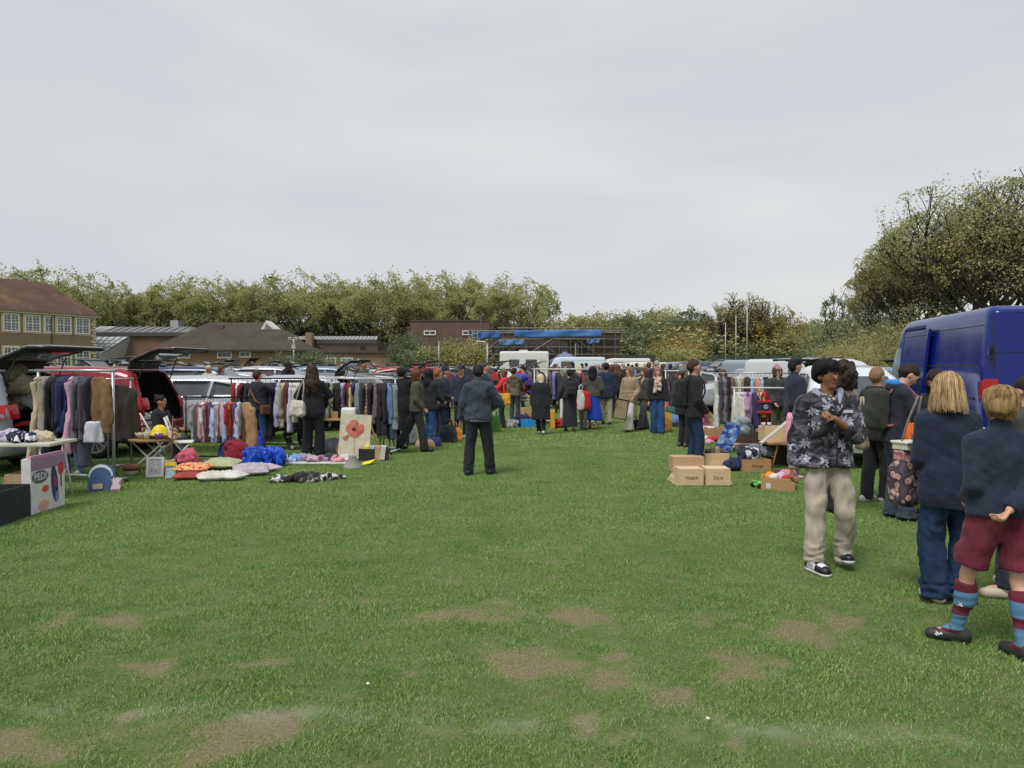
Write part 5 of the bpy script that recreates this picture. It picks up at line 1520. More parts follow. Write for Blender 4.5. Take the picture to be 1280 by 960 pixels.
mb = MB(); mb.tube([T((0, .185, 1.34)), T((0, .212, 1.15)), T((.004, .208, .90))], .006, 6); mb.build('zip', M(c(26, 26, 30), 'plastic'), teen)
for i in (0, 1):
 sgf = (-1, 1)[i]; base = np.array(((-.17, -.03, .035), (.15, .13, 0))[i]); fd = rot3(0, 0, (-.15, .2)[i]) @ np.array([0, 1, 0])
 if i == 0: fd = rot3(.18, 0, 0) @ fd
 RS = rot3(.18 if i == 0 else 0, 0, (-.15, .2)[i])
 def FP(a, b_, z): return base + RS @ np.array([a, b_, z])
 def shoe(r0, r1, zoff):
  q = SDF(base - [.16, .2, .06], base + [.16, .26, .2], .006)
  q.cap(FP(0, -.05, .055), FP(0, .155, .042), .046, .046, k=.02, sc=(1, 1, .85), Rm=RS); q.cap(FP(0, -.04, .06), FP(0, -.02, .125), .045, .047, k=.03); q.cap(FP(0, .03, .07), FP(0, .12, .05), .045, .04, k=.03, sc=(1, 1, .8), Rm=RS)
  return q
 q = shoe(0, 0, 0); q.cut(FP(0, 0, .022), -(RS @ np.array([0, 0, 1.0])))
 def smi(P, FP=FP, base=base, RS=RS):
  Lc = (P - base) @ RS
  toe = (Lc[:, 1] > .085) & (Lc[:, 1] < .150) & (np.abs(Lc[:, 0]) < .036) & (Lc[:, 2] > .05)
  side_ = (np.abs(Lc[:, 0]) > .030) & (Lc[:, 1] > -.03) & (Lc[:, 1] < .075) & (Lc[:, 2] > .03) & (Lc[:, 2] < .085)
  return (toe | side_).astype(int)
 so = q.build('shoe', [M(c(26, 26, 32), 'plastic', .45), M(c(222, 222, 222), 'plastic', .5)], teen, mifn=smi)
 q = SDF(base - [.16, .2, .06], base + [.16, .26, .1], .006)
 q.cap(FP(0, -.05, .035), FP(0, .155, .035), .051, .050, k=.01); q.cut(FP(0, 0, .026), RS @ np.array([0, 0, 1.0])); q.cut(FP(0, 0, 0), -(RS @ np.array([0, 0, 1.0])))
 q.build('sole', [M(c(226, 226, 226), 'rubber')], so)
 lc = MB()
 for k in range(5):
  z_ = .112 - k * .012; y_ = .022 + k * .017
  lc.tube([FP(-.026, y_, z_ - .004), FP(0, y_ + .003, z_ + .006), FP(.026, y_, z_ - .004)], .0035, 5)
 lc.build('laces', M(c(34, 34, 40), 'cloth'), so)
q = thing('sling_bag', 'black sling bag worn across the chest of the boy in the camouflage jacket', 'bag'); place_on(q, teen)
mb = MB(); mb.tube([T((.19, .14, 1.13)), T((.13, .185, 1.16)), T((.07, .205, 1.22)), T((.03, .21, 1.28))], [.02, .034, .034, .016], 10); o = mb.build('pouch', M(c(22, 22, 26), 'cloth'), q, smooth=True)
mb = MB(); mb.tube([T((.03, .205, 1.28)), T((-.12, .16, 1.42)), T((-.15, .0, 1.485)), T((-.10, -.16, 1.38))], .014, 8); mb.build('strap', M(c(22, 22, 26), 'cloth'), q, smooth=True)
mb = MB(); hw = fr['arms'][1]; f_ = hw[2] - hw[1]; f_ = f_ / np.linalg.norm(f_)
mb.tube([hw[2] - f_ * .02, hw[2] + f_ * .012], .043, 12); mb.build('cuff', M(c(206, 200, 180), 'cloth'), teen, smooth=True)
# ---- schoolboy in football kit
bx_, by_ = pos(1254, 4.55)
bmat = M(c(30, 40, 60), 'cloth'); mar = M(c(104, 32, 52), 'cloth')
boy = person((bx_, by_), -.08, 1.56, .0095, 'boy seen from behind in navy jumper, maroon shorts and maroon and blue striped football socks', None, 'pale', 5,
  feet=((-.20, .16, 0), (.07, -.16, 0)), footdir=(1.15, .25), hands=((-.14, .17, 1.0), (-.05, -.195, .985)), elbow=((-.25, -.9, 0), (1, -.45, -.1)), curl=(.6, 1.0),
  lean=.05, hyaw=-.1, hair=('mop', c(150, 122, 84)), wide=1.04, top=dict(col=bmat, t=.022, hem=.905, neck='high', fold=.007, name='jumper', w=1.0),
  bottom=dict(kind='shorts', col=mar, t=.012, len=.82, fold=.012), shoes=c(44, 44, 44))
fr = PF[boy.name]
sock = stripes('football_sock', [(0.0, c(104, 32, 52)), (.094 / .5, c(84, 126, 160)), (.205 / .5, c(104, 32, 52)), (.270 / .5, c(84, 126, 160)), (.372 / .5, c(104, 32, 52))], 2, .5)
for (hp, kn, an, fd) in fr['legs']:
 q = SDF(np.minimum(kn, an) - .14, np.maximum(kn, an) + .14, .009)
 q.cap(kn * .86 + an * .14, an - [0, 0, .01], .062, .044, k=.02); q.sph(kn * .62 + an * .38 - fd * .02, .064, k=.04, sc=(.95, .95, 1.5)); q.cap(an, an + fd * .06 - [0, 0, .03], .042, .038, k=.02)
 dn = (an - kn) / np.linalg.norm(an - kn); q.cut(kn + dn * .065, -dn, .003)
 q.disp(sines(4, 9, .003, (.4, .4, 1.6)))
 so = q.build('sock', [sock], boy)
 q = SDF(np.minimum(kn, an) - .14, np.maximum(kn, an) + .14, .009)
 q.cap(kn + dn * .06, kn + dn * .105, .0655, .0645, k=.0); q.cut(kn + dn * .058, -dn); q.cut(kn + dn * .10, dn); q.build('sock_cuff', [mar], so)
strands(boy, 420, .030, [c(150, 122, 84), c(176, 148, 104), c(116, 90, 60)], 1.60, 1.55, 0, 3)
# crest on the left sock
kn, an, fd = fr['legs'][0][1:]
pp = kn * .47 + an * .53 + np.array([-.035, -.058, 0])
mb = MB()
for (a, b2) in (((-.022, 0, .0), (.03, 0, -.012)), ((-.015, 0, .018), (.01, 0, -.006)), ((.012, 0, .018), (-.012, 0, -.004)), ((.0, 0, -.012), (.028, 0, -.002))):
 mb.tube([pp + np.array(a), pp + np.array(b2)], .0028, 5)
mb.build('sock_crest', M(c(222, 222, 226), 'cloth'), boy)
# boot emblem and laces
base = np.array((-.20, .16, 0)); RS = rot3(0, 0, 1.15)
mb = MB()
for (a, b2) in (((-.046, .10, .045), (-.040, .125, .062)), ((-.046, .115, .04), (-.046, .13, .05)), ((-.046, .085, .052), (-.044, .10, .06))):
 mb.tube([base + RS @ np.array(a), base + RS @ np.array(b2)], .0055, 5)
mb.build('boot_emblem', M(c(225, 225, 225), 'plastic'), boy)
mb = MB()
for k in range(4): mb.tube([base + RS @ np.array([-.024, .03 + k * .018, .098 - k * .010]), base + RS @ np.array([.024, .03 + k * .018, .098 - k * .010])], .004, 5)
mb.tube([base + RS @ np.array([.0, .03, .105]), base + RS @ np.array([-.03, .04, .115]), base + RS @ np.array([-.045, .03, .085])], .0035, 5)
mb.build('laces', M(c(28, 28, 30), 'cloth'), boy)
# ---- blonde woman
wx_, wy_ = pos(1188, 5.5)
wom = person((wx_, wy_), -.15, 1.63, .0105, 'blonde woman seen from behind in a boxy navy fleece and wide blue jeans', None, 'pale', 7,
  feet=((-.085, .0, 0), (.105, .02, 0)), footdir=(.2, -.3), hands=((-.10, .26, 1.06), (.12, .26, 1.03)), elbow=((-.35, -.8, -.3), (.35, -.8, -.3)), lean=.08, hyaw=-.35, hpitch=.15,
  hair=('bob', c(166, 140, 98)), top=dict(col=M(c(26, 34, 58), 'cloth', var=.2), t=.032, hem=.73, neck='high', fold=.007, r=.004, name='fleece', w=1.0),
  bottom=dict(col=JEAN, t=.022, flare=.028, fold=.010), shoes=c(206, 196, 176))
fr = PF[wom.name]; Hd = fr['Hd']
q = SDF(Hd((0, -.03, 1.60)) - .22, Hd((0, -.03, 1.60)) + .22, .010)   # loose layered ends
rr_ = random.Random(4)
for i in range(26):
 a = 2.9 + i * 3.9 / 25 + rr_.uniform(-.06, .06)
 x0_, y0_ = math.cos(a), math.sin(a)
 q.cap(Hd((x0_ * .075, -.012 + y0_ * .085, 1.66)), Hd((x0_ * rr_.uniform(.10, .135), -.02 + y0_ * rr_.uniform(.11, .14), rr_.uniform(1.46, 1.52))), .024, .010, k=.016)
q.disp(sines(6, 24, .005, (1, 1, .15), 9))
q.build('hair', [M(c(178, 150, 106), 'hair')], wom)
strands(wom, 360, .040, [c(178, 150, 106), c(206, 182, 136), c(140, 112, 74)], 1.50, 1.44, .28, 5, (0, .02), (2.6, 6.8))
# floral tote with cream box, hanging from her arm
def floral():
 m, nt, b = newmat('floral_print'); l = nt.links.new; N = nt.nodes.new
 t = N('ShaderNodeTexCoord'); v = N('ShaderNodeTexVoronoi'); v.inputs['Scale'].default_value = 17; l(t.outputs['Object'], v.inputs['Vector'])
 n = noise(nt, 70, 2, .6); a = N('ShaderNodeMath'); a.operation = 'MULTIPLY_ADD'; a.inputs[1].default_value = .5; l(n.outputs['Fac'], a.inputs[0]); l(v.outputs['Distance'], a.inputs[2])
 r = ramp(nt, [(0, c(150, 96, 96)), (.42, c(196, 164, 152)), (.62, c(128, 104, 106)), (.72, c(60, 52, 66)), (.95, c(84, 70, 80))], True); l(a.outputs[0], r.inputs[0])
 s = N('ShaderNodeSeparateXYZ'); l(t.outputs['Object'], s.inputs[0]); g_ = N('ShaderNodeMath'); g_.operation = 'GREATER_THAN'; g_.inputs[1].default_value = .33; l(s.outputs[2], g_.inputs[0])
 w = N('ShaderNodeTexWave'); w.inputs['Scale'].default_value = 22; l(t.outputs['Object'], w.inputs['Vector']); r2 = ramp(nt, [(0, c(176, 122, 120)), (.75, c(120, 84, 90))], True); l(w.outputs[0], r2.inputs[0])
 mx = N('ShaderNodeMix'); mx.data_type = 'RGBA'; l(g_.outputs[0], mx.inputs[0]); l(r.outputs[0], mx.inputs[6]); l(r2.outputs[0], mx.inputs[7]); l(mx.outputs[2], b.inputs['Base Color'])
 b.inputs['Roughness'].default_value = .8
 return m
fx, fy, fz = at(1134, 628, 5.75)
bg = bag((fx, fy, fz), .23, .42, .15, floral(), 'floral printed tote bag hanging at the blonde woman\'s left side', 0, .35, vox=.008)
mb = MB(); mb.tube([(-.08, 0, .41), (.0, .0, .62), (.10, .0, .80)], .008, 6); mb.tube([(.08, .05, .41), (.12, .03, .62), (.13, .0, .80)], .008, 6); mb.build('handle', M(c(120, 112, 104), 'cloth'), bg, smooth=True)
bxx = thing('box', 'cream lidded box sticking out of the top of the floral tote bag', 'box', (fx + .01, fy, fz + .40), .35)
MB().bb(-.095, .095, -.07, .07, 0, .045).build('box_body', M(c(206, 202, 186), 'plastic'), bxx, bev=.006); MB().bb(-.105, .105, -.08, .08, .0455, .065).build('lid', M(c(220, 216, 202), 'plastic'), bxx, bev=.006)
# ---- man with blue hood and green backpack
m4 = person(pos(1121, 8.55), RIGHT - .1, 1.76, .013, 'dark haired man in navy jacket with bright blue hood lining and cargo trousers, looking down', None, 'pale', 9,
  feet=((-.09, .0, 0), (.10, .08, 0)), hands=((-.12, .40, 1.17), (.10, .38, 1.12)), elbow=((-.5, -1, -.4), (.5, -1, -.4)), lean=.06, hpitch=.75, hair=('short', c(44, 34, 30)),
  top=dict(col=c(32, 36, 48), t=.028, hem=.84, neck='hood', fold=.008), bottom=dict(col=M(c(58, 66, 82), 'cloth', var=.12), t=.03, flare=.012, fold=.008), shoes=c(34, 34, 38))
fr = PF[m4.name]; T, Hd = fr['T'], fr['Hd']
q = SDF(T((0, -.04, 1.50)) - .18, T((0, -.04, 1.50)) + .18, .011); q.cap(T((-.08, -.085, 1.505)), T((.08, -.085, 1.505)), .04, k=.02); q.cap(T((.085, -.07, 1.505)), T((.085, .05, 1.46)), .036, .02, k=.02); q.cap(T((-.085, -.07, 1.505)), T((-.085, .05, 1.46)), .036, .02, k=.02)
q.build('hood_lining', [M(c(52, 136, 214), 'cloth')], m4)
MB().box(T((-.235, .0, 1.34)), (.012, .05, .035)).build('sleeve_badge', M(c(150, 190, 226), 'cloth'), m4)
MB().box(T((-.20, .10, .90)), (.014, .045, .02)).build('hem_badge', M(c(150, 190, 226), 'cloth'), m4)
for (hp, kn, an, fd), sg in zip(fr['legs'], (-1, 1)):
 pc = hp * .35 + kn * .65 + np.array([sg * .115, .0, 0]); q = SDF(pc - .16, pc + .16, .012); q.box(pc, (.03, .09, .11), .02, 0); q.box(pc + [sg * .008, 0, .09], (.03, .094, .025), .012, .004); q.build('cargo_pocket', [M(c(50, 56, 72), 'cloth')], m4)
backpack(m4, c(46, 50, 44), 'dark green backpack on the man with the blue hood', (.15, .10, .23), 1.20, c(150, 92, 96))
ox, oy, oz = at(1152, 566, 8.3)
bag((ox, oy, oz), .34, .36, .16, c(226, 104, 34), 'bright orange shopping bag held between the bowed man and the woman in black', .0, .3, vox=.014, seed=8, bulge=.4)
m5 = person(pos(1172, 8.75), 2.0, 1.66, .013, 'dark haired woman in black coat with white buttons bending her head beside the blue hood', None, 'tan', 10,
  hands=((-.12, .34, 1.12), (.10, .36, 1.10)), elbow=((-1, -.4, -.5), (1, -.4, -.5)), hpitch=.45, hyaw=.15, hair=('verylong', c(40, 30, 28)),
  top=dict(col=c(26, 26, 30), t=.026, hem=.60, neck='high', fold=.006, name='coat'), bottom=dict(col=c(28, 28, 34), t=.012), shoes=c(30, 30, 30))
fr = PF[m5.name]; T = fr['T']
for k in range(4):
 for xx in (-.05,):
  MB().lathe([(.014, 0), (.016, .006), (.004, .012)], 10, T((xx, .165, 1.36 - k * .09)), 0, 'y').build('button', M(c(222, 220, 214), 'plastic'), m5, smooth=True)
sb = thing('shoulder_bag', 'taupe bag strap over the shoulder of the woman in the black buttoned coat', 'bag'); place_on(sb, m5)
MB().tube([T((-.17, .16, 1.05)), T((-.15, .165, 1.35)), T((-.14, .03, 1.49)), T((-.15, -.14, 1.3)), T((-.19, -.10, 1.0))], .017, 8).build('strap', M(c(112, 98, 86), 'cloth'), sb, smooth=True)
q = SDF((-.36, -.22, .72), (-.08, .28, 1.1), .015); q.box(T((-.22, .04, .93)), (.05, .15, .12), .04); q.build('bag_body', [M(c(96, 84, 74), 'cloth')], sb)
m6 = person(pos(1097, 9.6), RIGHT + .5, 1.68, .014, 'brown haired person in black clothes and white trainers behind the man with the backpack', None, 'pale', 11,
  feet=((-.08, -.1, 0), (.08, .06, 0)), hands=((-.22, .22, 1.0), (.2, .22, 1.0)), hair=('short', c(134, 104, 78)), top=dict(col=BLACK, t=.03, hem=.80, neck='hood'),
  bottom=dict(col=BLACK, t=.012, flare=.02), shoes=c(212, 206, 196), sole=c(220, 216, 206))
x_, y_, z_ = at(1077, 560, 9.2)
bag((x_, y_, z_), .26, .33, .12, c(176, 160, 134), 'beige canvas tote hanging behind the green backpack', .28, 1.2, vox=.014, seed=4)
m7 = person(pos(1051, 8.9), AWAY + .35, 1.70, .013, 'person with a big dark curly afro and cream top standing behind the teenage boy', None, 'tan', 12,
  feet=((-.09, 0, 0), (.05, .0, 0)), hair=('curly', c(52, 42, 38)), top=dict(col=c(206, 198, 184), t=.02, hem=.90, neck='round'), bottom=dict(col=BLACK, t=.012), shoes=BLACK, hands=((-.15, .25, 1.0), (.15, .25, 1.0)))
m11 = person(pos(1284, 5.75), AWAY + .3, 1.62, .013, 'dark haired person in olive jacket half out of frame behind the schoolboy', None, 'pale', 13, feet=((-.30, -.1, 0), (.02, .1, 0)), footdir=(.9, 0),
  hair=('short', c(50, 38, 34)), top=dict(col=c(70, 72, 64), t=.03, hem=.85, neck='hood'), bottom=dict(col=M(c(40, 44, 56), 'cloth'), t=.022, flare=.012, fold=.008), shoes=c(196, 184, 160), hands=((-.1, .35, 1.1), (.1, .3, 1.1)))
m8 = person(pos(994, 12.9), RIGHT + .2, 1.82, .018, 'man in black flat cap and navy jacket with cream bag strap behind the teenage boy', None, 'ruddy', 14, hair=('short', BLACK), hat=('flatcap', BLACK),
  top=dict(col=NAVY, t=.03, hem=.84, neck='high'), bottom=dict(col=CHAR, t=.015), shoes=BLACK)
m9 = person(pos(972, 16.4), CAMW + .25, 1.70, .02, 'woman in sunglasses, pink grey beanie, dark puffer jacket and olive trousers', None, 'pale', 15, hair=('bob', c(84, 62, 50)), hat=('beanie', c(168, 132, 136)),
  top=dict(col=c(52, 56, 58), t=.045, hem=.84, neck='high', kind='puffer'), bottom=dict(col=c(84, 82, 62), t=.018), shoes=BLACK, hands=((-.2, .2, .95), (.2, .2, .95)))
gl = MB(); Hd = PF[m9.name]['Hd']
for sg in (-1, 1): gl.lathe([(.027, 0), (.027, .006)], 10, Hd((sg * .032, .104, 1.65)), 0, 'y')
gl.tube([Hd((-.07, .09, 1.655)), Hd((.07, .09, 1.655))], .004, 4); gl.build('sunglasses', M(c(60, 36, 30), 'plastic', .2), m9)
m10 = person(pos(993, 11.6), CAMW + .7, 1.16, .016, 'small black haired child in a pink hooded coat beside the camouflage jacket', None, 'tan', 16, hair=('bob', c(26, 24, 26)),
  top=dict(col=c(216, 150, 176), t=.035, hem=.75, neck='hood'), bottom=dict(col=c(120, 100, 130), t=.015), shoes=c(200, 150, 170))
# ---- man in black hoodie with black backpack
m12 = person(pos(868, 12.5), RIGHT, 1.80, .014, 'short haired man in black hoodie and blue jeans standing behind the wooden wine boxes', None, 'ruddy', 17,
  feet=((-.08, -.05, 0), (.08, .04, 0)), hands=((-.17, .16, .93), (.17, .16, .93)), elbow=((-.7, -1, 0), (.7, -1, 0)), hair=('crop', c(58, 44, 38)),
  top=dict(col=c(24, 24, 27), t=.03, hem=.84, neck='hood', fold=.009), bottom=dict(col=JEAN, t=.016), shoes=c(30, 30, 34))
backpack(m12, c(30, 32, 36), 'black backpack on the man in the black hoodie', (.14, .10, .22), 1.22)
m13 = person(pos(855, 16.2), RIGHT + .5, 1.68, .02, 'person in grey beanie and black coat half hidden behind the man in the black hoodie', None, 'pale', 18, hat=('beanie', c(112, 114, 120)), hair=('short', c(90, 80, 70)),
  top=dict(col=BLACK, t=.03, hem=.70, neck='high'), bottom=dict(col=BLACK, t=.014), shoes=c(90, 70, 60))
# ---- group in the middle
def scarf(p, col, name='scarf', tails=True):
 T = PF[p.name]['T']; q = SDF(T((0, .02, 1.35)) - .32, T((0, .02, 1.35)) + .32, .022)
 for k in range(12):
  a = k * 2 * PI / 12; b_ = (k + 1) * 2 * PI / 12
  q.cap(T((.085 * math.cos(a), .085 * math.sin(a), 1.475)), T((.085 * math.cos(b_), .085 * math.sin(b_), 1.475)), .042, k=.02)
 if tails:
  q.cap(T((.03, .13, 1.44)), T((.09, .17, 1.12)), .045, .05, k=.02, sc=(1.2, .5, 1)); q.cap(T((-.03, .13, 1.44)), T((-.05, .17, 1.18)), .045, .045, k=.02, sc=(1.2, .5, 1))
 q.disp(sines(2, 8, .006))
 return q.build(name, [col if not isinstance(col, tuple) else M(col, 'cloth')], p)
m14 = person(pos(822, 19.4), CAMW - .1, 1.66, .018, 'smiling long haired woman in patchwork scarf, black jacket and blue jeans facing the camera', 'shoppers in the middle of the aisle', 'pale', 19,
  feet=((-.09, .08, 0), (.08, -.06, 0)), hands=((-.24, .08, .86), (.24, .08, .86)), hair=('long', c(130, 92, 74)), hat=('beanie', c(150, 104, 104)), top=dict(col=BLACK, t=.035, hem=.90, neck='v', r=.01), bottom=dict(col=JEANM, t=.02, flare=.035), shoes=c(34, 34, 40))
scarf(m14, blotch('patch_scarf', [(0, c(170, 110, 84)), (.42, c(206, 198, 184)), (.55, c(116, 86, 104)), (.64, c(186, 130, 96))], 9))
m15 = person(pos(787, 20.0), CAMW - .75, 1.68, .018, 'long haired woman in belted beige trench coat and white trousers carrying a framed picture', 'shoppers in the middle of the aisle', 'pale', 20,
  feet=((-.1, .18, 0), (.06, -.14, 0)), hands=((-.24, .14, .95), (.28, .06, .80)), hyaw=-.5, hair=('verylong', c(122, 98, 76)), top=dict(col=c(150, 136, 108), t=.03, hem=.36, neck='high', name='trench_coat', fold=.008, flare=.03), bottom=dict(col=c(214, 210, 202), t=.02, flare=.03), shoes=c(40, 38, 38))
q = SDF((-.3, -.3, .95), (.3, .3, 1.15), .02); q.cap((0, 0, 1.05), (0, 0, 1.08), .165, k=0, sc=(1.2, .9, 1)); q.cut((0, 0, 1.085), (0, 0, 1)); q.cut((0, 0, 1.04), (0, 0, -1)); q.build('belt', [M(c(132, 118, 92), 'cloth')], m15)
m16 = person(pos(805, 20.6), CAMW - 1.0, 1.64, .02, 'young brown haired shopper in dark open jacket and grey jeans beside the trench coat', 'shoppers in the middle of the aisle', 'pale', 21,
  feet=((-.08, .22, 0), (.08, -.18, 0)), hair=('bob', c(96, 64, 46)), top=dict(col=c(66, 64, 60), t=.03, hem=.86, neck='v'), bottom=dict(col=c(84, 88, 94), t=.02, flare=.02), shoes=BLACK)
m17 = person(pos(741, 20.8), AWAY - .15, 1.70, .018, 'black haired woman seen from behind in brown grey jacket and long vivid blue skirt', 'shoppers in the middle of the aisle', 'pale', 22,
  feet=((-.08, .05, 0), (.09, -.12, 0)), hair=('long', c(26, 24, 28)), top=dict(col=c(78, 74, 66), t=.035, hem=.90, neck='high', r=.01), bottom=dict(kind='skirt', col=c(24, 62, 176), hem=.26, w=(.14, .24), folds=9), shoes=c(118, 84, 58), hands=((-.22, .2, .98), (.22, .2, .98)))
m18 = person(pos(729, 20.6), AWAY - .3, 1.20, .018, 'child in a red hooded coat and grey trousers walking beside the blue skirt', 'shoppers in the middle of the aisle', 'pale', 23,
  feet=((-.1, .12, 0), (.1, -.1, 0)), hair=('short', c(50, 38, 34)), top=dict(col=c(196, 32, 44), t=.05, hem=.80, neck='hood'), bottom=dict(col=c(104, 100, 98), t=.02), shoes=c(70, 66, 70))
m19 = person(pos(712, 20.0), AWAY + .1, 1.62, .018, 'black haired woman seen from behind in black jacket and long dark wide trousers', 'shoppers in the middle of the aisle', 'pale', 24,
  feet=((-.1, .04, 0), (.12, -.04, 0)), hair=('tied', c(26, 24, 26)), hpitch=.1, top=dict(col=c(44, 46, 50), t=.035, hem=.92, neck='hood'), bottom=dict(kind='skirt', col=c(46, 48, 52), hem=.14, w=(.14, .19), folds=5), shoes=c(60, 60, 64), wide=1.05, hands=((-.33, .0, .88), (.33, .02, .86)))
backpack(m19, c(36, 38, 42), 'black backpack on the woman in long dark wide trousers', (.14, .09, .2), 1.22)
m20 = person(pos(676, 19.2), AWAY + .05, 1.50, .018, 'blonde bobbed woman seen from behind in a long black quilted coat', 'shoppers in the middle of the aisle', 'pale', 25,
  feet=((-.04, .12, 0), (.06, -.12, .02)), hair=('bob', c(206, 190, 154)), hpitch=.2, lean=.08, wide=1.12, top=dict(col=c(28, 29, 34), t=.05, hem=.42, neck='high', kind='puffer', name='quilted_coat', flare=.03, w=1.05), bottom=dict(col=BLACK, t=.012), shoes=c(190, 184, 178))
m21 = person(pos(758, 22.6), AWAY - .2, 1.80, .022, 'tall man seen from behind in dark navy coat and beige trousers', 'shoppers in the middle of the aisle', 'tan', 26, feet=((-.1, .1, 0), (.1, -.1, 0)), hair=('short', c(24, 24, 28)), top=dict(col=c(34, 46, 72), t=.04, hem=.72), bottom=dict(col=c(170, 160, 136), t=.015), shoes=c(60, 60, 70))
m24 = person(pos(598, 11.95), AWAY - .05, 1.72, .012, 'man in grey blue bomber jacket and black trousers seen from behind, alone on the grass', None, 'ruddy', 27,
  feet=((-.17, .0, 0), (.18, .12, 0)), footdir=(.0, -.25), hands=((-.30, .08, .84), (.17, .22, 1.06)), elbow=((-.8, -1, 0), (1, -.5, -.4)), hair=('short', c(36, 32, 32)), hpitch=.25, wide=1.03,
  top=dict(col=M(c(50, 58, 70), 'cloth', rough=.6, var=.12), t=.032, hem=.875, neck='high', fold=.011, r=.010, w=1.0), bottom=dict(col=c(28, 31, 38), t=.022, flare=.008, fold=.008), shoes=c(36, 36, 40))
q = SDF((-.3, -.3, .8), (.3, .3, 1.0), .012); T = PF[m24.name]['T']; q.cap(T((0, 0, .86)), T((0, 0, .90)), .168, k=0, sc=(1.22, .9, 1)); q.cut((0, 0, .905), (0, 0, 1)); q.cut((0, 0, .855), (0, 0, -1)); q.build('shirt_hem', [M(c(92, 98, 108), 'cloth')], m24)
# ---- left side crowd by the stalls
m29 = person(pos(521, 15.3), RIGHT + .15, 1.64, .015, 'brown bobbed woman in olive green jacket and dark trousers striding right', None, 'pale', 28,
  feet=((-.09, -.38, .05), (.08, .16, 0)), footdir=(0, 0), hands=((-.20, .05, .90), (.2, .14, .92)), elbow=((-.4, -1, 0), (.4, -1, 0)), hair=('bob', c(96, 64, 44)), hyaw=.3,
  top=dict(col=c(70, 72, 58), t=.034, hem=.84, neck='round'), bottom=dict(col=c(44, 50, 52), t=.02, flare=.02), shoes=c(32, 32, 32))
m28 = person(pos(537, 16.6), AWAY - .7, 1.64, .018, 'black haired person in black coat and blue jeans beside the olive jacket', None, 'pale', 29, hair=('long', c(28, 26, 30)), top=dict(col=c(34, 36, 40), t=.03, hem=.80), bottom=dict(col=JEANM, t=.012), shoes=c(200, 198, 196), feet=((-.1, 0, 0), (.12, -.1, 0)), hands=((-.15, .3, 1.0), (.15, .3, 1.0)))
m27 = person(pos(548, 17.4), RIGHT + .6, 1.64, .018, 'ginger haired person in black puffer jacket and navy trousers with red shoes', None, 'pale', 30, hair=('short', c(140, 92, 56)), top=dict(col=c(34, 38, 46), t=.045, hem=.80, kind='puffer', neck='hood'), bottom=dict(col=c(34, 40, 60), t=.015), shoes=c(150, 50, 48), hands=((-.15, .25, 1.05), (.15, .25, 1.05)))
m26 = person(pos(557, 18.6), RIGHT, 1.68, .018, 'older man in navy coat and dark beanie looking right over the stalls', None, 'ruddy', 31, hat=('beanie', c(34, 36, 48)), hair=('short', c(90, 84, 80)), top=dict(col=c(36, 46, 70), t=.04, hem=.70, neck='hood'), bottom=dict(col=JEAND, t=.012), shoes=BLACK, hands=((-.12, .36, 1.05), (.14, .36, 1.02)), elbow=((-.4, -1, -.3), (.4, -1, -.3)))
m25 = person(pos(577, 18.2), CAMW - .25, 1.74, .018, 'man in dark baseball cap and navy jacket facing the camera, head lowered', None, 'ruddy', 32, hat=('cap', c(40, 44, 64)), hair=('short', c(60, 50, 46)), hpitch=.25, top=dict(col=c(38, 44, 62), t=.03, hem=.84), mid=dict(col=c(190, 190, 194), t=.01, hem=1.0), bottom=dict(col=c(30, 32, 38), t=.012), shoes=c(170, 170, 172))
m23 = person(pos(606, 19.5), RIGHT, 1.78, .02, 'grey haired man in navy coat behind the man in the bomber jacket', None, 'pale', 33, hair=('crop', c(70, 60, 56)), top=dict(col=c(36, 44, 66), t=.035, hem=.78), bottom=dict(col=CHAR, t=.012), shoes=BLACK, hands=((-.15, .33, 1.0), (.15, .33, 1.0)))
m22 = person(pos(629, 21.3), LEFT + .1, 1.62, .018, 'woman in bright red raincoat and grey green cap holding out things at a stall', None, 'pale', 34, hat=('cap', c(96, 102, 92)), hair=('bob', c(110, 78, 56)),
  top=dict(col=c(200, 34, 50), t=.035, hem=.76, neck='hood', flare=.02), bottom=dict(col=c(30, 32, 40), t=.014), shoes=c(120, 80, 50), hands=((-.12, .42, 1.22), (.14, .38, 1.14)), elbow=((-.6, -.8, -.5), (.6, -.8, -.5)))
m23b = person(pos(643, 22.6), AWAY - .4, 1.66, .02, 'person in brown camouflage jacket and blue grey trousers at the clothes table', None, 'pale', 35, hair=('short', c(56, 40, 32)), top=dict(col=blotch('brown_camo', [(0, c(84, 76, 62)), (.45, c(112, 100, 80)), (.56, c(66, 62, 52))], 9), t=.03, hem=.86, neck='hood'), bottom=dict(col=c(58, 66, 76), t=.012), shoes=BLACK, hands=((-.1, .35, 1.0), (.15, .35, 1.0)))
m30 = person(pos(391, 14.6), AWAY - .1, 1.70, .014, 'woman with long curly dark brown hair in black coat browsing the white clothes rail', None, 'pale', 36,
  feet=((-.13, .0, 0), (.12, .0, 0)), hair=('long', c(50, 36, 30)), hands=((-.20, .16, .98), (.12, .32, 1.14)), elbow=((-1, -.3, -.2), (1, -.4, -.3)), top=dict(col=c(24, 24, 30), t=.034, hem=.74, neck='round', name='coat'), bottom=dict(col=c(26, 26, 34), t=.025, flare=.03), shoes=BLACK)
T, Hd = PF[m30.name]['T'], PF[m30.name]['Hd']
q = SDF(Hd((0, -.04, 1.5)) - .33, Hd((0, -.04, 1.5)) + .30, .016); q.cap(Hd((0, -.03, 1.67)), T((0, -.09, 1.40)), .12, .15, k=.04, sc=(1, .7, 1)); q.cap(T((-.06, -.12, 1.40)), T((-.07, -.14, 1.26)), .09, .05, k=.04); q.cap(T((.06, -.12, 1.40)), T((.07, -.14, 1.27)), .09, .05, k=.04)
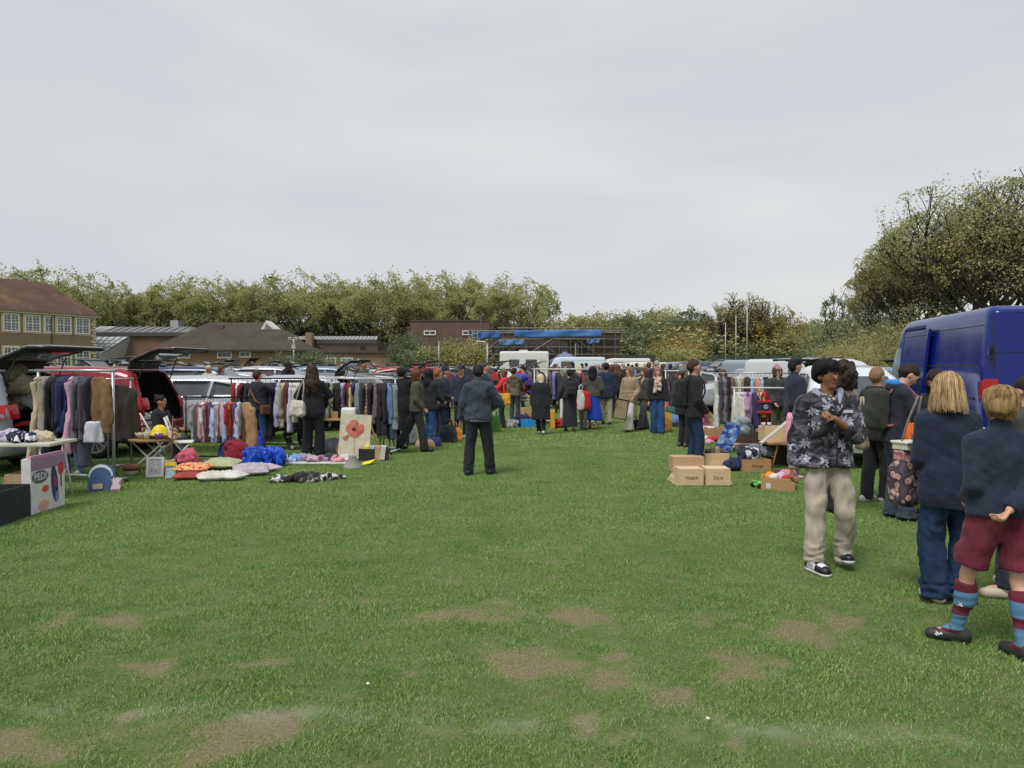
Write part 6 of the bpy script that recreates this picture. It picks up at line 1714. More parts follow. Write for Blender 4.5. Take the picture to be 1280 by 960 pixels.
q.disp(sines(3, 9, .014)); q.disp(sines(4, 20, .007)); q.build('hair', [M(c(56, 40, 34), 'hair')], m30)
x_, y_, z_ = at(372, 519, 14.3)
bg = bag((x_, y_, z_), .27, .30, .13, c(196, 192, 178), 'cream slouchy canvas bag on the shoulder of the woman with long curly hair', 0, .0, vox=.013, seed=14, bulge=1.4)
MB().tube([(-.03, 0, .27), (.04, .02, .52), (.10, .05, .66), (.12, .0, .52), (.09, .0, .27)], .011, 6).build('handle', M(c(196, 192, 178), 'cloth'), bg, smooth=True)
m31 = person(pos(322, 15.4), AWAY - .5, 1.62, .015, 'short haired person in dark navy top with tan bag strap browsing the black rail', None, 'pale', 37, hair=('short', c(70, 48, 36)),
  hands=((-.12, .34, 1.12), (.12, .42, 1.30)), elbow=((-1, -.3, -.3), (1, -.3, -.3)), wide=1.1, top=dict(col=c(34, 36, 44), t=.035, hem=.86), bottom=dict(col=JEANM, t=.02), shoes=c(60, 60, 60))
T = PF[m31.name]['T']; sb = thing('crossbody_bag', 'tan leather crossbody strap and bag on the person reaching into the black rail', 'bag'); place_on(sb, m31)
MB().tube([T((-.12, .12, 1.38)), T((-.13, -.03, 1.49)), T((-.04, -.165, 1.30)), T((.12, -.175, 1.10)), T((.22, -.08, .98))], .018, 8).build('strap', M(c(122, 84, 58), 'cloth'), sb, smooth=True)
q = SDF((.08, -.25, .7), (.4, .2, 1.1), .016); q.box(T((.26, -.04, .90)), (.05, .12, .10), .03); q.build('bag_body', [M(c(96, 66, 48), 'cloth')], sb)
m35 = person(pos(502, 16.4), AWAY, 1.68, .018, 'person in long black hooded coat at the end of the long white rail', None, 'pale', 38, hair=('short', BLACK), top=dict(col=c(26, 26, 30), t=.03, hem=.34, neck='hoodup', name='long_coat'), bottom=dict(col=BLACK, t=.012), shoes=BLACK, hands=((-.2, .25, 1.0), (.15, .3, 1.2)))
m34 = person(pos(372, 15.6), AWAY + .6, 1.60, .018, 'crouching shopper in black clothes and grey trainers beneath the white rail', None, 'pale', 39, drop=.42, lean=.5, feet=((-.12, .05, 0), (.12, -.1, 0)), hair=('short', BLACK), hands=((-.1, .42, .45), (.2, .4, .45)), top=dict(col=c(38, 40, 46), t=.03, hem=.9), bottom=dict(col=c(36, 38, 46), t=.015), shoes=c(150, 150, 148))
m33 = person(pos(92, 12.0), CAMW, 1.58, .018, 'person behind the coat rail with only pale blue jeans and cream trainers showing', None, 'pale', 40, feet=((-.10, .02, 0), (.16, -.02, 0)), hair=('short', c(80, 60, 50)), top=dict(col=c(60, 62, 70), t=.02, hem=.9), bottom=dict(col=JEANL, t=.02), shoes=c(206, 198, 182))
m32 = person(pos(199, 13.3), RIGHT - .2, 1.62, .015, 'black haired stallholder in dark clothes sitting on a white folding chair beside the red car', None, 'tan', 41, drop=.46, hipz=.92, feet=((-.12, .40, 0), (.12, .42, 0)), hair=('bun', c(26, 22, 22)), hands=((-.14, .34, .66), (.14, .34, .66)), lean=.05,
  top=dict(col=c(34, 32, 38), t=.03, hem=.9, neck='high'), bottom=dict(col=c(60, 62, 70), t=.015), shoes=BLACK, knees=((-.2, 1, .5), (.2, 1, .5)))
# carried and set-down bags
def gbag(px, py, Y, w, h, d, col, label, hd=.22, rz=0.0, z0=None, seed=1, hcol=None, **kw):
 x_, y_, z_ = at(px, py, Y)
 return bag((x_, y_, max(z_ if z0 is None else z0, 0)), w, h, d, col, label, hd, rz, seed=seed, hcol=hcol, vox=.02 if Y > 12 else .012, **kw)
gbag(632, 506, 21.0, .26, .34, .10, c(222, 164, 48), 'mustard yellow tote bag hanging from the woman in red', .30, .1, hcol=c(180, 140, 100))
gbag(565, 0, 17.6, .40, .34, .22, c(228, 134, 42), 'orange and yellow carrier bag on the grass by the navy coats', .1, .2, 0)
gbag(617, 0, 19.9, .32, .46, .16, c(84, 140, 62), 'green printed carrier bag standing behind the man in the bomber jacket', .1, 0, 0, hcol=c(60, 110, 50))
gbag(541, 0, 16.3, .30, .22, .16, c(52, 60, 116), 'small royal blue bag on the grass beside the olive jacket woman', .06, .3, 0)
gbag(559, 0, 17.2, .36, .42, .2, c(52, 54, 62), 'dark grey holdall standing behind the small royal blue bag', .1, -.2, 0)
gbag(836, 0, 20.2, .26, .52, .16, c(202, 152, 66), 'amber paper carrier bag standing beside the woman with the scarf', .16, .1, 0)
gbag(726, 512, 19.6, .18, .52, .08, c(196, 196, 196), 'white carrier bag hanging from the hand of the woman with the black backpack', .12, .1)
gbag(795, 0, 20.6, .22, .30, .14, c(30, 30, 34), 'black bag standing on the grass behind the framed picture', .14, 0, 0)
gbag(511, 0, 16.9, .26, .42, .12, c(196, 200, 206), 'pale translucent bag standing behind the olive jacket woman', .1, 0, 0)
gbag(530, 0, 16.0, .36, .2, .24, c(190, 150, 116), 'tan bag of oddments on the grass behind the striding woman', 0, .3, 0)
# framed picture carried by the trench coat woman
fx, fy, fz = at(774, 524, 19.6)
t = thing('framed_picture', 'black framed picture with mottled olive brown image carried by the trench coat woman', 'picture', (fx, fy, fz), -.25)
for (a, b_, c0_, d0_) in ((-.18, .18, 0, .025), (-.18, .18, .495, .52), (-.18, -.155, .0255, .4945), (.155, .18, .0255, .4945)):
 MB().bb(a, b_, -.015, .015, c0_, d0_).build('frame', M(c(34, 30, 28), 'wood'), t)
MB().bb(-.155, .155, -.005, .006, .025, .495).build('print', blotch('print_old', [(.3, c(120, 110, 84)), (.5, c(150, 138, 104)), (.7, c(104, 84, 62))], 5, None, False), t)
t.rotation_euler[1] = .16
# ---- far crowd, heads read from the photograph, clothes as seen
CC = [('navy', NAVY), ('black', BLACK), ('grey', c(104, 106, 112)), ('dark brown', c(74, 58, 50)), ('olive', OLV), ('pale blue', c(110, 140, 180)), ('red', c(170, 44, 50)), ('cream', c(190, 180, 160)), ('dark blue', c(40, 56, 92)), ('maroon', c(96, 44, 54)), ('lilac', c(150, 140, 170))]
HC = [('dark', c(36, 30, 30)), ('brown', c(90, 66, 50)), ('grey', c(160, 156, 150)), ('blonde', c(196, 172, 128)), ('ginger', c(150, 96, 60))]
def crowd(px, top, Y, ci, hi_, face, group, where, kind=0, shortleg=False):
 x_, y_ = pos(px, Y); h_ = at(px, top, Y)[2]
 h_ = min(max(h_, 1.45), 1.9)
 r_ = random.Random(int(px * 13 + Y * 7))
 cn, cc2 = CC[ci % len(CC)]; hn, hc2 = HC[hi_ % len(HC)]
 st = ['short', 'short', 'bob', 'long'][r_.randint(0, 3)] if hi_ != 2 else 'short'
 w_ = ['jacket', 'coat', 'puffer jacket'][kind % 3]
 a = r_.uniform(.15, .4)
 kw = dict(hands=((-.15, .3, 1.05), (.15, .3, 1.05))) if r_.random() < .35 else dict(feet=((-.09, a / 2, 0), (.09, -a / 2, 0))) if r_.random() < .6 else {}
 return person((x_, y_), face, h_, .036 if Y > 26 else .031, '%s haired shopper in %s %s, %s' % (hn, cn, w_, where), group, 'pale' if r_.random() < .8 else 'tan', int(px),
  hair=(st, hc2), top=dict(col=cc2, t=.035, hem=(.86, .55, .84)[kind % 3], neck='round', kind='jacket'), bottom=dict(col=[BLACK, JEAND, CHAR, c(120, 112, 96), JEANM][r_.randint(0, 4)], t=.016), shoes=BLACK, wide=r_.uniform(.95, 1.15), hyaw=r_.uniform(-.6, .6), hpitch=r_.uniform(0, .3), lean=r_.uniform(0, .12), **kw)
G1 = 'distant shoppers crowding the far aisle'
FAR = [(698, 458, 28, 6, 4, AWAY, 1), (706, 455, 33, 2, 1, CAMW, 0), (716, 452, 40, 1, 0, LEFT, 0), (724, 457, 30, 7, 3, RIGHT, 1), (733, 452, 44, 0, 0, AWAY, 0), (740, 458, 26, 6, 4, AWAY, 0), (748, 455, 36, 2, 2, CAMW, 2),
  (754, 453, 47, 4, 1, AWAY, 0), (766, 456, 27, 0, 1, AWAY, 1), (772, 456, 25.5, 1, 1, AWAY, 0), (769, 452, 42, 8, 2, CAMW, 0), (781, 454, 38, 1, 2, LEFT, 0), (785, 452, 50, 2, 0, AWAY, 0), (790, 456, 43, 5, 0, AWAY, 0),
  (795, 454, 44, 3, 1, RIGHT, 0), (806, 452, 52, 1, 3, CAMW, 0), (811, 453, 29, 8, 1, AWAY, 2), (817, 451, 40, 3, 1, CAMW, 0), (821, 450, 26.5, 1, 2, AWAY, 2), (829, 455, 34, 9, 1, RIGHT, 0),
  (838, 455, 46, 0, 0, AWAY, 0), (842, 456, 47.5, 1, 2, LEFT, 1), (849, 455, 36, 7, 3, RIGHT, 0), (858, 454, 46, 6, 4, CAMW, 0), (864, 456, 41, 1, 1, AWAY, 1), (893, 457, 38, 8, 0, CAMW, 0),
  (688, 459, 31, 9, 1, LEFT, 0), (671, 457, 36, 1, 0, CAMW, 0), (760, 454, 58, 1, 0, AWAY, 0), (788, 455, 62, 6, 1, CAMW, 0), (803, 455, 60, 0, 3, AWAY, 0), (815, 456, 66, 4, 0, AWAY, 0), (797, 456, 70, 2, 1, CAMW, 0), (780, 455, 64, 10, 1, AWAY, 0), (744, 454, 60, 3, 2, CAMW, 0), (728, 454, 54, 8, 0, AWAY, 0), (810, 454, 33, 10, 2, CAMW, 0)]
for i, (px, tp_, Y, ci, hi_, fa, kd) in enumerate(FAR):
 wh = ('front' if Y < 32 else 'middle' if Y < 48 else 'back') + ' of the crowd ' + ('left of the blue skirt' if px < 735 else 'above the blue skirt' if px < 762 else 'by the trench coat' if px < 805 else 'above the scarf' if px < 845 else 'by the black hoodie')
 crowd(px, tp_, Y, ci, hi_, fa + random.uniform(-.5, .5), G1, wh, kd)
G2 = 'people standing among the parked cars on the left'
for (px, tp_, Y, ci, hi_, fa, kd) in [(262, 457, 27, 7, 3, CAMW, 0), (275, 457, 25, 0, 1, RIGHT, 0), (360, 452, 31, 1, 0, AWAY, 0), (422, 452, 46, 2, 1, CAMW, 0), (433, 455, 48, 1, 1, LEFT, 0), (447, 453, 40, 3, 1, RIGHT, 1), (455, 455, 38, 4, 4, AWAY, 0), (413, 455, 52, 5, 0, LEFT, 0),
  (518, 452, 44, 7, 1, LEFT, 0), (655, 457, 27, 6, 0, LEFT, 0), (131, 446, 60, 3, 2, CAMW, 0), (138, 447, 66, 10, 0, AWAY, 0), (150, 447, 62, 7, 1, CAMW, 0), (125, 448, 70, 2, 0, LEFT, 0), (143, 449, 74, 10, 3, AWAY, 0)]:
 crowd(px, tp_, Y, ci, hi_, fa, G2, 'among the cars, %s' % ('left of the camera pole' if px < 367 else 'beyond the long white rail' if px < 500 else 'behind the red raincoat'), kd)
G3 = 'people by the stalls on the right'
for (px, tp_, Y, ci, hi_, fa, kd) in [(904, 462, 24, 1, 1, CAMW, 1), (1018, 456, 30, 4, 1, AWAY, 0), (1097, 457, 60, 7, 3, AWAY, 0), (1073, 455, 66, 0, 0, AWAY, 0)]:
 crowd(px, tp_, Y, ci, hi_, fa, G3, 'near the vans on the right side', kd)
# =================================================================== VEHICLES
def poly_sdf(P, y, z):
 P = np.array(P, float); n = len(P)
 y, z = np.broadcast_arrays(np.asarray(y, float), np.asarray(z, float))
 d = np.full(y.shape, 1e9); s = np.ones(y.shape)
 j = n - 1
 for i in range(n):
  ex, ey = P[j] - P[i]
  wx, wy = y - P[i][0], z - P[i][1]
  t = np.clip((wx * ex + wy * ey) / (ex * ex + ey * ey + 1e-12), 0, 1)
  d = np.minimum(d, (wx - ex * t) ** 2 + (wy - ey * t) ** 2)
  c1, c2, c3 = z >= P[i][1], z < P[j][1], ex * wy > ey * wx
  s = np.where((c1 & c2 & c3) | (~c1 & ~c2 & ~c3), -s, s)
  j = i
 return s * np.sqrt(d)
CARS = {
  'suv': dict(L=4.65, W=.92, prof=[(.03, .38), (.0, .62), (.05, 1.02), (.30, 1.58), (.55, 1.66), (1.2, 1.70), (2.3, 1.69), (2.85, 1.60), (3.62, 1.10), (4.35, .98), (4.60, .84), (4.65, .45), (4.5, .27), (.2, .27)],
  belt=1.06, belt2=.98, wheels=(.92, 3.62), wr=.35, roof=1.62, win=[[(.62, 1.13), (.74, 1.45), (1.18, 1.53), (1.28, 1.09)], [(1.34, 1.08), (1.25, 1.535), (2.08, 1.55), (2.12, 1.05)], [(2.20, 1.05), (2.16, 1.55), (2.62, 1.50), (3.18, 1.04)]],
  rear=(1.12, 1.50, .62), front=(1.14, 1.56, .62), tl=(.90, 1.12), hinge=(.50, 1.64), cutz=.66),
  'hatch': dict(L=4.1, W=.87, prof=[(.03, .34), (.0, .58), (.04, .92), (.34, 1.34), (.62, 1.43), (1.2, 1.48), (2.1, 1.47), (2.6, 1.38), (3.3, .96), (3.9, .82), (4.08, .68), (4.1, .40), (4.0, .22), (.18, .22)],
  belt=.94, belt2=.88, wheels=(.72, 3.28), wr=.31, roof=1.42, win=[[(.52, .98), (.68, 1.26), (1.0, 1.33), (1.10, .96)], [(1.16, .955), (1.08, 1.335), (1.88, 1.35), (1.92, .93)], [(2.0, .93), (1.96, 1.35), (2.42, 1.30), (2.92, .92)]],
  rear=(.98, 1.30, .58), front=(.99, 1.36, .58), tl=(.78, 1.0), hinge=(.56, 1.40), cutz=.62),
  'estate': dict(L=4.75, W=.90, prof=[(.04, .34), (.0, .58), (.06, .94), (.48, 1.38), (.8, 1.46), (1.6, 1.50), (2.5, 1.49), (3.0, 1.40), (3.75, .98), (4.5, .82), (4.72, .68), (4.75, .40), (4.6, .22), (.2, .22)],
  belt=.96, belt2=.90, wheels=(1.0, 3.75), wr=.32, roof=1.44, win=[[(.68, 1.02), (.86, 1.28), (1.38, 1.37), (1.46, .985)], [(1.52, .98), (1.45, 1.375), (2.28, 1.38), (2.32, .95)], [(2.4, .95), (2.36, 1.38), (2.82, 1.33), (3.38, .94)]],
  rear=(1.02, 1.32, .60), front=(1.02, 1.38, .60), tl=(.80, 1.02), hinge=(.72, 1.42), cutz=.62),
  'mpv': dict(L=4.5, W=.90, prof=[(.03, .34), (.0, .58), (.03, 1.0), (.22, 1.58), (.5, 1.66), (1.4, 1.72), (2.4, 1.68), (2.9, 1.54), (3.8, 1.04), (4.3, .86), (4.48, .7), (4.5, .4), (4.4, .22), (.18, .22)],
  belt=1.02, belt2=.94, wheels=(.8, 3.6), wr=.32, roof=1.62, win=[[(.46, 1.08), (.54, 1.46), (1.18, 1.55), (1.25, 1.06)], [(1.32, 1.055), (1.25, 1.555), (2.15, 1.56), (2.2, 1.02)], [(2.28, 1.02), (2.24, 1.56), (2.66, 1.50), (3.3, 1.0)]],
  rear=(1.08, 1.50, .62), front=(1.1, 1.52, .62), tl=(.95, 1.4), hinge=(.42, 1.64), cutz=.62),
  }
def car_fn(S):
 P = np.array(S['prof'], float); W, belt, roof = S['W'], S['belt'], S['roof']
 Pc = P.mean(0); Lc = S['L']
 def f(x, y, z):
  d2 = poly_sdf(P, y, z) + .0
  taper = np.where(y < .6, (.6 - y) ** 2 * .22, 0) + np.where(y > Lc - .9, (y - Lc + .9) ** 2 * .17, 0)
  tum = np.clip(z - belt, 0, None) * .36 + np.clip(.55 - z, 0, None) * .14 - .03 * np.exp(-((z - belt + .12) / .09) ** 2)
  d1 = np.abs(x) - (W - taper - tum)
  k = .14
  a, b2 = d1 * .96, d2
  h = np.maximum(k - np.abs(a - b2), 0) / k
  return np.maximum(a, b2) + h * h * k * .25
 return f
_cm = {}
TRIM = M(c(34, 34, 36), 'plastic', rough=.6); DARKG_ = glassmat((0.05, 0.06, 0.065), 'car_glass', .04); RUB = M(c(30, 30, 31), 'rubber'); ALLOY = M(c(176, 178, 180), 'metal', rough=.35)
REDL = M(c(170, 22, 26), 'plastic', rough=.15); CLR = M(c(206, 208, 210), 'plastic', rough=.1); CHROME = M(c(200, 202, 204), 'metal', rough=.2); DUM = M(c(128, 128, 128), 'paint')
def project(f, axis, sgn, A, B, x0, off):
 """points on the car surface along an axis. A,B = other coordinates"""
 lo = np.zeros(A.shape); hi = np.full(A.shape, x0) if np.isscalar(x0) else x0
 a, b2 = (lo, hi)
 for _ in range(26):
  m = (a + b2) / 2
  v = f(*{'x': (sgn * m, A, B), 'y': (A, m, B)}[axis])
  a = np.where(v < 0, m, a) if axis == 'x' or sgn > 0 else np.where(v < 0, m, a)
  b2 = np.where(v < 0, b2, m)
 return (a + b2) / 2
def side_patch(f, poly, sgn, off=.006, nu=6, nv=4, x0=1.2):
 (a, b2, c2, d) = [np.array(q, float) for q in poly]   # bottom-rear, top-rear, top-front, bottom-front
 u, v = np.meshgrid(np.linspace(0, 1, nu + 1), np.linspace(0, 1, nv + 1), indexing='ij')
 Q = (a[None, None] * ((1 - u) * (1 - v))[..., None] + b2 * ((1 - u) * v)[..., None] + c2 * (u * v)[..., None] + d * (u * (1 - v))[..., None])
 X = project(f, 'x', 1, Q[..., 0], Q[..., 1], x0, off)
 V = np.stack([sgn * (X + off), Q[..., 0], Q[..., 1]], -1).reshape(-1, 3)
 V2 = np.stack([sgn * (X - .012), Q[..., 0], Q[..., 1]], -1).reshape(-1, 3)
 return solid(V, V2, nu, nv)
def solid(V, V2, nu, nv):
 n = len(V); idx = np.arange(n).reshape(nu + 1, nv + 1)
 F = np.stack([idx[:-1, :-1], idx[1:, :-1], idx[1:, 1:], idx[:-1, 1:]], -1).reshape(-1, 4)
 rim = list(idx[:, 0]) + list(idx[-1, 1:]) + list(idx[-2::-1, -1]) + list(idx[0, -2:0:-1])
 R_ = [(rim[i], rim[(i + 1) % len(rim)], rim[(i + 1) % len(rim)] + n, rim[i] + n) for i in range(len(rim))]
 return np.concatenate([V, V2]), np.concatenate([F, F[:, ::-1] + n, np.array(R_)])
def end_patch(f, sgn, x0_, x1_, z0, z1, L_, off=.006, nu=8, nv=4, tz=0.0, Lmid=None):
 u, v = np.meshgrid(np.linspace(0, 1, nu + 1), np.linspace(0, 1, nv + 1), indexing='ij')
 Zz = z0 + (z1 - z0) * v
 Xx = (x0_ + (x1_ - x0_) * u) * (1 - tz * v)
 mid = L_ * .5
 a = np.full(Xx.shape, mid); b2 = np.full(Xx.shape, L_ + .2 if sgn > 0 else -.2)
 for _ in range(26):
  m = (a + b2) / 2; w = f(Xx, m, Zz); a = np.where(w < 0, m, a); b2 = np.where(w < 0, b2, m)
 Yy = (a + b2) / 2
 V = np.stack([Xx, Yy + sgn * off, Zz + off * .7], -1).reshape(-1, 3); V2 = np.stack([Xx, Yy - sgn * .012, Zz - .008], -1).reshape(-1, 3)
 return solid(V, V2, nu, nv)
def wheel_meshes():
 if 'wheel' in _cm: return _cm['wheel']
 t = MB().lathe([(.66, -.11), (.93, -.12), (1.0, -.08), (1.0, .08), (.93, .12), (.66, .11)], 28, (0, 0, 0), 0, 'x', False).mesh('tyre', [RUB], True)
 r_ = MB(); r_.lathe([(.05, -.02), (.66, -.02), (.68, .105), (.60, .10), (.585, .02), (.05, .015)], 24, (0, 0, 0), 0, 'x')
 for k in range(10):
  a = k * 2 * PI / 10; ca, sa = math.cos(a), math.sin(a); w = .045
  r_.add([(.03, ca * .10 - sa * w, sa * .10 + ca * w), (.03, ca * .10 + sa * w, sa * .10 - ca * w), (.03, ca * .62 + sa * w * .7, sa * .62 - ca * w * .7), (.03, ca * .62 - sa * w * .7, sa * .62 + ca * w * .7),
  (.085, ca * .10 - sa * w, sa * .10 + ca * w), (.085, ca * .10 + sa * w, sa * .10 - ca * w), (.095, ca * .62 + sa * w * .7, sa * .62 - ca * w * .7), (.095, ca * .62 - sa * w * .7, sa * .62 + ca * w * .7)],
  [(0, 1, 2, 3), (7, 6, 5, 4), (0, 4, 5, 1), (1, 5, 6, 2), (2, 6, 7, 3), (3, 7, 4, 0)])
 r_.lathe([(.13, 0), (.13, .09), (.05, .11)], 12, (0, 0, 0), 0, 'x')
 rm = r_.mesh('rim', [ALLOY], False)
 _cm['wheel'] = (t, rm); return _cm['wheel']
def car_meshes(kind, open_, vox):
 key = (kind, open_, vox)
 if key in _cm: return _cm[key]
 S = CARS[kind]; f = car_fn(S); W, L_ = S['W'], S['L']
 q = SDF((-W - .06, -.08, .15), (W + .06, L_ + .08, max(p[1] for p in S['prof']) + .08), vox)
 X, Y, Z = q._xyz((slice(None),) * 3)
 # 2d profile once, broadcast
 q.D = np.asarray(f(X, Y, Z), np.float32)
 for wy in S['wheels']:
  q.fn(lambda x, y, z: np.maximum(np.sqrt((y - wy) ** 2 + (z - S['wr']) ** 2) - (S['wr'] + .055), -(np.abs(x) - (W - .28))), .02, 's')
 cut = S['cutz']
 if open_:
  cy = 1.35
  inside = lambda x, y, z: f(x, y, z) + .075
  q.fn(lambda x, y, z: np.maximum(np.maximum(inside(x, y, z), y - cy), (cut + .02) - z), .0, 's')
  hy, hz = S['hinge']
  q.fn(lambda x, y, z: np.maximum(np.maximum(np.maximum(np.abs(x) - (W - .17 - np.clip(z - S['belt'], 0, None) * .36), y - (hy - .02) + (z - hz) * .0), cut - z), z - hz + .04), .02, 's')
 def mi(cn):
  x, y, z = cn[:, 0], cn[:, 1], cn[:, 2]
  m = np.zeros(len(cn), int)
  for wy in S['wheels']:
   rr = np.sqrt((y - wy) ** 2 + (z - S['wr']) ** 2)
   m[(rr < S['wr'] + .06 + vox * .5) & (np.abs(x) < W - .045)] = 1
   if kind == 'suv': m[(rr < S['wr'] + .10) & (z < S['wr'] + .38)] = 1
  m[z < (.34 if kind == 'suv' else .27)] = 1
  if open_:
   v = f(x, y, z)
   m[(v < -.03) & (z > cut - .03) & (y < 1.42)] = 1
  return m
 V, F = q.extract()
 body = make_mesh('body', V, F, [DUM, TRIM], mi(V[F].mean(1)))
 parts = [('body', body, [None, TRIM])]
 def pm(name, VF, mats, slot=None): parts.append((name, make_mesh(name, VF[0], VF[1], mats, None, name == 'window'), slot or mats))
 for sg in (-1, 1):
  for w in S['win']: pm('window', side_patch(f, w, sg), [DARKG_])
  # window surround as a thin strip along the top of the glass and belt line
  zz = .62
  for yd in ((S['win'][0][3][0] + .03), (S['win'][1][3][0] + .04), (S['win'][2][3][0] + .1)):
   pm('door_seam', side_patch(f, [(yd, .34), (yd, S['belt'] - .03), (yd + .012, S['belt'] - .03), (yd + .012, .34)], sg, .002, 1, 5), [TRIM])
  for yd in (S['win'][1][0][0] + .02, S['win'][2][0][0] + .02):
   pm('door_handle', side_patch(f, [(yd + .05, S['belt'] - .14), (yd + .05, S['belt'] - .11), (yd + .22, S['belt'] - .11), (yd + .22, S['belt'] - .14)], sg, .025, 2, 1), [DUM], [None])
  ym = S['win'][2][3][0] - .12
  mbm = MB(); q3 = SDF((sg * (W + .06) - .16, ym - .12, S['belt'] - .06), (sg * (W + .06) + .16, ym + .12, S['belt'] + .2), .025)
  q3.box((sg * (W + .07), ym, S['belt'] + .08), (.10, .05, .07), .04)
  V, F = q3.extract(); parts.append(('mirror', make_mesh('mirror', V, F, [DUM]), [None]))
 z0, z1, xw = S['front']
 pm('windscreen', end_patch(f, 1, -xw, xw, z0, z1, L_, tz=.12), [DARKG_])
 a, b2 = S['tl']
 for sg in (-1, 1):
  pm('headlight', end_patch(f, 1, sg * (W - .36), sg * (W - .10), .66, .80, L_, .008, 4, 2), [CLR])
  yv = .26
  pm('tail_light', side_patch(f, [(.07, a), (.12, b2), (.42, b2 - .03), (.40, a + .04)], sg, .010, 4, 2), [REDL])
  pm('tail_light', end_patch(f, -1, sg * (W - .30), sg * (W - .11), a, b2 - .01, L_, .012, 3, 3), [REDL])
 if not open_:
  z0, z1, xw = S['rear']
  pm('rear_window', end_patch(f, -1, -xw, xw, z0, z1, L_, tz=.1), [DARKG_])
 pm('number_plate', end_patch(f, -1 if not open_ else 1, -.26, .26, .44 if open_ else .70, .55 if open_ else .81, L_, .015, 4, 1), [M(c(214, 190, 90) if not open_ else c(220, 220, 220), 'plastic')])
 tg = None
 if open_:
  hy, hz = S['hinge']
  q = SDF((-W - .02, -.10, cut - .06), (W + .02, hy + .10, hz + .12), vox * .8)
  X, Y, Z = q._xyz((slice(None),) * 3)
  fv = f(X, Y, Z)
  sh_ = np.abs(fv + .03) - .030
  half = (W - .15 - np.clip(Z - S['belt'], 0, None) * .36)
  q.D = np.asarray(np.maximum(np.maximum(np.maximum(sh_, np.abs(X) - half), Y - hy), cut - Z), np.float32)
  V, F = q.extract()
  cn = V[F].mean(1); v = f(cn[:, 0], cn[:, 1], cn[:, 2])
  tb = make_mesh('tailgate', V - np.array([0, hy, hz]), F, [DUM, TRIM], (v < -.012).astype(int))
  z0, z1, xw = S['rear']
  VF = end_patch(f, -1, -xw, xw, z0, z1, L_, .008, tz=.1); VI = end_patch(f, -1, -xw, xw, z0, z1, L_, -.058, tz=.1)
  gm1 = make_mesh('tailgate_glass', VF[0] - np.array([0, hy, hz]), VF[1], [DARKG_]); gm2 = make_mesh('inner_glass', VI[0] - np.array([0, hy, hz]), VI[1], [glassmat((.16, .2, .2), 'hatch_glass')])
  tg = (tb, gm1, gm2, (hy, hz))
 _cm[key] = (parts, tg); return _cm[key]
def car(kind, xy, heading, col, label, open_=False, group=None, vox=.06, ang=88, cat='car', rear_anchor=True, trim=None):
 """heading: 0 = nose pointing away (+Y); the anchor is the ground point under the rear bumper"""
 S = CARS[kind]; parts, tg = car_meshes(kind, open_, vox)
 t = thing('parked_car', label, cat, (xy[0], xy[1], 0), heading, group)
 pm_ = M(col, 'paint')
 for name, me, slots in parts:
  mobj(name, me, [s or pm_ for s in slots], t)
 tyre, rim = wheel_meshes()
 for wy in S['wheels']:
  for sg in (-1, 1):
   w = mobj('wheel', tyre, None, t, (sg * (S['W'] - .13), wy, S['wr'] - .01), (0, 0, 0 if sg > 0 else PI), (1, S['wr'], S['wr']))
   w.scale = (1.0, S['wr'], S['wr'])
   r_ = mobj('rim', rim, None, w)
 if tg:
  tb, g1, g2, (hy, hz) = tg
  o = mobj('tailgate', tb, [pm_, TRIM], t, (0, hy, hz), (-R(ang), 0, 0))
  mobj('tailgate_glass', g1, None, o); mobj('inner_glass', g2, None, o)
  for sg in (-1, 1):
   zz = S['belt'] + .1
   a = R(ang); py_, pz_ = -.22, -.42
   ey = hy + py_ * math.cos(a) + pz_ * math.sin(-a) * -1 * -1;
   # strut end on the raised gate
   v = Matrix.Rotation(-a, 3, 'X') @ Vector((0, -.25, -.40))
   MB().tube([(sg * (S['W'] - .27), .32, zz + .1), (sg * (S['W'] - .30), hy + v.y, hz + v.z)], .012, 6).build('gas_strut', TRIM, t)
 return t
# ------------------------------------------------------------------ panel vans
def van_mesh(key, L_, W, H, vox, nose=1.0, slide=False, high=True):
 k = ('van', key)
 if k in _cm: return _cm[k]
 prof = [(.03, .34), (.0, .55), (.0, 1.2), (.05, H - .08), (.22, H), (L_ - 1.75, H), (L_ - 1.35, H - .10), (L_ - .72, 1.42), (L_ - .18, 1.12), (L_ - .02, .85), (L_, .42), (L_ - .1, .28), (.12, .28)]
 S = dict(prof=prof, L=L_, W=W, belt=1.35, roof=H)
 P = np.array(prof)
 def f(x, y, z):
  d2 = poly_sdf(P, y, z)
  taper = np.where(y > L_ - 1.1, (y - L_ + 1.1) ** 2 * .16, 0) + np.where(y < .25, (.25 - y) ** 2 * .5, 0)
  tum = np.clip(z - 1.3, 0, None) ** 1.5 * .085 + np.clip(.5 - z, 0, None) * .1
  d1 = np.abs(x) - (W - taper - tum); kk = .13
  h = np.maximum(kk - np.abs(d1 - d2), 0) / kk
  return np.maximum(d1, d2) + h * h * kk * .25
 q = SDF((-W - .06, -.06, .18), (W + .06, L_ + .06, H + .06), vox)
 X, Y, Z = q._xyz((slice(None),) * 3)
 q.D = np.asarray(f(X, Y, Z), np.float32)
 wh = (1.0, L_ - 1.05)
 for wy in wh: q.fn(lambda x, y, z: np.maximum(np.sqrt((y - wy) ** 2 + (z - .36) ** 2) - .43, -(np.abs(x) - (W - .3))), .02, 's')
 if slide:   # side door opening on the left (-X) side
  q.fn(lambda x, y, z: np.maximum(np.maximum(np.maximum(x + (W - .9) * 0 + .35, (y - (L_ - 1.62))), (L_ - 2.9) - y), np.maximum(.45 - z, z - (H - .22))), .01, 's')
 _cm[k] = (q, f, wh, S); return _cm[k]
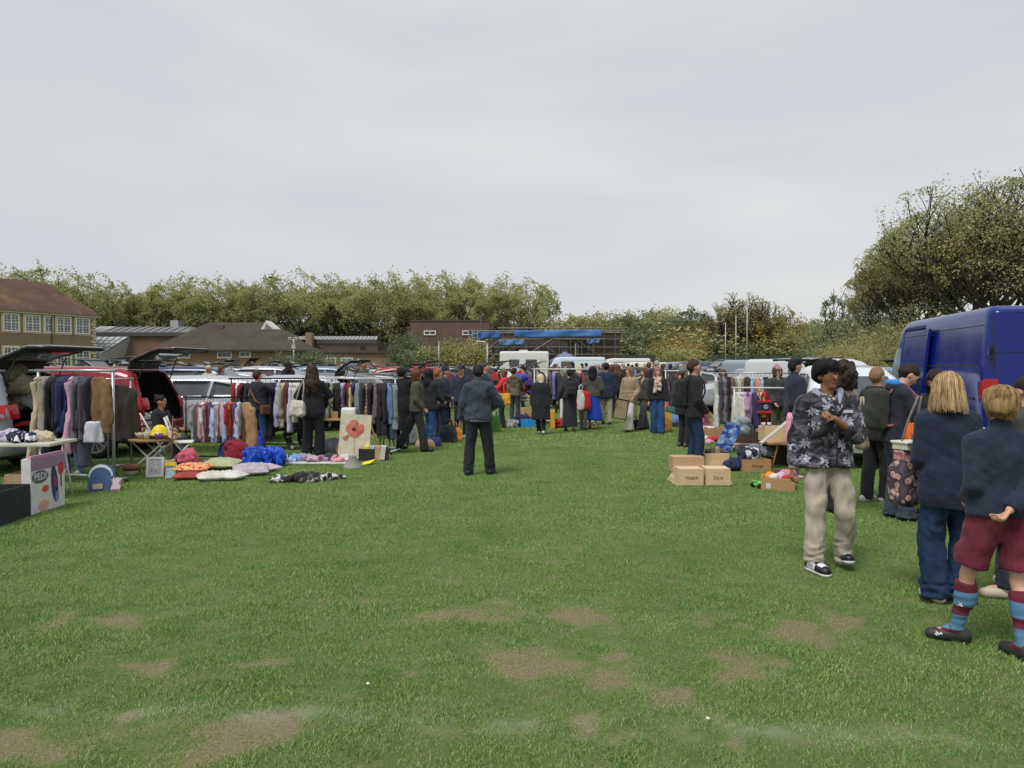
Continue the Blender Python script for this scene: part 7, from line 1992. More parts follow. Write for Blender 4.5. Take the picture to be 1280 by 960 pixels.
def van(key, xy, heading, col, label, L_=5.4, W=.99, H=2.5, vox=.06, slide=False, group=None, side_window=False, name='van'):
 q, f, wh, S = van_mesh(key, L_, W, H, vox, slide=slide)
 pm_ = M(col, 'paint')
 t = thing(name, label, 'van', (xy[0], xy[1], 0), heading, group)
 if ('vanm', key) not in _cm:
  V, F = q.extract(); cn = V[F].mean(1)
  m = np.zeros(len(cn), int)
  for wy in wh:
   rr = np.sqrt((cn[:, 1] - wy) ** 2 + (cn[:, 2] - .36) ** 2); m[(rr < .46) & (np.abs(cn[:, 0]) < W - .03)] = 1
  m[cn[:, 2] < .40] = 1
  if slide: m[(f(cn[:, 0], cn[:, 1], cn[:, 2]) < -.05) & (cn[:, 2] > .4)] = 1
  _cm[('vanm', key)] = make_mesh('body', V, F, [DUM, TRIM], m)
 mobj('body', _cm[('vanm', key)], [pm_, TRIM], t)
 def P_(name, VF, mats, smooth=False): mobj(name, make_mesh(name, VF[0], VF[1], mats, None, smooth), None, t)
 P_('windscreen', end_patch(f, 1, -.78, .78, 1.45, H - .42 if H > 2.2 else H - .22, L_, tz=.12), [DARKG_])
 for sg in (-1, 1):
  P_('cab_window', side_patch(f, [(L_ - 1.55, 1.30), (L_ - 1.52, H - .55 if H > 2.3 else H - .32), (L_ - 1.22, H - .55 if H > 2.3 else H - .32), (L_ - .85, 1.30)], sg), [DARKG_ if not slide else glassmat((.30, .36, .36), 'cab_glass', .05)])
  for yy in (L_ - 1.62, L_ - .62):
   if slide and sg < 0 and yy < L_ - 1.5: continue
   P_('door_seam', side_patch(f, [(yy, .42), (yy, H - .45), (yy + .014, H - .45), (yy + .014, .42)], sg, .002, 1, 6), [TRIM])
  P_('waist_groove', side_patch(f, [(.25, 1.70 if H > 2.2 else 1.2), (.25, 1.72 if H > 2.2 else 1.22), (L_ - 3.0, 1.72 if H > 2.2 else 1.22), (L_ - 3.0, 1.70 if H > 2.2 else 1.2)], sg, .003, 8, 1), [TRIM])
  if H > 2.2: P_('roof_groove', side_patch(f, [(.25, H - .30), (.25, H - .285), (L_ - 2.0, H - .285), (L_ - 2.0, H - .30)], sg, .003, 8, 1), [TRIM])
  if side_window and sg < 0 or side_window == 2: P_('side_window', side_patch(f, [(L_ - 2.8, 1.2), (L_ - 2.8, H - .35), (L_ - 1.8, H - .35), (L_ - 1.8, 1.2)], sg, .006, 4, 3), [DARKG_])
  P_('headlight', end_patch(f, 1, sg * (W - .38), sg * (W - .12), .80, 1.0, L_, .01, 4, 2), [CLR])
  P_('tail_light', end_patch(f, -1, sg * (W - .20), sg * (W - .035), 1.2 if H > 2.2 else .8, 1.5 if H > 2.2 else 1.3, L_, .02, 2, 4), [REDL])
  P_('tail_light', side_patch(f, [(.03, 1.2 if H > 2.2 else .8), (.03, 1.5 if H > 2.2 else 1.3), (.12, 1.48 if H > 2.2 else 1.28), (.12, 1.22 if H > 2.2 else .82)], sg, .018, 2, 3), [REDL])
  q3 = SDF((sg * (W + .1) - .2, L_ - 1.1, 1.15), (sg * (W + .1) + .2, L_ - .75, 1.75), .03); q3.box((sg * (W + .12), L_ - .95, 1.42), (.12, .06, .19), .05); V, F = q3.extract(); P_('mirror', (V, F), [TRIM], True)
 for xx in (0,):
  P_('door_seam', end_patch(f, -1, -.007, .007, .45, H - .12, L_, .003, 1, 6), [TRIM])
 for zz in ((H - .12, H - .108), (1.92, 1.905)) if H > 2.2 else ():
  P_('door_seam', end_patch(f, -1, -W + .18, W - .18, zz[1], zz[0], L_, .003, 6, 1), [TRIM])
 for sg in (-1, 1):
  P_('door_seam', end_patch(f, -1, sg * (W - .17), sg * (W - .155), .45, H - .12, L_, .003, 1, 6), [TRIM])
 P_('side_moulding', side_patch(f, [(1.6, .62), (1.6, .76), (L_ - 1.7, .76), (L_ - 1.7, .62)], -1, .02, 4, 1), [TRIM]); P_('fuel_flap', side_patch(f, [(L_ - 1.60, .92), (L_ - 1.60, 1.08), (L_ - 1.46, 1.08), (L_ - 1.46, .92)], -1, .006, 2, 1), [pm_]); P_('number_plate', end_patch(f, -1, -.26, .26, .66, .77, L_, .012, 4, 1), [M(c(214, 190, 90), 'plastic')]); P_('door_handle', end_patch(f, -1, .03, .2, 1.1, 1.16, L_, .03, 2, 1), [TRIM])
 P_('bumper', end_patch(f, -1, -W + .03, W - .03, .40, .56, L_, .05, 8, 2), [TRIM])
 tyre, rim = wheel_meshes()
 for wy in wh:
  for sg in (-1, 1):
   w = mobj('wheel', tyre, None, t, (sg * (W - .15), wy, .35), (0, 0, 0 if sg > 0 else PI)); w.scale = (1.1, .36, .36); mobj('rim', rim, None, w)
 return t, f, pm_
# --- the blue van, near right
vx, vy = at(1229, 470, 11.5)[:2]
hd = math.atan2(-.205, .979)
L_, W, H = 5.95, 1.02, 2.62
org = (vx + W * math.cos(hd), vy + W * math.sin(hd))
bv, f, pm_ = van('bluevan', org, hd, c(4, 30, 118), 'tall royal blue panel van with its side door slid slightly open', L_, W, H, .045, slide=True)
# sliding door panel, pushed out and a little back
dy0, dy1 = L_ - 2.92 - .52, L_ - 1.62 - .42
VF = side_patch(f, [(dy0, .42), (dy0, H - .24), (dy1, H - .24), (dy1, .42)], -1, .10, 12, 12)
VF[0][len(VF[0]) // 2:, 0] = VF[0][:len(VF[0]) // 2, 0] + .05
door = mobj('sliding_door', make_mesh('sliding_door', VF[0], VF[1], [pm_], None, False), None, bv)
VG = side_patch(f, [(dy0 + .05, 1.70), (dy0 + .05, 1.72), (dy1 - .05, 1.72), (dy1 - .05, 1.70)], -1, .104, 4, 1); mobj('groove', make_mesh('groove', VG[0], VG[1], [TRIM]), None, door)
VG = side_patch(f, [(dy0 + .05, H - .36), (dy0 + .05, H - .345), (dy1 - .05, H - .345), (dy1 - .05, H - .36)], -1, .104, 4, 1); mobj('groove', make_mesh('groove', VG[0], VG[1], [TRIM]), None, door)
MB().bb(-W - .11, -W - .085, dy0 + .04, dy0 + .09, 1.25, 1.45).build('door_handle', TRIM, door)
VG = side_patch(f, [(.35, 1.18), (.35, 1.215), (dy0, 1.215), (dy0, 1.18)], -1, .02, 4, 1); mobj('door_rail', make_mesh('door_rail', VG[0], VG[1], [TRIM]), None, bv)
for zz in (1.92, .85): MB().box((-W + .10, -.03, zz), (.07, .05, .20)).build('hinge', TRIM, bv)
MB().bb(-W + .05, -W + .11, -.055, -.01, 1.86, 1.98).build('hinge_cap', M(c(4, 30, 118), 'paint'), bv)
# --- near left: silver grey estate with its boot open, at the frame edge
A0 = at(60, 560, 12.35)
car('suv', (A0[0], A0[1]), LEFT - .03, c(132, 138, 146), 'silver grey car at the left edge, boot open and heaped with household things', True, None, .042, 84)
B0 = at(203, 560, 14.9)
car('suv', (B0[0] + .1, B0[1]), LEFT - .02, c(134, 26, 40), 'dark red SUV with alloy wheels and raised tailgate behind the coat rail', True, None, .038, 86)
C0 = at(342, 550, 17.8)
car('estate', (C0[0] + .3, C0[1]), LEFT, c(176, 180, 184), 'white estate car behind the kids clothes rail, boot closed', False, None, .055)
# rest of the left row, rears towards the aisle
COLS = dict(silver=c(168, 172, 178), grey=c(104, 108, 114), white=c(214, 216, 218), black=c(30, 31, 34), blue=c(40, 58, 96), red=c(134, 28, 34), dark_grey=c(58, 62, 68), maroon=c(84, 24, 34), pale_blue=c(120, 140, 160))
RV = random.Random(12)
G_ = 'cars parked in the rows on the left'
row1 = [(20.8, 'hatch', 'silver', True), (23.5, 'estate', 'grey', False), (26.2, 'hatch', 'dark_grey', True), (28.2, 'hatch', 'black', True), (31.0, 'suv', 'red', False), (33.8, 'estate', 'maroon', False), (36.6, 'suv', 'black', False), (39.4, 'hatch', 'maroon', True),
  (42.2, 'mpv', 'dark_grey', True), (45.0, 'estate', 'black', True), (47.8, 'hatch', 'white', True), (50.6, 'mpv', 'silver', True), (53.4, 'suv', 'red', True), (56.2, 'hatch', 'grey', True), (59.0, 'suv', 'dark_grey', True)]
px1 = [383, 425, 462, 470, 500, 520, 560, 575, 600, 618, 640, 655, 672, 690, 700]
where = ['second behind the red SUV', 'behind the woman with long curly hair', 'beyond the white rail', 'with yellow bags inside, beyond the white rail', 'behind the hooded coat', 'beside the black one beyond the white rail', 'behind the olive jacket', 'behind the navy coats',
  'behind the man in the bomber jacket', 'behind the red raincoat', 'left of the white motorhome', 'just before the white motorhome', 'beside the far clothes rail', 'among the far shoppers', 'last of the first row on the left']
for i, ((Y, k, cn, op), px, wh_) in enumerate(zip(row1, px1, where)):
 x = min((px - 640) * Y / 960.0, -5.2 + .19 * (Y - 17) + 0.0)
 x = -4.3 + .165 * (Y - 20)
 car(k, (x, Y), LEFT + RV.uniform(-.06, .06), COLS[cn], '%s car %s, %s' % (cn.replace('_', ' '), 'with boot raised' if op else 'with boot closed', wh_), op, G_, .075, RV.uniform(74, 92))
G2_ = 'cars in the farther rows on the left'
kinds = ['suv', 'hatch', 'estate', 'mpv']; cns = list(COLS)
n_ = 0
for row, (xb, slope, y0, y1, face_) in enumerate([(-10.6, .165, 17, 72, RIGHT), (-18.2, .165, 20, 80, LEFT), (-24.0, .165, 27, 84, RIGHT), (-32.0, .165, 34, 86, LEFT)]):
 Y = y0; kk = 0
 while Y < y1:
  x = xb + slope * (Y - 20)
  L0 = 4.4
  k = kinds[RV.randint(0, 3)]; cn = cns[RV.randint(0, len(cns) - 1)]; op = RV.random() < .62
  # RIGHT-facing cars have their rear on the left end
  xx = x - (L0 if face_ == RIGHT else 0)
  p_ = 640 + 960 * (x - 2) / Y
  if -60 < p_ < 760:
   lb_ = '%s %s, boot %s, %s from near end of the %s left row' % (cn.replace('_', ' '), {'suv': 'SUV', 'hatch': 'hatchback', 'estate': 'estate', 'mpv': 'minivan'}[k], 'up' if op else 'shut', ORD[kk % 21], ['second', 'third', 'fourth', 'fifth'][row]); kk += 1; car(k, (xx, Y), face_ + RV.uniform(-.05, .05), COLS[cn], lb_, op, G2_, .095, RV.uniform(76, 98))
   n_ += 1
  Y += 2.75 + RV.uniform(-.15, .5)
# --- right side vehicles
car('mpv', (6.9, 16.8), CAMW - .233, c(216, 220, 222), 'white people carrier facing the camera, just left of the blue van', False, None, .04)
x_ = pos(978, 23)[0]
car('mpv', (x_ + .2, 21.5), RIGHT + .35, c(132, 144, 160), 'blue grey people carrier with its boot raised behind the right hand rail', True, None, .05, 82)
van('midvan', (pos(958, 27)[0], 27.5), RIGHT - 1.1, c(206, 208, 210), 'white van with open cab door behind the right hand rail', 4.9, .95, 1.95, .05, group=None, side_window=2)
van('midvan', (pos(925, 31)[0], 31), RIGHT - 1.3, c(150, 160, 172), 'pale silver van beyond the white van on the right', 4.9, .95, 1.95, .05, side_window=2)
GV = 'vans parked at the far end'
for (px, Y, hd_, H_, cn, lab, key) in [
  (756, 62, RIGHT + PI, 2.45, c(206, 216, 222), 'tall white van with open side door beside the blue gazebo at the far end', 'farvan'), (790, 66, RIGHT + PI + .1, 2.0, c(212, 214, 210), 'low white van right of the tall one at the far end', 'lowvan'),
  (838, 58, RIGHT + PI, 2.0, c(216, 216, 212), 'long white van behind the waving shopper', 'lowvan'), (868, 62, RIGHT + PI + .2, 2.0, c(206, 210, 212), 'white van seen behind the man in the black hoodie', 'lowvan'),
  (900, 50, LEFT + .3, 2.0, c(80, 94, 118), 'slate blue van behind the man in the black hoodie', 'lowvan'), (1075, 70, LEFT, 1.95, c(214, 214, 212), 'white van beneath the orange gazebo', 'lowvan'), (812, 72, LEFT, 2.45, c(214, 214, 210), 'farthest tall white van before the hedge', 'farvan')]:
 van(key, pos(px, Y), hd_, cn, lab, 5.4 if H_ > 2.2 else 4.9, .99, H_, .08, group=GV, side_window=1)
RR = random.Random(9)
for i, (px, Y) in enumerate([(885, 34), (905, 38), (1010, 33), (1030, 38), (930, 44), (960, 48), (1000, 52), (1045, 50), (1080, 56), (870, 50), (1110, 40), (1025, 28)]):
 cn = cns[RR.randint(0, 5)]; k = kinds[RR.randint(0, 3)]
 car(k, pos(px, Y), RIGHT + RR.choice([0, PI]) + RR.uniform(-.1, .1), COLS[cn], '%s %s parked %s on the right side' % (cn.replace('_', ' '), {'suv': 'SUV', 'hatch': 'hatchback', 'estate': 'estate car', 'mpv': 'people carrier'}[k], 'well back' if Y > 42 else 'behind the stalls'), RR.random() < .3, 'cars parked on the right side', .095, 85)
# --- white motorhome
mx_, my_ = pos(652, 62)
mt_ = thing('motorhome', 'white motorhome with roof box standing before the scaffolding', 'motorhome', (mx_, my_, 0), 0)
WH = M(c(222, 222, 216), 'paint')
q = SDF((-2.3, -1.2, .3), (2.3, 1.2, 3.5), .11); q.box((.2, 0, 1.65), (1.95, 1.1, 1.25), .12); q.box((-1.9, 0, 1.0), (.5, 1.0, .6), .2, .1); q.build('body', [WH], mt_)
MB().bb(-.2, .5, -.35, .35, 2.9, 3.02).build('roof_vent', M(c(200, 200, 196), 'plastic'), mt_, bev=.03)
for (a, b_) in ((-1.0, -.2), (.3, 1.2)): MB().bb(a, b_, -1.12, -1.103, 1.7, 2.25).build('window', DARKG_, mt_)
MB().bb(1.35, 1.9, -1.12, -1.103, .6, 2.4).build('door', M(c(206, 206, 200), 'plastic'), mt_)
tyre, rim = wheel_meshes()
for xx in (-1.6, 1.3):
 for yy in (-.95, .95):
  w = mobj('wheel', tyre, None, mt_, (xx, yy, .34), (0, 0, PI / 2 if yy > 0 else -PI / 2)); w.scale = (1, .34, .34)
# --- gazebos
def gazebo(px, Y, w, hz, top, col, label):
 x, y = pos(px, Y)
 t = thing('gazebo', label, 'gazebo', (x, y, 0))
 q = MB(); h2 = w / 2; z0, z1 = hz - .22, hz
 q.add([(-h2, -h2, z0), (h2, -h2, z0), (h2, h2, z0), (-h2, h2, z0), (-h2, -h2, z1), (h2, -h2, z1), (h2, h2, z1), (-h2, h2, z1), (-h2 * .0, 0, top)],
  [(0, 1, 5, 4), (1, 2, 6, 5), (2, 3, 7, 6), (3, 0, 4, 7), (4, 5, 8), (5, 6, 8), (6, 7, 8), (7, 4, 8), (3, 2, 1, 0)])
 q.build('canopy', M(col, 'cloth'), t)
 for sx in (-1, 1):
  for sy in (-1, 1): MB().tube([(sx * (h2 - .08), sy * (h2 - .08), 0), (sx * (h2 - .08), sy * (h2 - .08), z0)], .03, 6).build('leg', M(c(190, 190, 190), 'metal'), t)
gazebo(706, 64, 2.4, 2.2, 2.95, c(112, 118, 146), 'slate blue gazebo standing beside the tall white van')
gazebo(1050, 66, 2.8, 2.1, 2.8, c(176, 168, 196), 'pale lilac gazebo behind the teenage boy\'s head')
gazebo(1109, 84, 2.4, 2.1, 2.75, c(214, 118, 62), 'orange gazebo beyond the white car, left of the blue van')
# =================================================================== STALLS
STEEL = M(c(178, 180, 182), 'metal', rough=.35); WPIPE = M(c(214, 214, 212), 'plastic'); BPIPE = M(c(34, 34, 38), 'metal', rough=.5)
def rail(p0, p1, z, mat, label, feet=True, rad=.016, name='clothes_rail', low=None):
 p0, p1 = Vector((p0[0], p0[1], 0)), Vector((p1[0], p1[1], 0)); L_ = (p1 - p0).length; a = math.atan2(p1.y - p0.y, p1.x - p0.x)
 t = thing(name, label, 'clothes rail', p0, a)
 MB().tube([(-.05, 0, z), (L_ + .05, 0, z)], rad, 8).build('top_bar', mat, t, smooth=True)
 for x in (0, L_):
  MB().tube([(x, 0, .08), (x, 0, z - rad)], rad, 8).build('upright', mat, t, smooth=True)
  if feet:
   MB().tube([(x, -.24, .07), (x, .24, .07)], rad * 1.1, 8).build('foot', mat, t, smooth=True)
   for y in (-.23, .23): MB().lathe([(.028, -.012), (.028, .012)], 10, (x, y, .028), 0, 'x').build('castor', RUB, t)
 MB().tube([(0, 0, .12), (L_, 0, .12)], rad, 8).build('base_bar', mat, t, smooth=True)
 return p0, p1, z, a
_gm = {}
HANG = MB(); HANG.tube([(0, 0, .02), (.018, 0, .035), (.02, 0, .06), (0, 0, .075), (-.015, 0, .06)], .003, 4); HANG.tube([(0, 0, .02), (0, 0, -.015)], .003, 4); HANG.tube([(-.20, 0, -.085), (0, 0, -.012), (.20, 0, -.085)], .006, 5)
HANGM = HANG.mesh('hanger', [M(c(40, 38, 40), 'plastic')], True)
def garment_mesh(kind, ln, w, seed, vox):
 key = (kind, round(ln, 1), round(w, 2), seed % 3, vox)
 if key in _gm: return _gm[key]
 ln = round(ln, 1)
 q = SDF((-.38, -.14, -ln - .05), (.38, .14, .02), vox)
 r = random.Random(hash((kind, seed % 3)) % 97)
 ph = r.uniform(0, 6)
 sl = {'coat': .60, 'jacket': .52, 'shirt': .50, 'top': .22, 'dress': 0, 'trousers': 0, 'skirt': 0}[kind]
 def body(x, y, z):
  d = -z
  if kind == 'trousers': ww = np.where(d < .08, .10, .115 + .02 * d)
  elif kind == 'skirt': ww = .13 + .12 * d
  elif kind == 'dress': ww = np.where(d < .10, .04 + 1.1 * d, .15 - .12 * np.clip(d - .10, 0, .25) + .22 * np.clip(d - .35, 0, 2))
  else: ww = np.where(d < .11, .045 + 1.25 * d, .185 + .03 * (d - .11))
  ww = ww * (w / .45)
  amp = .022 * np.clip(d / .5, 0, 1) + .004
  yy = y + amp * np.sin(x * 34 + ph + 2 * d) + amp * .6 * np.sin(x * 17 - ph) + .01 * np.sin(z * 9 + ph)
  tt = (.026 if kind in ('shirt', 'top', 'dress', 'skirt') else .040) + .008 * np.sin(x * 25 + ph * 2)
  dd = np.maximum(np.maximum(np.abs(x) - ww, np.abs(yy) - tt), np.maximum(z + .012, -z - ln))
  return dd * .8
 q.fn(body)
 q.disp(lambda P: np.full(len(P), -.006, np.float32))
 if kind == 'trousers': q.fn(lambda x, y, z: np.maximum(np.abs(x) - .006, z + .28), .01, 's')
 if sl:
  for sg in (-1, 1):
   x0_ = sg * .175 * w / .45; q.cap((x0_, 0, -.13), (x0_ + sg * .045, .015 * sg, -.13 - sl), .052, .042, k=.02, sc=(1, .62, 1))
 if kind in ('coat', 'jacket', 'shirt'):
  for sg in (-1, 1): q.cap((sg * .04, -.04, -.03), (sg * .015, -.05, -.22), .016, .008, k=.01)
 q.disp(sines(seed % 3 + 3, 8, .005, (1.3, 1, .5)))
 V, F = q.extract()
 _gm[key] = make_mesh('garment', V, F, [DUM]); return _gm[key]
def garments(rl, items, where, vox=.024, wd=.45, hc=None):
 """items: (photo px, kind, length, colour word, colour or material, turn from edge-on in degrees)"""
 p0, p1, z, a = rl
 items = sorted(items, key=lambda i: i[0])
 for i, it in enumerate(items):
  px, kind, ln, cw, col, turn = it[:6]
  # point on the rail under this photo column
  k = (px - 640) / 960.0
  d = p1 - p0; tt = (k * p0.y - p0.x) / (d.x - k * d.y); tt = min(max(tt, .02), .98)
  p = p0 + d * tt
  me = garment_mesh(kind, ln, it[6] if len(it) > 6 else wd, i * 7 + int(px), vox)
  t = thing('garment', '%s %s, %s from the left on %s' % (cw, kind, ORD[i % 20] if i < 20 else 'last', where), kind, (p.x, p.y, z - .085), a + PI / 2 + R(turn))
  mobj(kind if kind != 'top' else 'kids_top', me, [col if not isinstance(col, tuple) else M(col, 'cloth')], t)
  if vox < .031: mobj('hanger', HANGM, None, t)
def P2(px, Y): return ((px - 640) * Y / 960.0, Y)
# 1: chrome rail, near left
r1 = rail(P2(48, 11.35), P2(141, 10.95), 1.64, STEEL, 'chrome clothes rail of coats and dresses nearest the left edge', rad=.021)
SUEDE = M(c(118, 90, 58), 'cloth', var=.22); TWEED = blotch('tweed', [(.3, c(50, 44, 40)), (.5, c(66, 58, 52)), (.7, c(42, 38, 36))], 120, None, False)
garments(r1, [(50, 'dress', 1.2, 'long cream', c(178, 166, 138), 15), (58, 'trousers', 1.0, 'beige', c(150, 140, 122), 10), (63, 'dress', 1.1, 'grey green', c(122, 124, 116), 22), (69, 'coat', 1.1, 'black', c(26, 26, 34), 12), (74, 'dress', 1.1, 'black', c(22, 22, 32), -8),
  (79, 'coat', 1.0, 'dark navy', c(28, 30, 50), 10), (84, 'jacket', .8, 'deep blue', c(34, 42, 84), 6), (89, 'dress', .8, 'bright navy', c(36, 44, 96), -6), (93, 'dress', 1.1, 'pale pink', c(196, 152, 172), 12), (98, 'coat', .9, 'mid grey', c(96, 94, 104), 22), (104, 'trousers', 1.3, 'slate grey', c(74, 78, 92), 30),
  (108, 'coat', .9, 'dark grey', c(70, 68, 76), 20), (124, 'jacket', .8, 'brown suede', SUEDE, 80, .52)], 'the chrome rail', .023)
rl_ = (Vector((P2(121, 11.4)[0], 11.4, 0)), Vector((P2(160, 12.2)[0], 12.2, 0)), 1.52, math.atan2(.8, .5))
t = thing('garment', 'white shorts hanging below the brown suede jacket on the chrome rail', 'shorts', (*P2(116, 10.9), .92), .15); mobj('shorts', garment_mesh('skirt', .3, .36, 5, .018), [M(c(206, 206, 216), 'cloth')], t)
tq = rail(P2(134, 12.1), P2(163, 12.4), 1.50, STEEL, 'short rail end behind the suede jacket carrying a tweed coat')
garments(tq, [(150, 'coat', .9, 'dark brown tweed', TWEED, 50, .5)], 'the short rail behind the suede jacket', .024)
# 2: low rail of children's clothes
r2_ = rail(P2(232, 13.5), P2(311, 13.4), 1.165, BPIPE, 'low black rail of small pastel clothes beside the blue bag', rad=.013)
KC = [(c(150, 150, 156), 'grey'), (c(196, 140, 146), 'pink'), (c(206, 204, 206), 'white'), (c(180, 120, 130), 'rose'), (c(70, 60, 100), 'purple navy'), (c(172, 176, 200), 'pale lilac'), (c(190, 196, 214), 'pale blue'), (c(206, 192, 176), 'cream'), (c(196, 150, 160), 'blush'), (c(150, 172, 206), 'sky blue'), (c(170, 44, 54), 'red'), (c(206, 110, 50), 'orange'), (c(74, 52, 120), 'violet'), (c(180, 184, 196), 'silver')]
garments(r2_, [(247 + i * 3.9, ['top', 'shirt', 'top', 'dress'][i % 4], .6 if i % 3 else .7, cw, col, -18 + (i * 37 % 50)) for i, (col, cw) in enumerate(KC)] + [(308, 'coat', .8, 'camel', c(160, 126, 88), 62, .42)], 'the low black rail', .025, .36)
# 3: long rail behind: black half, then white half
r3 = rail(P2(289, 15.6), P2(381, 15.6), 1.455, BPIPE, 'long black rail of shirts behind the low rail', rad=.014)
garments(r3, [(293, 'top', .6, 'red', c(150, 40, 44), 10), (298, 'jacket', .7, 'white', c(206, 206, 204), 14), (303, 'jacket', .7, 'maroon', c(96, 30, 40), -10), (309, 'jacket', .7, 'black', BLACK, 12), (315, 'shirt', .7, 'grey', c(130, 130, 136), 8), (332, 'coat', 1.1, 'black', BLACK, 12), (338, 'coat', 1.1, 'brown black', c(44, 38, 38), 10), (343, 'trousers', 1.0, 'navy', NAVY, 4),
  (347, 'shirt', .9, 'pale lilac', c(176, 178, 206), 12), (352, 'dress', .9, 'stone', c(156, 150, 138), 10), (355, 'jacket', .8, 'beige', c(170, 160, 140), -14), (359, 'dress', .8, 'russet', c(110, 50, 46), 10), (363, 'shirt', 1.0, 'white lilac', c(196, 194, 214), 14), (368, 'shirt', .8, 'off white', c(202, 198, 186), 20), (373, 'shirt', .7, 'ivory', c(206, 202, 192), -16), (378, 'jacket', .7, 'white', c(206, 206, 204), 15)], 'the long black rail', .029)
r4 = rail(P2(384, 15.3), P2(494, 14.9), 1.465, WPIPE, 'long white rail of jackets and denim behind the flower painting', rad=.014)
STR = stripes('striped_knit', [(0, c(160, 132, 112)), (.7, c(90, 70, 62))], 2, .07); CHK = blotch('check_shirt', [(0, c(60, 70, 92)), (.45, c(120, 116, 124)), (.55, c(110, 60, 66))], 26)
FLO = blotch('floral_cloth', [(0, c(64, 84, 56)), (.47, c(178, 186, 150)), (.6, c(110, 130, 80))], 16)
garments(r4, [(388, 'shirt', .7, 'cream', c(204, 198, 180), 10), (399, 'trousers', .9, 'grey', CHAR, 6), (404, 'coat', .9, 'charcoal', c(44, 46, 56), 10), (409, 'jacket', .8, 'navy', NAVY, -10), (414, 'shirt', .8, 'green patterned', FLO, 25), (419, 'dress', .9, 'dark green', c(46, 56, 50), 10), (424, 'coat', .9, 'black', BLACK, 14), (429, 'dress', .8, 'pale mauve', c(180, 166, 196), 8),
  (435, 'dress', .7, 'crimson', c(128, 26, 44), 50), (440, 'shirt', .7, 'yellow', c(190, 176, 110), 10), (443, 'jacket', .8, 'dark blue', DENIMD, -12), (447, 'jacket', .9, 'blue grey', c(116, 126, 140), 24), (452, 'coat', .9, 'dark brown', c(52, 42, 40), 22), (457, 'shirt', .8, 'brown striped', STR, 38), (463, 'coat', 1.0, 'black brown', c(38, 32, 32), 10), (468, 'shirt', .8, 'dark check', CHK, 30), (474, 'jacket', 1.0, 'black', BLACK, 26),
  (480, 'coat', 1.0, 'plum black', c(40, 34, 42), 20), (486, 'jacket', .8, 'pale denim', JEANL, 34), (490, 'trousers', 1.1, 'denim', denim('worn_denim', c(72, 88, 104)), 20), (493, 'jacket', .9, 'faded grey denim', c(126, 134, 134), 30)], 'the long white rail', .029)
# 4: centre rail
r5 = rail(P2(668, 22.5), P2(745, 22.0), 1.62, WPIPE, 'white rail in the middle distance behind the woman in the quilted coat', rad=.018)
garments(r5, [(672 + i * 5, ['jacket', 'coat', 'dress', 'shirt'][i % 4], [.8, 1.0, 1.1, .8][i % 4], cw, col, 10 + (i * 31 % 40)) for i, (cw, col) in enumerate([('grey', c(120, 120, 116)), ('black', BLACK), ('cream', c(190, 186, 170)), ('grey brown', c(90, 84, 78)), ('lavender', c(120, 118, 176)), ('dark', CHAR), ('olive', c(110, 106, 72)), ('dark grey', c(66, 70, 76)), ('slate', c(84, 96, 112)), ('black', c(36, 36, 40)), ('blue', c(70, 84, 120)), ('red', c(150, 50, 50)), ('navy', NAVY), ('brown', c(96, 76, 60))])], 'the middle distance rail', .034)
# 5, 6, 7: rails on the right
r6 = rail(P2(894, 18.2), P2(985, 17.6), 1.545, STEEL, 'upper steel rail of coats on the right of the aisle', rad=.015)
FUR = M(c(190, 174, 140), 'cloth', var=.25, scale=30)
garments(r6, [(896, 'dress', 1.2, 'white', c(196, 196, 192), 10), (900, 'coat', 1.1, 'dark grey', c(70, 68, 74), 14), (905, 'coat', 1.1, 'patterned grey', blotch('grey_pattern', [(0, c(90, 86, 96)), (.5, c(130, 124, 136))], 22), 16), (910, 'coat', 1.2, 'black', c(30, 28, 32), 14), (915, 'jacket', .7, 'brown', c(104, 84, 72), 12), (918, 'dress', .9, 'cream', c(200, 194, 180), 10),
  (923, 'shirt', .8, 'white', c(202, 202, 200), 16), (928, 'shirt', .7, 'cream', c(186, 172, 148), -14), (933, 'jacket', .7, 'dark brown', c(60, 44, 40), 30), (939, 'shirt', .7, 'pale blue', c(160, 180, 200), 12), (943, 'shirt', .7, 'sky blue', c(150, 176, 206), -10), (947, 'top', .7, 'peach', c(200, 150, 124), 12), (951, 'shirt', .7, 'lilac grey', c(176, 176, 196), 14), (957, 'jacket', .8, 'navy', c(40, 44, 62), 20), (963, 'coat', .9, 'cream fur', FUR, 80, .46), (980, 'jacket', .7, 'grey', c(104, 106, 104), 20)], 'the upper steel rail', .029)
r7 = rail(P2(918, 15.6), P2(985, 15.3), 1.27, WPIPE, 'lower white rail of small clothes and handbags in front of the upper rail', rad=.015)
garments(r7, [(922, 'jacket', .7, 'off white', c(196, 192, 180), 30), (927, 'shirt', .7, 'cream', c(206, 202, 190), 14), (931, 'top', .7, 'pink lilac', c(196, 150, 190), 10), (935, 'dress', .7, 'purple', c(100, 70, 130), 14), (938, 'top', .7, 'mauve', c(176, 140, 176), -12), (943, 'jacket', .7, 'indigo', c(52, 46, 92), 22), (948, 'dress', .8, 'dusty pink', c(170, 120, 136), 14), (952, 'top', .5, 'lime yellow', c(196, 196, 90), 10), (955, 'top', .6, 'scarlet', c(190, 40, 48), 30), (958, 'trousers', 1.0, 'dark navy', c(30, 34, 52), 18)], 'the lower white rail', .026, .34)
r8 = rail(P2(832, 23.5), P2(861, 23.2), 1.57, WPIPE, 'small white rail between the waving shopper and the man in the black hoodie')
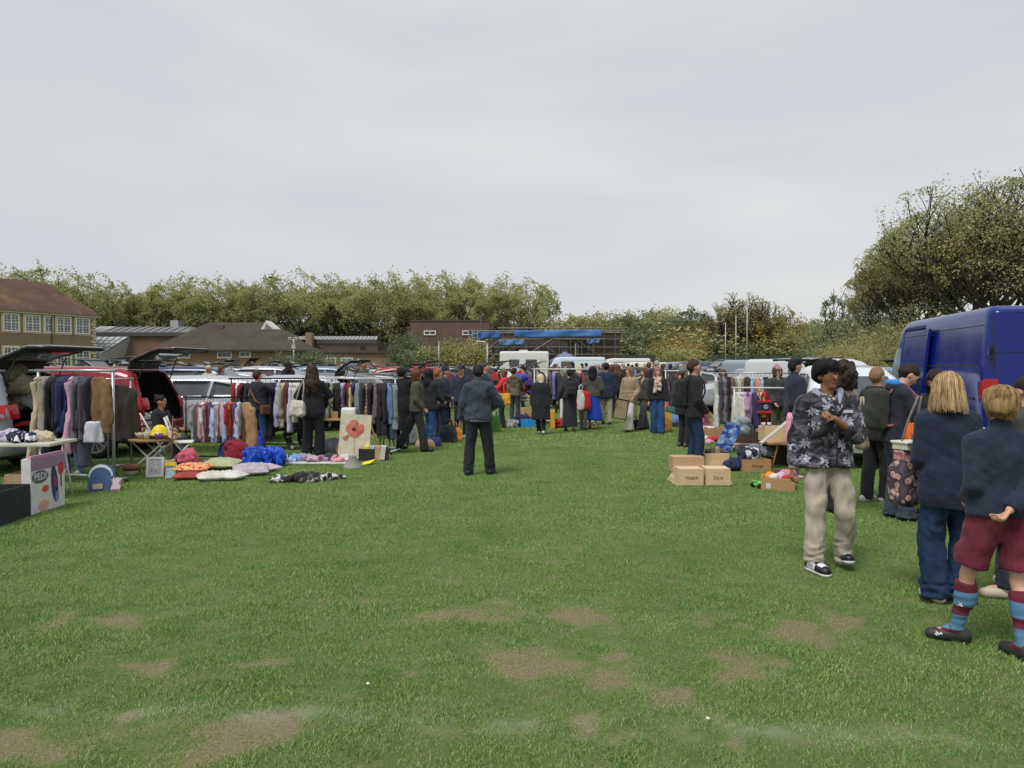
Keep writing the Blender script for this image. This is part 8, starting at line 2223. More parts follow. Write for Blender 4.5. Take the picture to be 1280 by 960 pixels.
garments(r8, [(836, 'dress', .9, 'patterned mauve', c(110, 70, 96), 12), (841, 'jacket', .8, 'dark', c(44, 40, 50), 20), (846, 'dress', .8, 'plum', c(96, 44, 76), 10), (853, 'top', .8, 'orange tan', c(206, 160, 100), 60), (858, 'jacket', .8, 'grey', c(120, 120, 124), 10)], 'the small white rail', .034)
def heap(px, py, Y, w, d, h, col, label, seed=1, cat='clothes', name='clothes_pile', z0=None, rz=0.0, vox=.02, kind='cloth', rough=None):
 x_, y_, z_ = at(px, py, Y); z_ = z_ if z0 is None else z0
 q = SDF((-w / 2 - .08, -d / 2 - .08, -.03), (w / 2 + .08, d / 2 + .08, h + .08), vox)
 r = random.Random(seed)
 for k in range(7):
  a = Vector((r.uniform(-.32, .32) * w, r.uniform(-.3, .3) * d, r.uniform(.1, .6) * h)); b_ = Vector((r.uniform(-.36, .36) * w, r.uniform(-.34, .34) * d, r.uniform(.1, .6) * h))
  q.cap(a, b_, h * .32, h * .22, k=.05)
 q.cut((0, 0, 0), (0, 0, -1)); q.disp(sines(seed, 6, .018, (1, 1, 1), 9, 1.5)); q.disp(sines(seed + 3, 14, .009, (1, 1, 1), 9, 1.5))
 o = q.build(name, [col if not isinstance(col, tuple) else M(col, kind, rough)], None, (x_, y_, z_), (0, 0, rz))
 return tag(o, label, cat)
def table(p, w, d, h, col, label, rz=0.0, thick=.04, legm=None, name='table'):
 t = thing(name, label, 'table', (p[0], p[1], 0), rz)
 MB().bb(-w / 2, w / 2, -d / 2, d / 2, h - thick, h).build('table_top', col, t, bev=.008)
 for sx in (-1, 1):
  for sy in (-1, 1): MB().tube([(sx * (w / 2 - .16), sy * (d / 2 - .06), h - thick), (sx * (w / 2 - .06), sy * (d / 2 - .04), 0)], .014, 8).build('leg', legm or WPIPE, t, smooth=True)
 for sx in (-1, 1): MB().tube([(sx * (w / 2 - .10), -(d / 2 - .05), h * .45), (sx * (w / 2 - .10), d / 2 - .05, h * .45)], .011, 6).build('crossbar', legm or WPIPE, t, smooth=True)
 return t
def tmesh(s, size, mat, parent, loc, rot, name='lettering', ex=.002):
 cu = bpy.data.curves.new(name, 'FONT'); cu.body = s; cu.size = size; cu.extrude = ex; cu.align_x = 'CENTER'; cu.align_y = 'CENTER'; cu.resolution_u = 2
 me = bpy.data.meshes.new_from_object(bpy.data.objects.new(name, cu)); me.materials.clear(); me.materials.append(mat)
 return mobj(name, me, None, parent, loc, rot)
def ell(parent, name, mat, cx_, cz_, rx, rz_, d0, d1, n=20, ang=0.0, plane='xz'):
 return MB().prism([(cx_ + rx * math.cos(t) * math.cos(ang) - rz_ * math.sin(t) * math.sin(ang), cz_ + rx * math.cos(t) * math.sin(ang) + rz_ * math.sin(t) * math.cos(ang)) for t in [6.2832 * k / n for k in range(n)]], d0, d1, plane).build(name, mat, parent)
def crate(p, w, d, h, col, label, rz=0.0, name='box', cat='box', lid=False, z0=0.0, kind='card', th=.018, marks=None):
 t = thing(name, label, cat, (p[0], p[1], z0), rz)
 mt = col if not isinstance(col, tuple) else M(col, kind)
 for nm, b in (('side', (-w / 2, w / 2, -d / 2, -d / 2 + th, 0, h)), ('side', (-w / 2, w / 2, d / 2 - th, d / 2, 0, h)), ('side', (-w / 2, -w / 2 + th, -d / 2 + th, d / 2 - th, 0, h - .003)), ('side', (w / 2 - th, w / 2, -d / 2 + th, d / 2 - th, 0, h - .003))):
  MB().bb(*b).build(nm, mt, t, bev=.003)
 MB().bb(-w / 2 + th, w / 2 - th, -d / 2 + th, d / 2 - th, .004, .004 + th).build('floor', mt, t)
 if lid: MB().bb(-w / 2 + .002, w / 2 - .002, -d / 2 + .002, d / 2 - .002, h + .001, h + .001 + th).build('lid', mt, t, bev=.003)
 if marks: tmesh(marks, h * .34, M(c(96, 56, 40), 'card'), t, (0, -d / 2 - .001, h * .5), (PI / 2, 0, 0), 'stamp')
 return t
PINE = M(c(214, 186, 146), 'wood', scale=5, var=.16); PINE2 = M(c(178, 140, 96), 'wood', scale=5, var=.16)
CREAM = M(c(192, 192, 174), 'plastic')
# ---- far left table and boxes
tb_ = table((-6.72, 9.85), 1.85, .72, .735, CREAM, 'cream folding table piled with clothes at the left edge', .08)
heap(18, 0, 9.75, .42, .36, .16, blotch('navy_white', [(0, c(30, 30, 58)), (.56, c(214, 214, 218))], 8), 'navy and white clothes heaped on the cream table', 5, z0=.735, vox=.014)
heap(6, 0, 9.9, .40, .4, .17, c(180, 172, 196), 'lilac white clothes at the left end of the cream table', 6, z0=.735, vox=.014)
heap(48, 0, 9.95, .62, .42, .15, c(190, 172, 150), 'frilly cream blouse spread on the right end of the cream table', 7, z0=.735, vox=.013)
BK = M(c(30, 33, 40), 'cloth'); t = crate((-6.0, 8.35), 1.1, .62, .37, BK, 'open black fabric storage box on the grass at the left edge', .04, 'storage_box', 'box', th=.02)
fw, fh = .66, .64
bt = thing('printed_box', 'white and mauve printed carton with a grey oval logo beside the black box', 'carton', (-5.62, 9.05, 0), 0)
MB().bb(.03, .14, -fw / 2, fw / 2, 0, fh).build('carton', M(c(206, 204, 204), 'card'), bt, bev=.004)
MB().bb(.1402, .1425, -fw / 2, fw / 2, fh * .78, fh).build('mauve_band', M(c(150, 118, 142), 'card'), bt)
MB().prism([(-fw / 2, 0), (fw / 2, 0), (fw / 2 - .04, .035), (-fw / 2 + .03, .03)], .10, .135, 'yz').build('flap', M(c(176, 120, 156), 'card'), bt, (0, 0, fh))
o = ell(bt, 'logo', M(c(96, 94, 98), 'card'), -.16, .42, .155, .075, .1425, .145, plane='yz'); tmesh('PEDI', .12, M(c(214, 214, 216), 'card'), bt, (.1462, -.16, .42), (PI / 2, 0, PI / 2))
ell(bt, 'badge', M(c(196, 76, 70), 'card'), -.06, .27, .06, .04, .1425, .145, plane='yz'); ell(bt, 'badge', M(c(190, 52, 76), 'card'), .25, .47, .06, .075, .1425, .145, plane='yz')
ell(bt, 'picture', M(c(54, 58, 92), 'card'), .12, .30, .065, .22, .1425, .145, ang=.12, plane='yz'); ell(bt, 'picture', M(c(150, 60, 84), 'card'), .125, .32, .03, .07, .1452, .147, ang=.12, plane='yz'); ell(bt, 'picture', M(c(120, 130, 176), 'card'), .16, .14, .04, .06, .1452, .147, plane='yz')
ell(bt, 'picture', M(c(206, 156, 146), 'card'), -.10, .08, .10, .06, .1425, .145, plane='yz'); MB().bb(.1425, .145, .24, .265, .24, .40).build('picture', M(c(170, 60, 84), 'card'), bt)
crate((-6.15, 9.8), .5, .3, .34, c(170, 146, 116), 'plain brown cardboard box beneath the cream table', .1, z0=0)
# things heaped in the grey car's boot
for i, (px, py, cc_, lab) in enumerate([(8, 462, c(110, 106, 84), 'olive cushion'), (30, 478, c(150, 144, 124), 'cream patterned bundle'), (8, 496, c(140, 110, 80), 'tan cloth bag'), (40, 496, c(160, 160, 160), 'white bundle'), (60, 500, c(110, 80, 56), 'brown cloth')]):
 heap(px, py + 14, 12.2 + .1 * i, .55, .4, .34, cc_, '%s among the load in the boot of the grey car' % lab, 20 + i, 'household things', 'bundle')
# half moon blue toy case
x0_, y0_ = g(124, 614)
hm = thing('book_set', 'blue half moon shaped picture book set leaning by the chrome rail', 'book', (x0_, y0_, 0), .5)
MB().prism([(-.12, 0), (.13, 0), (.15, .16)] + [(.03 + .17 * math.cos(t), .20 + .17 * math.sin(t)) for t in [PI * k / 10 for k in range(11)]] + [(-.14, .1)], -.03, .03).build('case', M(c(70, 96, 138), 'card'), hm, rot=(-.2, 0, 0))
MB().prism([(.15 * math.cos(t) + .02, .20 + .16 * math.sin(t)) for t in [PI * k / 12 for k in range(13)]] + [(.13 * math.cos(t) + .02, .19 + .13 * math.sin(t)) for t in [PI - PI * k / 12 for k in range(13)]], -.038, -.031).build('rim', M(c(200, 206, 210), 'card'), hm, rot=(-.2, 0, 0))
MB().bb(.13, .24, -.09, -.06, .03, .21).build('booklet', blotch('booklet', [(0, c(214, 206, 206)), (.55, c(190, 110, 150))], 14), hm, rot=(-.15, .2, 0))
MB().bb(-.08, .04, -.045, -.038, .03, .10).build('picture', M(c(190, 170, 150), 'card'), hm, rot=(-.2, 0, 0))
# ---- round low table with things
rt = thing('round_table', 'low round wooden table with folding legs, crowded with oddments', 'table', (P2(190, 12.4)[0], 12.4, 0))
MB().lathe([(.34, .50), (.36, .51), (.36, .535), (.35, .54)], 28).build('table_top', M(c(150, 120, 84), 'wood'), rt, smooth=False)
for (a, b_) in ((-.25, .2), (.25, -.2)):
 for y_ in (-.18, .18): MB().tube([(a, y_, .50), (b_ * 1.4, y_ * 1.2, 0)], .015, 8).build('leg', WPIPE, rt, smooth=True)
def pot(px, Y, z, prof, col, label, name='bowl', cat='bowl', dy=0, kind='ceramic'):
 x_ = (px - 640) * Y / 960.0
 o = MB().lathe(prof, 20, cap=False).build(name, M(col, kind), None, (x_, Y, z), smooth=True); return tag(o, label, cat)
BW = [(.01, .004), (.05, .0), (.06, .01), (.10, .05), (.115, .10), (.108, .10), (.09, .05), (.01, .016)]
pot(177, 12.3, .541, BW, c(196, 186, 156), 'cream bowl on the left of the low round table')
pot(183, 12.2, .541, [(.01, .0), (.045, .0), (.05, .10), (.02, .14), (.018, .17), (.026, .175), (.01, .178)], c(206, 196, 166), 'cream lidded jar beside the bowl on the round table', 'jar', 'jar')
pot(192, 12.35, .541, BW, c(206, 200, 206), 'white bowl in the middle of the low round table')
tag(MB().lathe([(.155, 0), (.16, .012), (.13, .02), (.125, .07), (.09, .13), (.04, .16), (.005, .165)], 24).build('hat', M(c(232, 206, 32), 'plastic'), None, (P2(199, 12.3)[0], 12.3, .60), smooth=True), 'bright yellow domed hat on top of the round table things', 'hat')
pot(198, 12.2, .541, [(.01, 0), (.06, 0), (.07, .10), (.066, .10), (.01, .01)], c(110, 70, 140), 'purple pot beneath the yellow hat', 'pot', 'pot')
heap(209, 0, 12.35, .26, .24, .14, c(180, 164, 140), 'folded beige blanket on the right of the round table', 31, 'blanket', 'blanket', .54)
crate(P2(183, 12.5), .16, .12, .09, c(96, 74, 110), 'small dark purple box behind the jar', 0, z0=.541)
# white folding chair
ch = thing('folding_chair', 'white folding chair on which the stallholder sits', 'chair', (P2(205, 13.3)[0], 13.3, 0), RIGHT)
MB().bb(-.21, .21, -.2, .22, .43, .455).build('seat', WHITE, ch, bev=.01)
for k in range(3): MB().bb(-.2, .2, -.30 - k * .01, -.285 - k * .01, .60 + k * .09, .655 + k * .09).build('back_slat', WHITE, ch)
for sx in (-.2, .2):
 MB().tube([(sx, .26, 0), (sx, -.1, .5), (sx, -.33, .9)], .014, 8).build('frame', WPIPE, ch, smooth=True); MB().tube([(sx * .9, -.26, 0), (sx * .9, .18, .44)], .014, 8).build('leg', WPIPE, ch, smooth=True)
ch2 = thing('folding_chair', 'empty white folding chair right of the stallholder, shelf like seat towards the rail', 'chair', (P2(227, 12.9)[0], 12.9, 0), 1.9)
MB().bb(-.2, .2, -.18, .2, .42, .445).build('seat', WHITE, ch2, bev=.01)
for sx in (-.19, .19): MB().tube([(sx, -.24, 0), (sx, .12, .45), (sx, .26, .86)], .016, 8).build('frame', WPIPE, ch2, smooth=True); MB().tube([(sx * .9, .26, 0), (sx * .9, -.14, .43)], .016, 8).build('leg', WPIPE, ch2, smooth=True)
for k in range(3): MB().bb(-.19, .19, .17 + k * .03, .185 + k * .03, .56 + k * .09, .62 + k * .09).build('back_slat', WHITE, ch2)
st_ = MB(); x_ = P2(215, 12.1)[0]; st_.tube([(0, 0, .0), (.02, .03, .5), (.03, .05, .92)], [.014, .012, .01], 8); tag(st_.build('walking_stick', M(c(120, 72, 44), 'wood'), None, (x_, 12.0, 0), smooth=True), 'brown wooden stick leaning against the round table', 'stick')
# ground goods
pot(163, 11.95, .0, BW, c(206, 204, 194), 'white bowl on the grass under the brown basket'); pot(163, 11.95, .075, [(.01, 0), (.11, 0), (.13, .09), (.12, .09), (.01, .02)], c(120, 86, 58), 'brown wicker basket stacked in the white bowl', 'basket', 'basket', kind='wood')
def frame(px, Y, w, h, fc, pic, label, rz=0.0, z0=0.0, lean=.22, fw_=.03, name='framed_picture'):
 t = thing(name, label, 'picture', (P2(px, Y)[0], Y, z0), rz); s = thing('frame', None, None, parent=t) if False else t
 mt = M(fc, 'wood', var=.06)
 for b in ((-w / 2, w / 2, 0, fw_), (-w / 2, w / 2, h - fw_, h), (-w / 2, -w / 2 + fw_, fw_ + .001, h - fw_ - .001), (w / 2 - fw_, w / 2, fw_ + .001, h - fw_ - .001)):
  MB().bb(b[0], b[1], -.012, .014, b[2], b[3]).build('frame', mt, t)
 MB().bb(-w / 2 + fw_, w / 2 - fw_, -.002, .008, fw_, h - fw_).build('print', pic, t)
 t.rotation_euler = (-lean, 0, rz); return t
fp = frame(192, 11.75, .25, .31, c(206, 206, 206), M(c(176, 178, 180), 'card'), 'white framed grey print leaning in front of the paper bag', .25, fw_=.035)
MB().bb(-.055, .055, -.006, -.0025, .09, .22).build('motif', blotch('motif', [(.4, c(206, 206, 204)), (.6, c(150, 150, 150))], 30, None, False), fp)
gbag(205, 0, 12.0, .22, .26, .10, c(176, 148, 112), 'crumpled brown paper bag behind the white framed print', 0, .2, 0)
frame(212, 11.6, .17, .21, c(196, 206, 214), blotch('card_picture', [(0, c(170, 196, 210)), (.6, c(206, 200, 190))], 8), 'small pale blue card with yellow top standing beside the paper bag', -.1, fw_=.01); tag(MB().bb(-.08, .08, -.02, .02, 0, .05).build('yellow_strip', M(c(226, 210, 80), 'card'), None, (P2(212, 11.63)[0], 11.64, .19)), 'yellow topped booklet edge above the pale blue card', 'booklet')
GING = blotch('gingham', [(0, c(190, 60, 76)), (.5, c(216, 150, 156))], 22)
heap(224, 0, 11.9, .22, .2, .2, GING, 'red and pink gingham parcel on the grass', 41, 'parcel', 'parcel', 0); heap(230, 0, 12.3, .2, .2, .3, c(200, 90, 110), 'pink cloth on top of a pale blue tin', 42, 'cloth', 'cloth_bundle', .12)
pot(231, 12.2, 0, [(.01, 0), (.08, 0), (.08, .16), (.01, .16)], c(150, 176, 196), 'pale blue tin behind the gingham parcel', 'tin', 'tin', kind='metal')
def pillow(px, py, w, d, h, mat, label, rz=0.0, tilt=0.0, z0=.0, seed=1):
 x0_, y0_ = g(px, py); n = 22
 u = np.linspace(-1, 1, n + 1); U, V_ = np.meshgrid(u, u, indexing='ij')
 pr = (1 - np.abs(U) ** 2.6) * (1 - np.abs(V_) ** 2.6); pr = np.clip(pr, 0, 1) ** .55
 s1 = 1 - .07 * (1 - np.abs(V_) ** 1.5) ; s2 = 1 - .07 * (1 - np.abs(U) ** 1.5)
 X = U * w / 2 * s1; Y = V_ * d / 2 * s2; wr = .012 * np.sin(U * 9 + seed) * np.sin(V_ * 7 + seed * 2) + .006 * np.sin(U * 21 + V_ * 13)
 T_ = np.stack([X, Y, h * .5 + h * .5 * pr + wr * pr], -1).reshape(-1, 3); B_ = np.stack([X, Y, h * .5 - h * .48 * pr], -1).reshape(-1, 3)
 VV, FF = solid(T_, B_, n, n)
 o = mobj('cushion', make_mesh('cushion', VV, FF, [mat if not isinstance(mat, tuple) else M(mat, 'cloth')]), None, None, (x0_, y0_, z0), (tilt, 0, rz))
 return tag(o, label, 'cushion', 'cushions laid out on the grass')
RY = blotch('red_yellow_check', [(0, c(196, 60, 36)), (.45, c(226, 196, 140)), (.55, c(214, 92, 48))], 20)
pillow(240, 599, .52, .42, .12, c(150, 62, 56), 'dark red cushion at the bottom left of the cushions', .2, seed=2); pillow(241, 597, .54, .42, .12, RY, 'red and cream patterned cushion on top of the dark red one', .1, .06, .10)
pillow(277, 587, .58, .42, .16, c(168, 178, 136), 'sage green cushion behind the cream ones', -.1, .1, .03, 3); pillow(265, 601, .44, .38, .14, c(202, 196, 180), 'cream cushion in front of the green one', .5, .0, 0, 4)
pillow(287, 600, .46, .36, .14, c(208, 206, 204), 'white cushion in the middle front', -.2, .0, 0, 5); pillow(313, 594, .56, .46, .16, c(176, 164, 172), 'mauve grey cushion at the right of the cushions', .3, .12, .02, 6); pillow(326, 590, .54, .42, .14, c(190, 176, 190), 'pale lilac cushion at the far right behind the mauve one', -.4, .0, .0, 7)
# blue bag and clothes by the low rail
x_, y_ = g(325, 585); q = SDF((-.42, -.3, -.02), (.42, .3, .42), .014); q.box((0, 0, .15), (.30, .18, .15), .06); q.cap((-.3, 0, .2), (.32, .02, .16), .09, .07, k=.05); q.cut((0, 0, 0), (0, 0, -1))
q.disp(sines(3, 5, .03, (1, 1, .6), 9, 1.6)); q.disp(sines(5, 11, .014, (1, 1, .6), 9, 1.6)); bb_ = thing('carrier_bag', 'big crumpled bright blue carrier bag on the grass below the camel coat', 'bag', (x_, y_ + .2, 0), .15)
q.build('bag_body', [M(c(22, 74, 196), 'plastic', .3)], bb_); MB().tube([(-.25, -.1, .3), (-.15, -.2, .34), (.05, -.22, .3), (.2, -.18, .12)], .014, 6).build('handle', M(c(24, 60, 160), 'cloth'), bb_, smooth=True)
for px, py, Yy, w, h, cc_, lab in [(292, 0, 13.1, .22, .52, c(130, 24, 44), 'dark red velvet cloth hanging at the foot of the low rail'), (303, 0, 13.2, .26, .3, c(176, 110, 196), 'violet pink clothes beside the blue bag'), (284, 0, 13.5, .3, .42, c(40, 50, 110), 'dark blue clothes beneath the low rail'), (262, 0, 13.3, .5, .1, c(150, 130, 150), 'mixed clothes under the low rail'), (275, 0, 13.2, .4, .12, c(206, 196, 206), 'pale crumpled clothes under the low rail')]:
 heap(px, py, Yy, w, .3, h, cc_, lab, int(px), z0=0)
gbag(316, 0, 14.6, .3, .42, .2, c(30, 56, 170), 'bright blue bag standing between the two rails', .05, 0, 0)
# white sheet with clothes
x_, y_ = g(395, 580); sh_ = tag(MB().bb(-.62, .62, -.35, .35, .005, .035).build('ground_sheet', M(c(206, 206, 206), 'plastic'), None, (x_ - .05, y_ + .25, 0), bev=.01), 'white sheet laid on the grass with clothes on it', 'sheet')
for i, (px, cc_, lab) in enumerate([(358, c(180, 196, 216), 'pale blue'), (366, c(120, 150, 200), 'sky blue'), (377, c(150, 140, 160), 'grey mauve'), (388, c(190, 160, 170), 'dusty pink'), (400, c(150, 120, 150), 'plum'), (411, c(56, 56, 66), 'charcoal'), (419, c(206, 150, 150), 'coral pink'), (427, c(200, 196, 196), 'white')]):
 heap(px, 0, 13.4 + .1 * (i % 3), .26, .3, .10 + .02 * (i % 3), cc_, '%s folded clothes on the white sheet' % lab, 50 + i, z0=.035)
# black and white jacket flat on the grass
x_, y_ = g(385, 602); q = SDF((-.62, -.22, -.01), (.62, .28, .16), .014); q.cap((-.5, 0, .02), (-.1, .02, .05), .05, .07, k=.04, sc=(1, 1.3, 1)); q.cap((-.1, .02, .05), (.28, .05, .05), .08, .06, k=.04, sc=(1, 1.3, .9)); q.cap((.2, .0, .04), (.52, .14, .06), .045, .03, k=.03); q.cap((-.1, -.08, .03), (.1, -.1, .03), .045, k=.03)
q.cut((0, 0, 0), (0, 0, -1)); q.disp(sines(7, 7, .02, (1, 1, 1), 9, 1.6)); q.disp(sines(8, 15, .01)); tag(q.build('jacket', [blotch('black_white_cloth', [(0, c(34, 32, 34)), (.54, c(90, 82, 76)), (.6, c(200, 198, 196)), (.68, c(44, 42, 44))], 6)], None, (x_, y_, 0), (0, 0, .12)), 'black jacket with white and tan panels lying flat on the grass', 'jacket')
# ---- painting of a red flower
pt = thing('painting', 'cream canvas painted with a large red poppy leaning on its stand', 'painting', (P2(441, 13.9)[0] + .0, 13.9, .03), -.06)
MB().bb(-.285, .285, -.012, .02, 0, .80).build('canvas', M(c(196, 188, 164), 'cloth'), pt)
RP = [blotch('poppy_red', [(.3, c(166, 84, 72)), (.6, c(196, 120, 100))], 12, None, False), M(c(196, 110, 92), 'cloth'), M(c(180, 92, 78), 'cloth')]
for i, (a, b_, rx, rz_, ang) in enumerate([(-.03, .63, .09, .07, 0), (-.10, .53, .07, .09, .3), (.06, .50, .11, .075, .5), (-.03, .44, .10, .05, -.4), (.10, .56, .05, .08, -.5), (-.17, .36, .045, .035, 0), (-.13, .40, .03, .03, 0)]): ell(pt, 'petal', RP[i % 3], a, b_, rx, rz_, -.0165 - i * .0012, -.0125, ang=ang)
ell(pt, 'flower_centre', M(c(60, 40, 44), 'cloth'), -.02, .53, .035, .03, -.027, -.0262); MB().prism([(-.01, .40), (.0, .40), (.02, .10), (.012, .10)], -.015, -.0125).build('stem', M(c(150, 140, 104), 'cloth'), pt)
pt.rotation_euler = (-.12, .05, -.06)
ea = thing('easel', 'wooden easel legs behind the flower painting', 'easel', (P2(452, 14.2)[0], 14.3, 0))
for (a, b_) in ((-.3, -.1), (.32, .1), (0, 0)): MB().tube([(a, .1 if a else .5, 0), (b_, .0, .78)], .016, 6).build('leg', PINE2, ea)
t = table(P2(415, 14.9), .95, .5, .70, PINE2, 'narrow wooden trestle table behind the flower painting', .03, legm=BPIPE)
bxw = thing('bread_bin', 'white rounded bin with a small blue mark on the wooden table', 'bin', (P2(436, 14.75)[0], 14.75, .70)); MB().bb(-.14, .14, -.1, .1, 0, .21).build('bin_body', WHITE, bxw, bev=.04); ell(bxw, 'blue_mark', M(c(100, 110, 170), 'card'), .04, .07, .03, .02, -.103, -.1005)
crate(P2(418, 14.8), .13, .1, .13, c(176, 140, 96), 'small tan wooden box on the wooden table', .2, z0=.701); pot(408, 14.8, .701, [(.01, 0), (.05, 0), (.03, .12), (.012, .2), (.01, .2)], c(206, 206, 204), 'white bottle on the wooden table', 'bottle', 'bottle')
heap(412, 0, 15.2, .5, .4, .34, c(170, 176, 186), 'clear sack of pale things under the wooden table', 61, 'sack', 'sack', 0)
heap(428, 0, 15.0, .4, .3, .26, c(176, 150, 120), 'tan sack beneath the wooden table', 62, 'sack', 'sack', 0)
sl_ = thing('stool', 'round white stool on splayed wooden legs', 'stool', (P2(483, 15.2)[0], 15.2, 0)); MB().lathe([(.18, .28), (.19, .29), (.19, .45), (.18, .46), (.01, .462)], 26).build('seat', M(c(208, 206, 200), 'plastic'), sl_, smooth=False)
for k in range(4): a = k * PI / 2 + .6; MB().tube([(.12 * math.cos(a), .12 * math.sin(a), .28), (.19 * math.cos(a), .19 * math.sin(a), 0)], [.018, .012], 8).build('leg', PINE2, sl_, smooth=True)
pot(440, 12.9, 0, [(.16, .0), (.15, .03), (.06, .17), (.075, .20), (.07, .20), (.05, .17), (.12, .03)], c(150, 150, 144), 'grey flared lampshade standing on the grass', 'lampshade', 'lampshade', kind='card')
crate(P2(467, 13.9), .52, .3, .22, c(44, 42, 40), 'open black box of yellow spined books on the grass', .1, 'book_box')
for i, (cc_, lab) in enumerate([(c(226, 206, 40), 'yellow'), (c(176, 190, 196), 'pale blue'), (c(190, 160, 120), 'tan'), (c(206, 200, 190), 'cream')]): tag(MB().bb(-.045, .045, -.1, .1, 0, .24).build('book', M(cc_, 'card'), None, (P2(460 + i * 6, 13.9)[0], 13.85, .026), (0, .06 * (i - 1), .1)), '%s book standing in the open black box' % lab, 'book')
frame(479, 13.8, .3, .2, c(150, 112, 70), M(c(196, 180, 140), 'card'), 'small wooden frame lying against the black book box', .7, lean=.7)
tag(MB().bb(-.13, .13, -.09, .09, 0, .012).build('card', M(c(228, 214, 40), 'card'), None, (*g(459, 581), .03), (.3, -.25, -.5)), 'bright yellow card leaning on the grass beside the grey lampshade', 'card')
# ---- middle distance stalls
table(P2(655, 23.2), 1.9, .7, .72, M(c(190, 190, 190), 'plastic'), 'pale stall table of clothes behind the camouflage shopper', -.2)
for i, (px, py, cc_, lab) in enumerate([(652, 472, c(60, 70, 170), 'royal blue'), (656, 482, c(190, 84, 70), 'brick red'), (664, 478, c(60, 44, 96), 'dark purple'), (650, 492, c(110, 110, 116), 'grey'), (660, 495, c(206, 180, 120), 'yellow and cream'), (668, 488, c(44, 48, 96), 'navy')]):
 heap(px, py + 6, 23.2, .55, .45, .3, cc_, '%s clothes heaped on the pale stall table' % lab, 70 + i, vox=.035)
crate(P2(660, 21.4), .4, .3, .22, c(34, 140, 206), 'bright turquoise blue plastic box on the grass', 0, kind='plastic'); heap(650, 0, 21.8, .55, .4, .42, c(40, 50, 90), 'folded navy pushchair heap beside the turquoise box', 81, 'pushchair', 'pushchair', 0, vox=.03); heap(640, 0, 21.4, .4, .3, .28, c(200, 200, 198), 'white bundle on the grass beneath the stall table', 82, 'bundle', 'bundle', 0, vox=.03)
crate(P2(659, 22.4), .3, .3, .26, c(190, 160, 110), 'tan box on top of things behind the turquoise box', .3, z0=.24)
heap(698, 0, 21.2, .42, .35, .35, c(176, 44, 44), 'red toy lying on the grass behind the quilted coat', 84, 'toy', 'toy', 0, vox=.03); tag(MB().bb(-.06, .06, -.1, .1, 0, .5).build('toy', M(c(226, 172, 50), 'plastic'), None, (*P2(691, 21), 0), bev=.02), 'upright yellow plastic toy beside the red toy', 'toy')
sd = thing('display_stand', 'white display stand with broad foot beside the far white rail', 'stand', (*P2(702, 21.6), 0)); MB().lathe([(.22, 0), (.22, .03), (.05, .06)], 16).build('foot', WHITE, sd); MB().tube([(0, 0, .05), (0, 0, .8)], .045, 8).build('post', WHITE, sd)
for i, (px, Y, w, h, cc_, lab) in enumerate([(850, 21.5, .6, .4, c(90, 116, 160), 'blue and white'), (843, 22.6, .5, .6, c(40, 86, 76), 'dark green'), (862, 20.5, .5, .3, c(200, 90, 96), 'red and white'), (840, 24, .5, .7, c(160, 50, 60), 'red topped'), (876, 17.4, .6, .16, c(206, 200, 160), 'pale yellow'), (893, 17.2, .4, .14, c(190, 40, 44), 'red'), (884, 17.0, .6, .12, c(206, 170, 180), 'pink and white'), (872, 19.5, .4, .8, c(206, 110, 140), 'pink striped')]):
 heap(px, 0, Y, w, .4, h, cc_, '%s heap of stall goods %s' % (lab, 'behind the man in the black hoodie' if px < 870 else 'right of the man in the black hoodie'), 90 + i, 'stall goods', 'goods_pile', 0, vox=.03)
for (px, Y, w, h, z0_, lab) in [(898, 17.6, .55, .3, 0, 'long cardboard box beneath the upper steel rail'), (880, 19.6, .4, .34, .0, 'cardboard box behind the pink goods')]: crate(P2(px, Y), w, .4, h, c(172, 140, 104), lab, .05, z0=z0_)
tag(MB().lathe([(.01, 0), (.12, 0), (.15, .3), (.14, .3), (.01, .01)], 18, cap=False).build('tub', M(c(206, 206, 206), 'plastic'), None, (*P2(887, 17.9), 0), smooth=True), 'white plastic tub right of the man in the black hoodie', 'tub')
crate(P2(935, 16.4), .9, .4, .34, c(104, 84, 70), 'brown wooden chest beneath the lower white rail', 0, kind='wood'); crate(P2(936, 15.9), .62, .25, .1, c(190, 160, 164), 'flat pink and white tray beneath the lower white rail', 0)
heap(931, 0, 15.5, .26, .24, .42, c(150, 158, 160), 'grey quilted child seat hanging below the lower white rail', 99, 'child seat', 'child_seat', .34, vox=.02)
# snowboard
sn = thing('snowboard', 'blue board printed with white stars leaning by the right hand rails', 'board', (*P2(901, 15.0), .0), -.15)
bd = MB().prism([(-.15, .03), (-.12, 0), (.12, 0), (.15, .03), (.15, .62), (.11, .68), (-.11, .68), (-.15, .62)], -.015, .015).build('board', blotch('board_print', [(0, c(40, 84, 170)), (.45, c(24, 50, 120)), (.66, c(120, 160, 206))], 7, None, False), sn)
for (a, b_, r_) in ((.0, .5, .05), (.06, .36, .04), (-.06, .22, .035), (.05, .58, .03)):
 m_ = MB()
 for k in range(3): m_.tube([(a - r_ * math.cos(k * PI / 3), -.019, b_ - r_ * math.sin(k * PI / 3)), (a + r_ * math.cos(k * PI / 3), -.019, b_ + r_ * math.sin(k * PI / 3))], .006, 4)
 m_.build('star', M(c(180, 200, 226), 'card'), sn)
sn.rotation_euler = (-.35, .50, -.15)
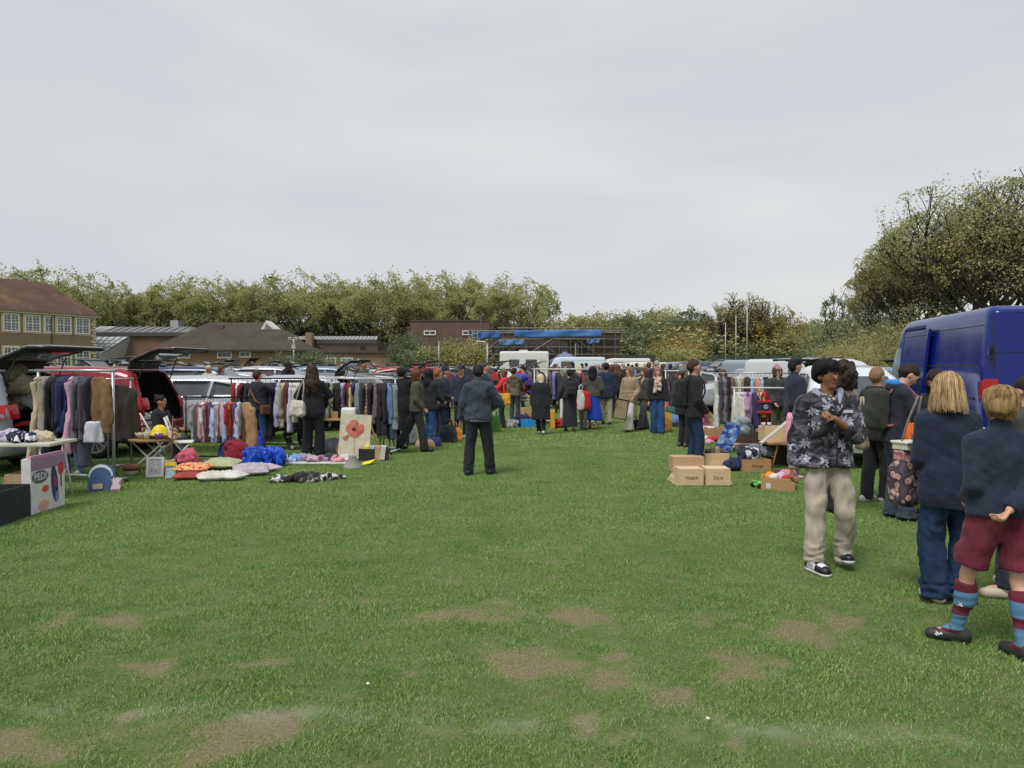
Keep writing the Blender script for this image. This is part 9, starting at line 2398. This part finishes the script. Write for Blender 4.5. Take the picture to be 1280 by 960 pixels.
# red and navy handbag on the lower rail
hb = bag((*P2(956, 15.25), .76), .26, .26, .08, c(44, 44, 66), 'navy handbag with red trim and white emblem hanging from the lower white rail', .2, .1, vox=.014, hcol=c(180, 40, 48))
MB().bb(-.132, .132, -.06, .06, .002, .06).build('red_trim', M(c(170, 36, 44), 'cloth'), hb, bev=.01); MB().bb(-.132, .132, -.052, .052, .215, .262).build('red_trim', M(c(170, 36, 44), 'cloth'), hb, bev=.01); ell(hb, 'emblem', M(c(206, 206, 210), 'cloth'), 0, .14, .045, .045, -.064, -.058); ell(hb, 'emblem', M(c(44, 44, 66), 'cloth'), 0, .14, .032, .032, -.067, -.0642); ell(hb, 'emblem', M(c(206, 206, 210), 'cloth'), 0, .135, .014, .024, -.069, -.0672)
# wooden boxes on cardboard
cb = [g(834, 600), g(846, 608), g(917, 607), g(905, 588), g(842, 588)]
tag(MB().prism(cb, .004, .012, 'xy').build('cardboard_sheet', M(c(184, 156, 118), 'card'), None), 'flattened cardboard sheet on the grass under the wooden wine boxes', 'cardboard')
xa, ya = g(865, 608); crate((xa - .01, ya + .17), .345, .34, .215, PINE, 'left of the two front wooden wine boxes, stamped in brown', 0.02, 'wine_box', 'wooden box', True, .012, marks='Vitahh')
xa, ya = g(897, 608); crate((xa + .015, ya + .17), .345, .34, .22, PINE, 'right of the two front wooden wine boxes, with a paw like stamp', -.03, 'wine_box', 'wooden box', True, .012, marks='Sd.ix')
xa, ya = g(862, 592); crate((xa - .02, ya + .14), .5, .3, .235, M(c(190, 158, 122), 'wood', scale=5, var=.16), 'plain wooden box behind the left front wine box', .02, 'wine_box', 'wooden box', True, .012)
xa, ya = g(896, 588); crate((xa, ya + .12), .40, .28, .24, PINE, 'wooden box carrying jars behind the right front wine box', 0, 'wine_box', 'wooden box', True, .012)
for k, (dx, cc_, hh) in enumerate([(-.13, c(60, 50, 44), .09), (-.05, c(110, 96, 76), .12), (.03, c(150, 140, 120), .13), (.11, c(84, 70, 60), .09), (.17, c(70, 60, 60), .06)]):
 tag(MB().lathe([(.01, 0), (.045, 0), (.05, hh * .3), (.045, hh * .7), (.03, hh), (.01, hh)], 14).build('jar', M(cc_, 'ceramic'), None, (xa + dx, ya + .10 + .03 * (k % 2), .254), smooth=True), '%s of the five dark jars standing on the wooden box' % ORD[k], 'jar')
# crate with ski clothes
xa, ya = g(941, 590); crate((xa + .05, ya + .12), .46, .3, .2, PINE2, 'wooden crate buried under navy and white ski clothes', .1, 'crate', 'wooden box', marks='Palotas')
heap(922, 0, 12.5, .34, .3, .26, c(36, 44, 78), 'navy sports bag with white edge left of the ski clothes', 111, 'bag', 'sports_bag', 0, vox=.014); heap(945, 0, 12.6, .74, .36, .22, blotch('ski_suit', [(0, c(40, 44, 62)), (.48, c(206, 206, 212)), (.66, c(70, 74, 90))], 4), 'navy, white and grey ski clothes heaped over the crate', 112, z0=.18, vox=.014)
heap(958, 0, 12.9, .5, .36, .2, c(104, 108, 120), 'grey coat heaped behind the white ski clothes', 113, z0=.2, vox=.016)
for (px, py, cc_, lab) in [(936, 586, c(60, 64, 66), 'dark trainer'), (943, 585, c(150, 170, 160), 'pale green trainer'), (950, 584, c(130, 150, 150), 'grey green trainer')]:
 x_, y_ = g(px, py); q = SDF((-.1, -.17, 0), (.1, .17, .12), .012); q.cap((0, -.08, .04), (0, .09, .03), .04, .035, k=.02); q.cap((0, -.08, .04), (0, -.07, .08), .035, k=.02); q.cut((0, 0, .004), (0, 0, -1)); tag(q.build('shoe', [M(cc_, 'cloth')], None, (x_, y_, 0), (0, 0, 1.2)), '%s lying on the grass before the ski clothes' % lab, 'shoe')
# green toy car
x_, y_ = g(953, 610); tc = thing('toy_car', 'lime green toy racing car with black wheels on the grass', 'toy car', (x_, y_ + .05, 0), -1.1)
q = SDF((-.1, -.16, .0), (.1, .16, .14), .008); q.cap((0, -.09, .05), (0, .11, .04), .035, .022, k=.02, sc=(1.4, 1, .8)); q.cap((0, -.03, .07), (0, .02, .065), .026, k=.02); q.box((0, -.12, .10), (.06, .014, .006), .004); q.box((0, -.11, .08), (.006, .01, .02), .003); q.build('body', [M(c(110, 206, 96), 'plastic', .3)], tc)
for sx in (-1, 1):
 for yy in (-.09, .08): tag(MB().lathe([(.034, -.018), (.036, 0), (.034, .018)], 14, (sx * .07, yy, .035), 0, 'x').build('wheel', RUB, tc), None)
# wooden box of toys
x_, y_ = g(975, 614); bx_t = crate((x_ + .05, y_ + .22), .44, .44, .17, PINE2, 'open wooden box full of bright toys beside the toy car', -.35, 'toy_box', 'wooden box'); MB().bb(-.15, -.09, -.2245, -.221, .03, .10).build('white_label', M(c(214, 214, 214), 'card'), bx_t)
for i, (dx, dy, r_, cc_, lab) in enumerate([(-.08, .08, .09, c(226, 140, 40), 'orange ball'), (.0, -.05, .075, c(206, 176, 190), 'pale pink soft toy'), (.10, .02, .08, c(206, 120, 140), 'pink soft toy'), (.13, .13, .075, c(214, 160, 60), 'orange yellow drum'), (-.10, -.10, .06, c(214, 206, 200), 'white soft toy'), (.04, .12, .07, c(60, 50, 60), 'dark toy'), (.05, -.13, .055, c(176, 50, 44), 'red toy')]):
 q = SDF((-.12,) * 3, (.12,) * 3, .011); q.sph((0, 0, 0), r_, 0, (1, .9, .85)); q.sph((r_ * .6, 0, r_ * .4), r_ * .5, .02) if i else None; q.disp(sines(i, 7, .006 if i else .001)); tag(q.build('toy', [M(cc_, 'cloth')], None, (x_ + .05 + dx, y_ + .22 + dy, .15 + .02 * (i % 3))), '%s in the open wooden toy box' % lab, 'toy')
# wooden table with crate and ramp
t = table((P2(985, 12.9)[0], 12.9), .78, .5, .44, PINE2, 'low wooden bench table carrying a crate beside the camouflage jacket', 0, legm=PINE2)
MB().bb(-.36, .36, .18, .2, .02, .40).build('back_panel', M(c(70, 52, 40), 'wood'), t)
crate((P2(971, 12.9)[0], 12.95), .46, .36, .25, PINE, 'wooden crate standing on the low bench table', .0, 'crate', 'wooden box', z0=.441)
tag(MB().bb(-.05, .05, -.46, .46, -.01, .01).build('plank', M(c(190, 182, 172), 'wood', var=.1), None, (P2(979, 12.5)[0], 12.55, .72), (.62, 0, -1.35)), 'whitewashed plank leaning across the wooden crate', 'plank')
for i, (px, cc_, lab) in enumerate([(962, c(206, 206, 204), 'small white pot on the corner of the crate'), (955, c(196, 196, 190), 'tiny white cup on the crate')]): pot(px, 12.85, .70, [(.01, 0), (.03, 0), (.035, .06), (.03, .06), (.01, .01)], cc_, lab, 'cup', 'cup')
# folding table by the van
table((P2(1190, 9.9)[0], 9.9), 1.3, .6, .74, CREAM, 'cream legged folding stall table between the shoppers and the blue van', .0)
table((P2(1158, 8.5)[0], 8.0), .5, .4, .70, CREAM, 'small cream legged table behind the floral tote', .1)
for i, (px, cc_, lab) in enumerate([(1218, c(196, 60, 90), 'pink and red'), (1226, c(214, 206, 206), 'white'), (1180, c(150, 120, 100), 'brown')]): heap(px, 0, 9.8, .36, .3, .2, cc_, '%s goods on the stall table before the blue van' % lab, 130 + i, 'stall goods', 'goods_pile', .74)
# pink hats on the heads of rails / mannequins near the right rails
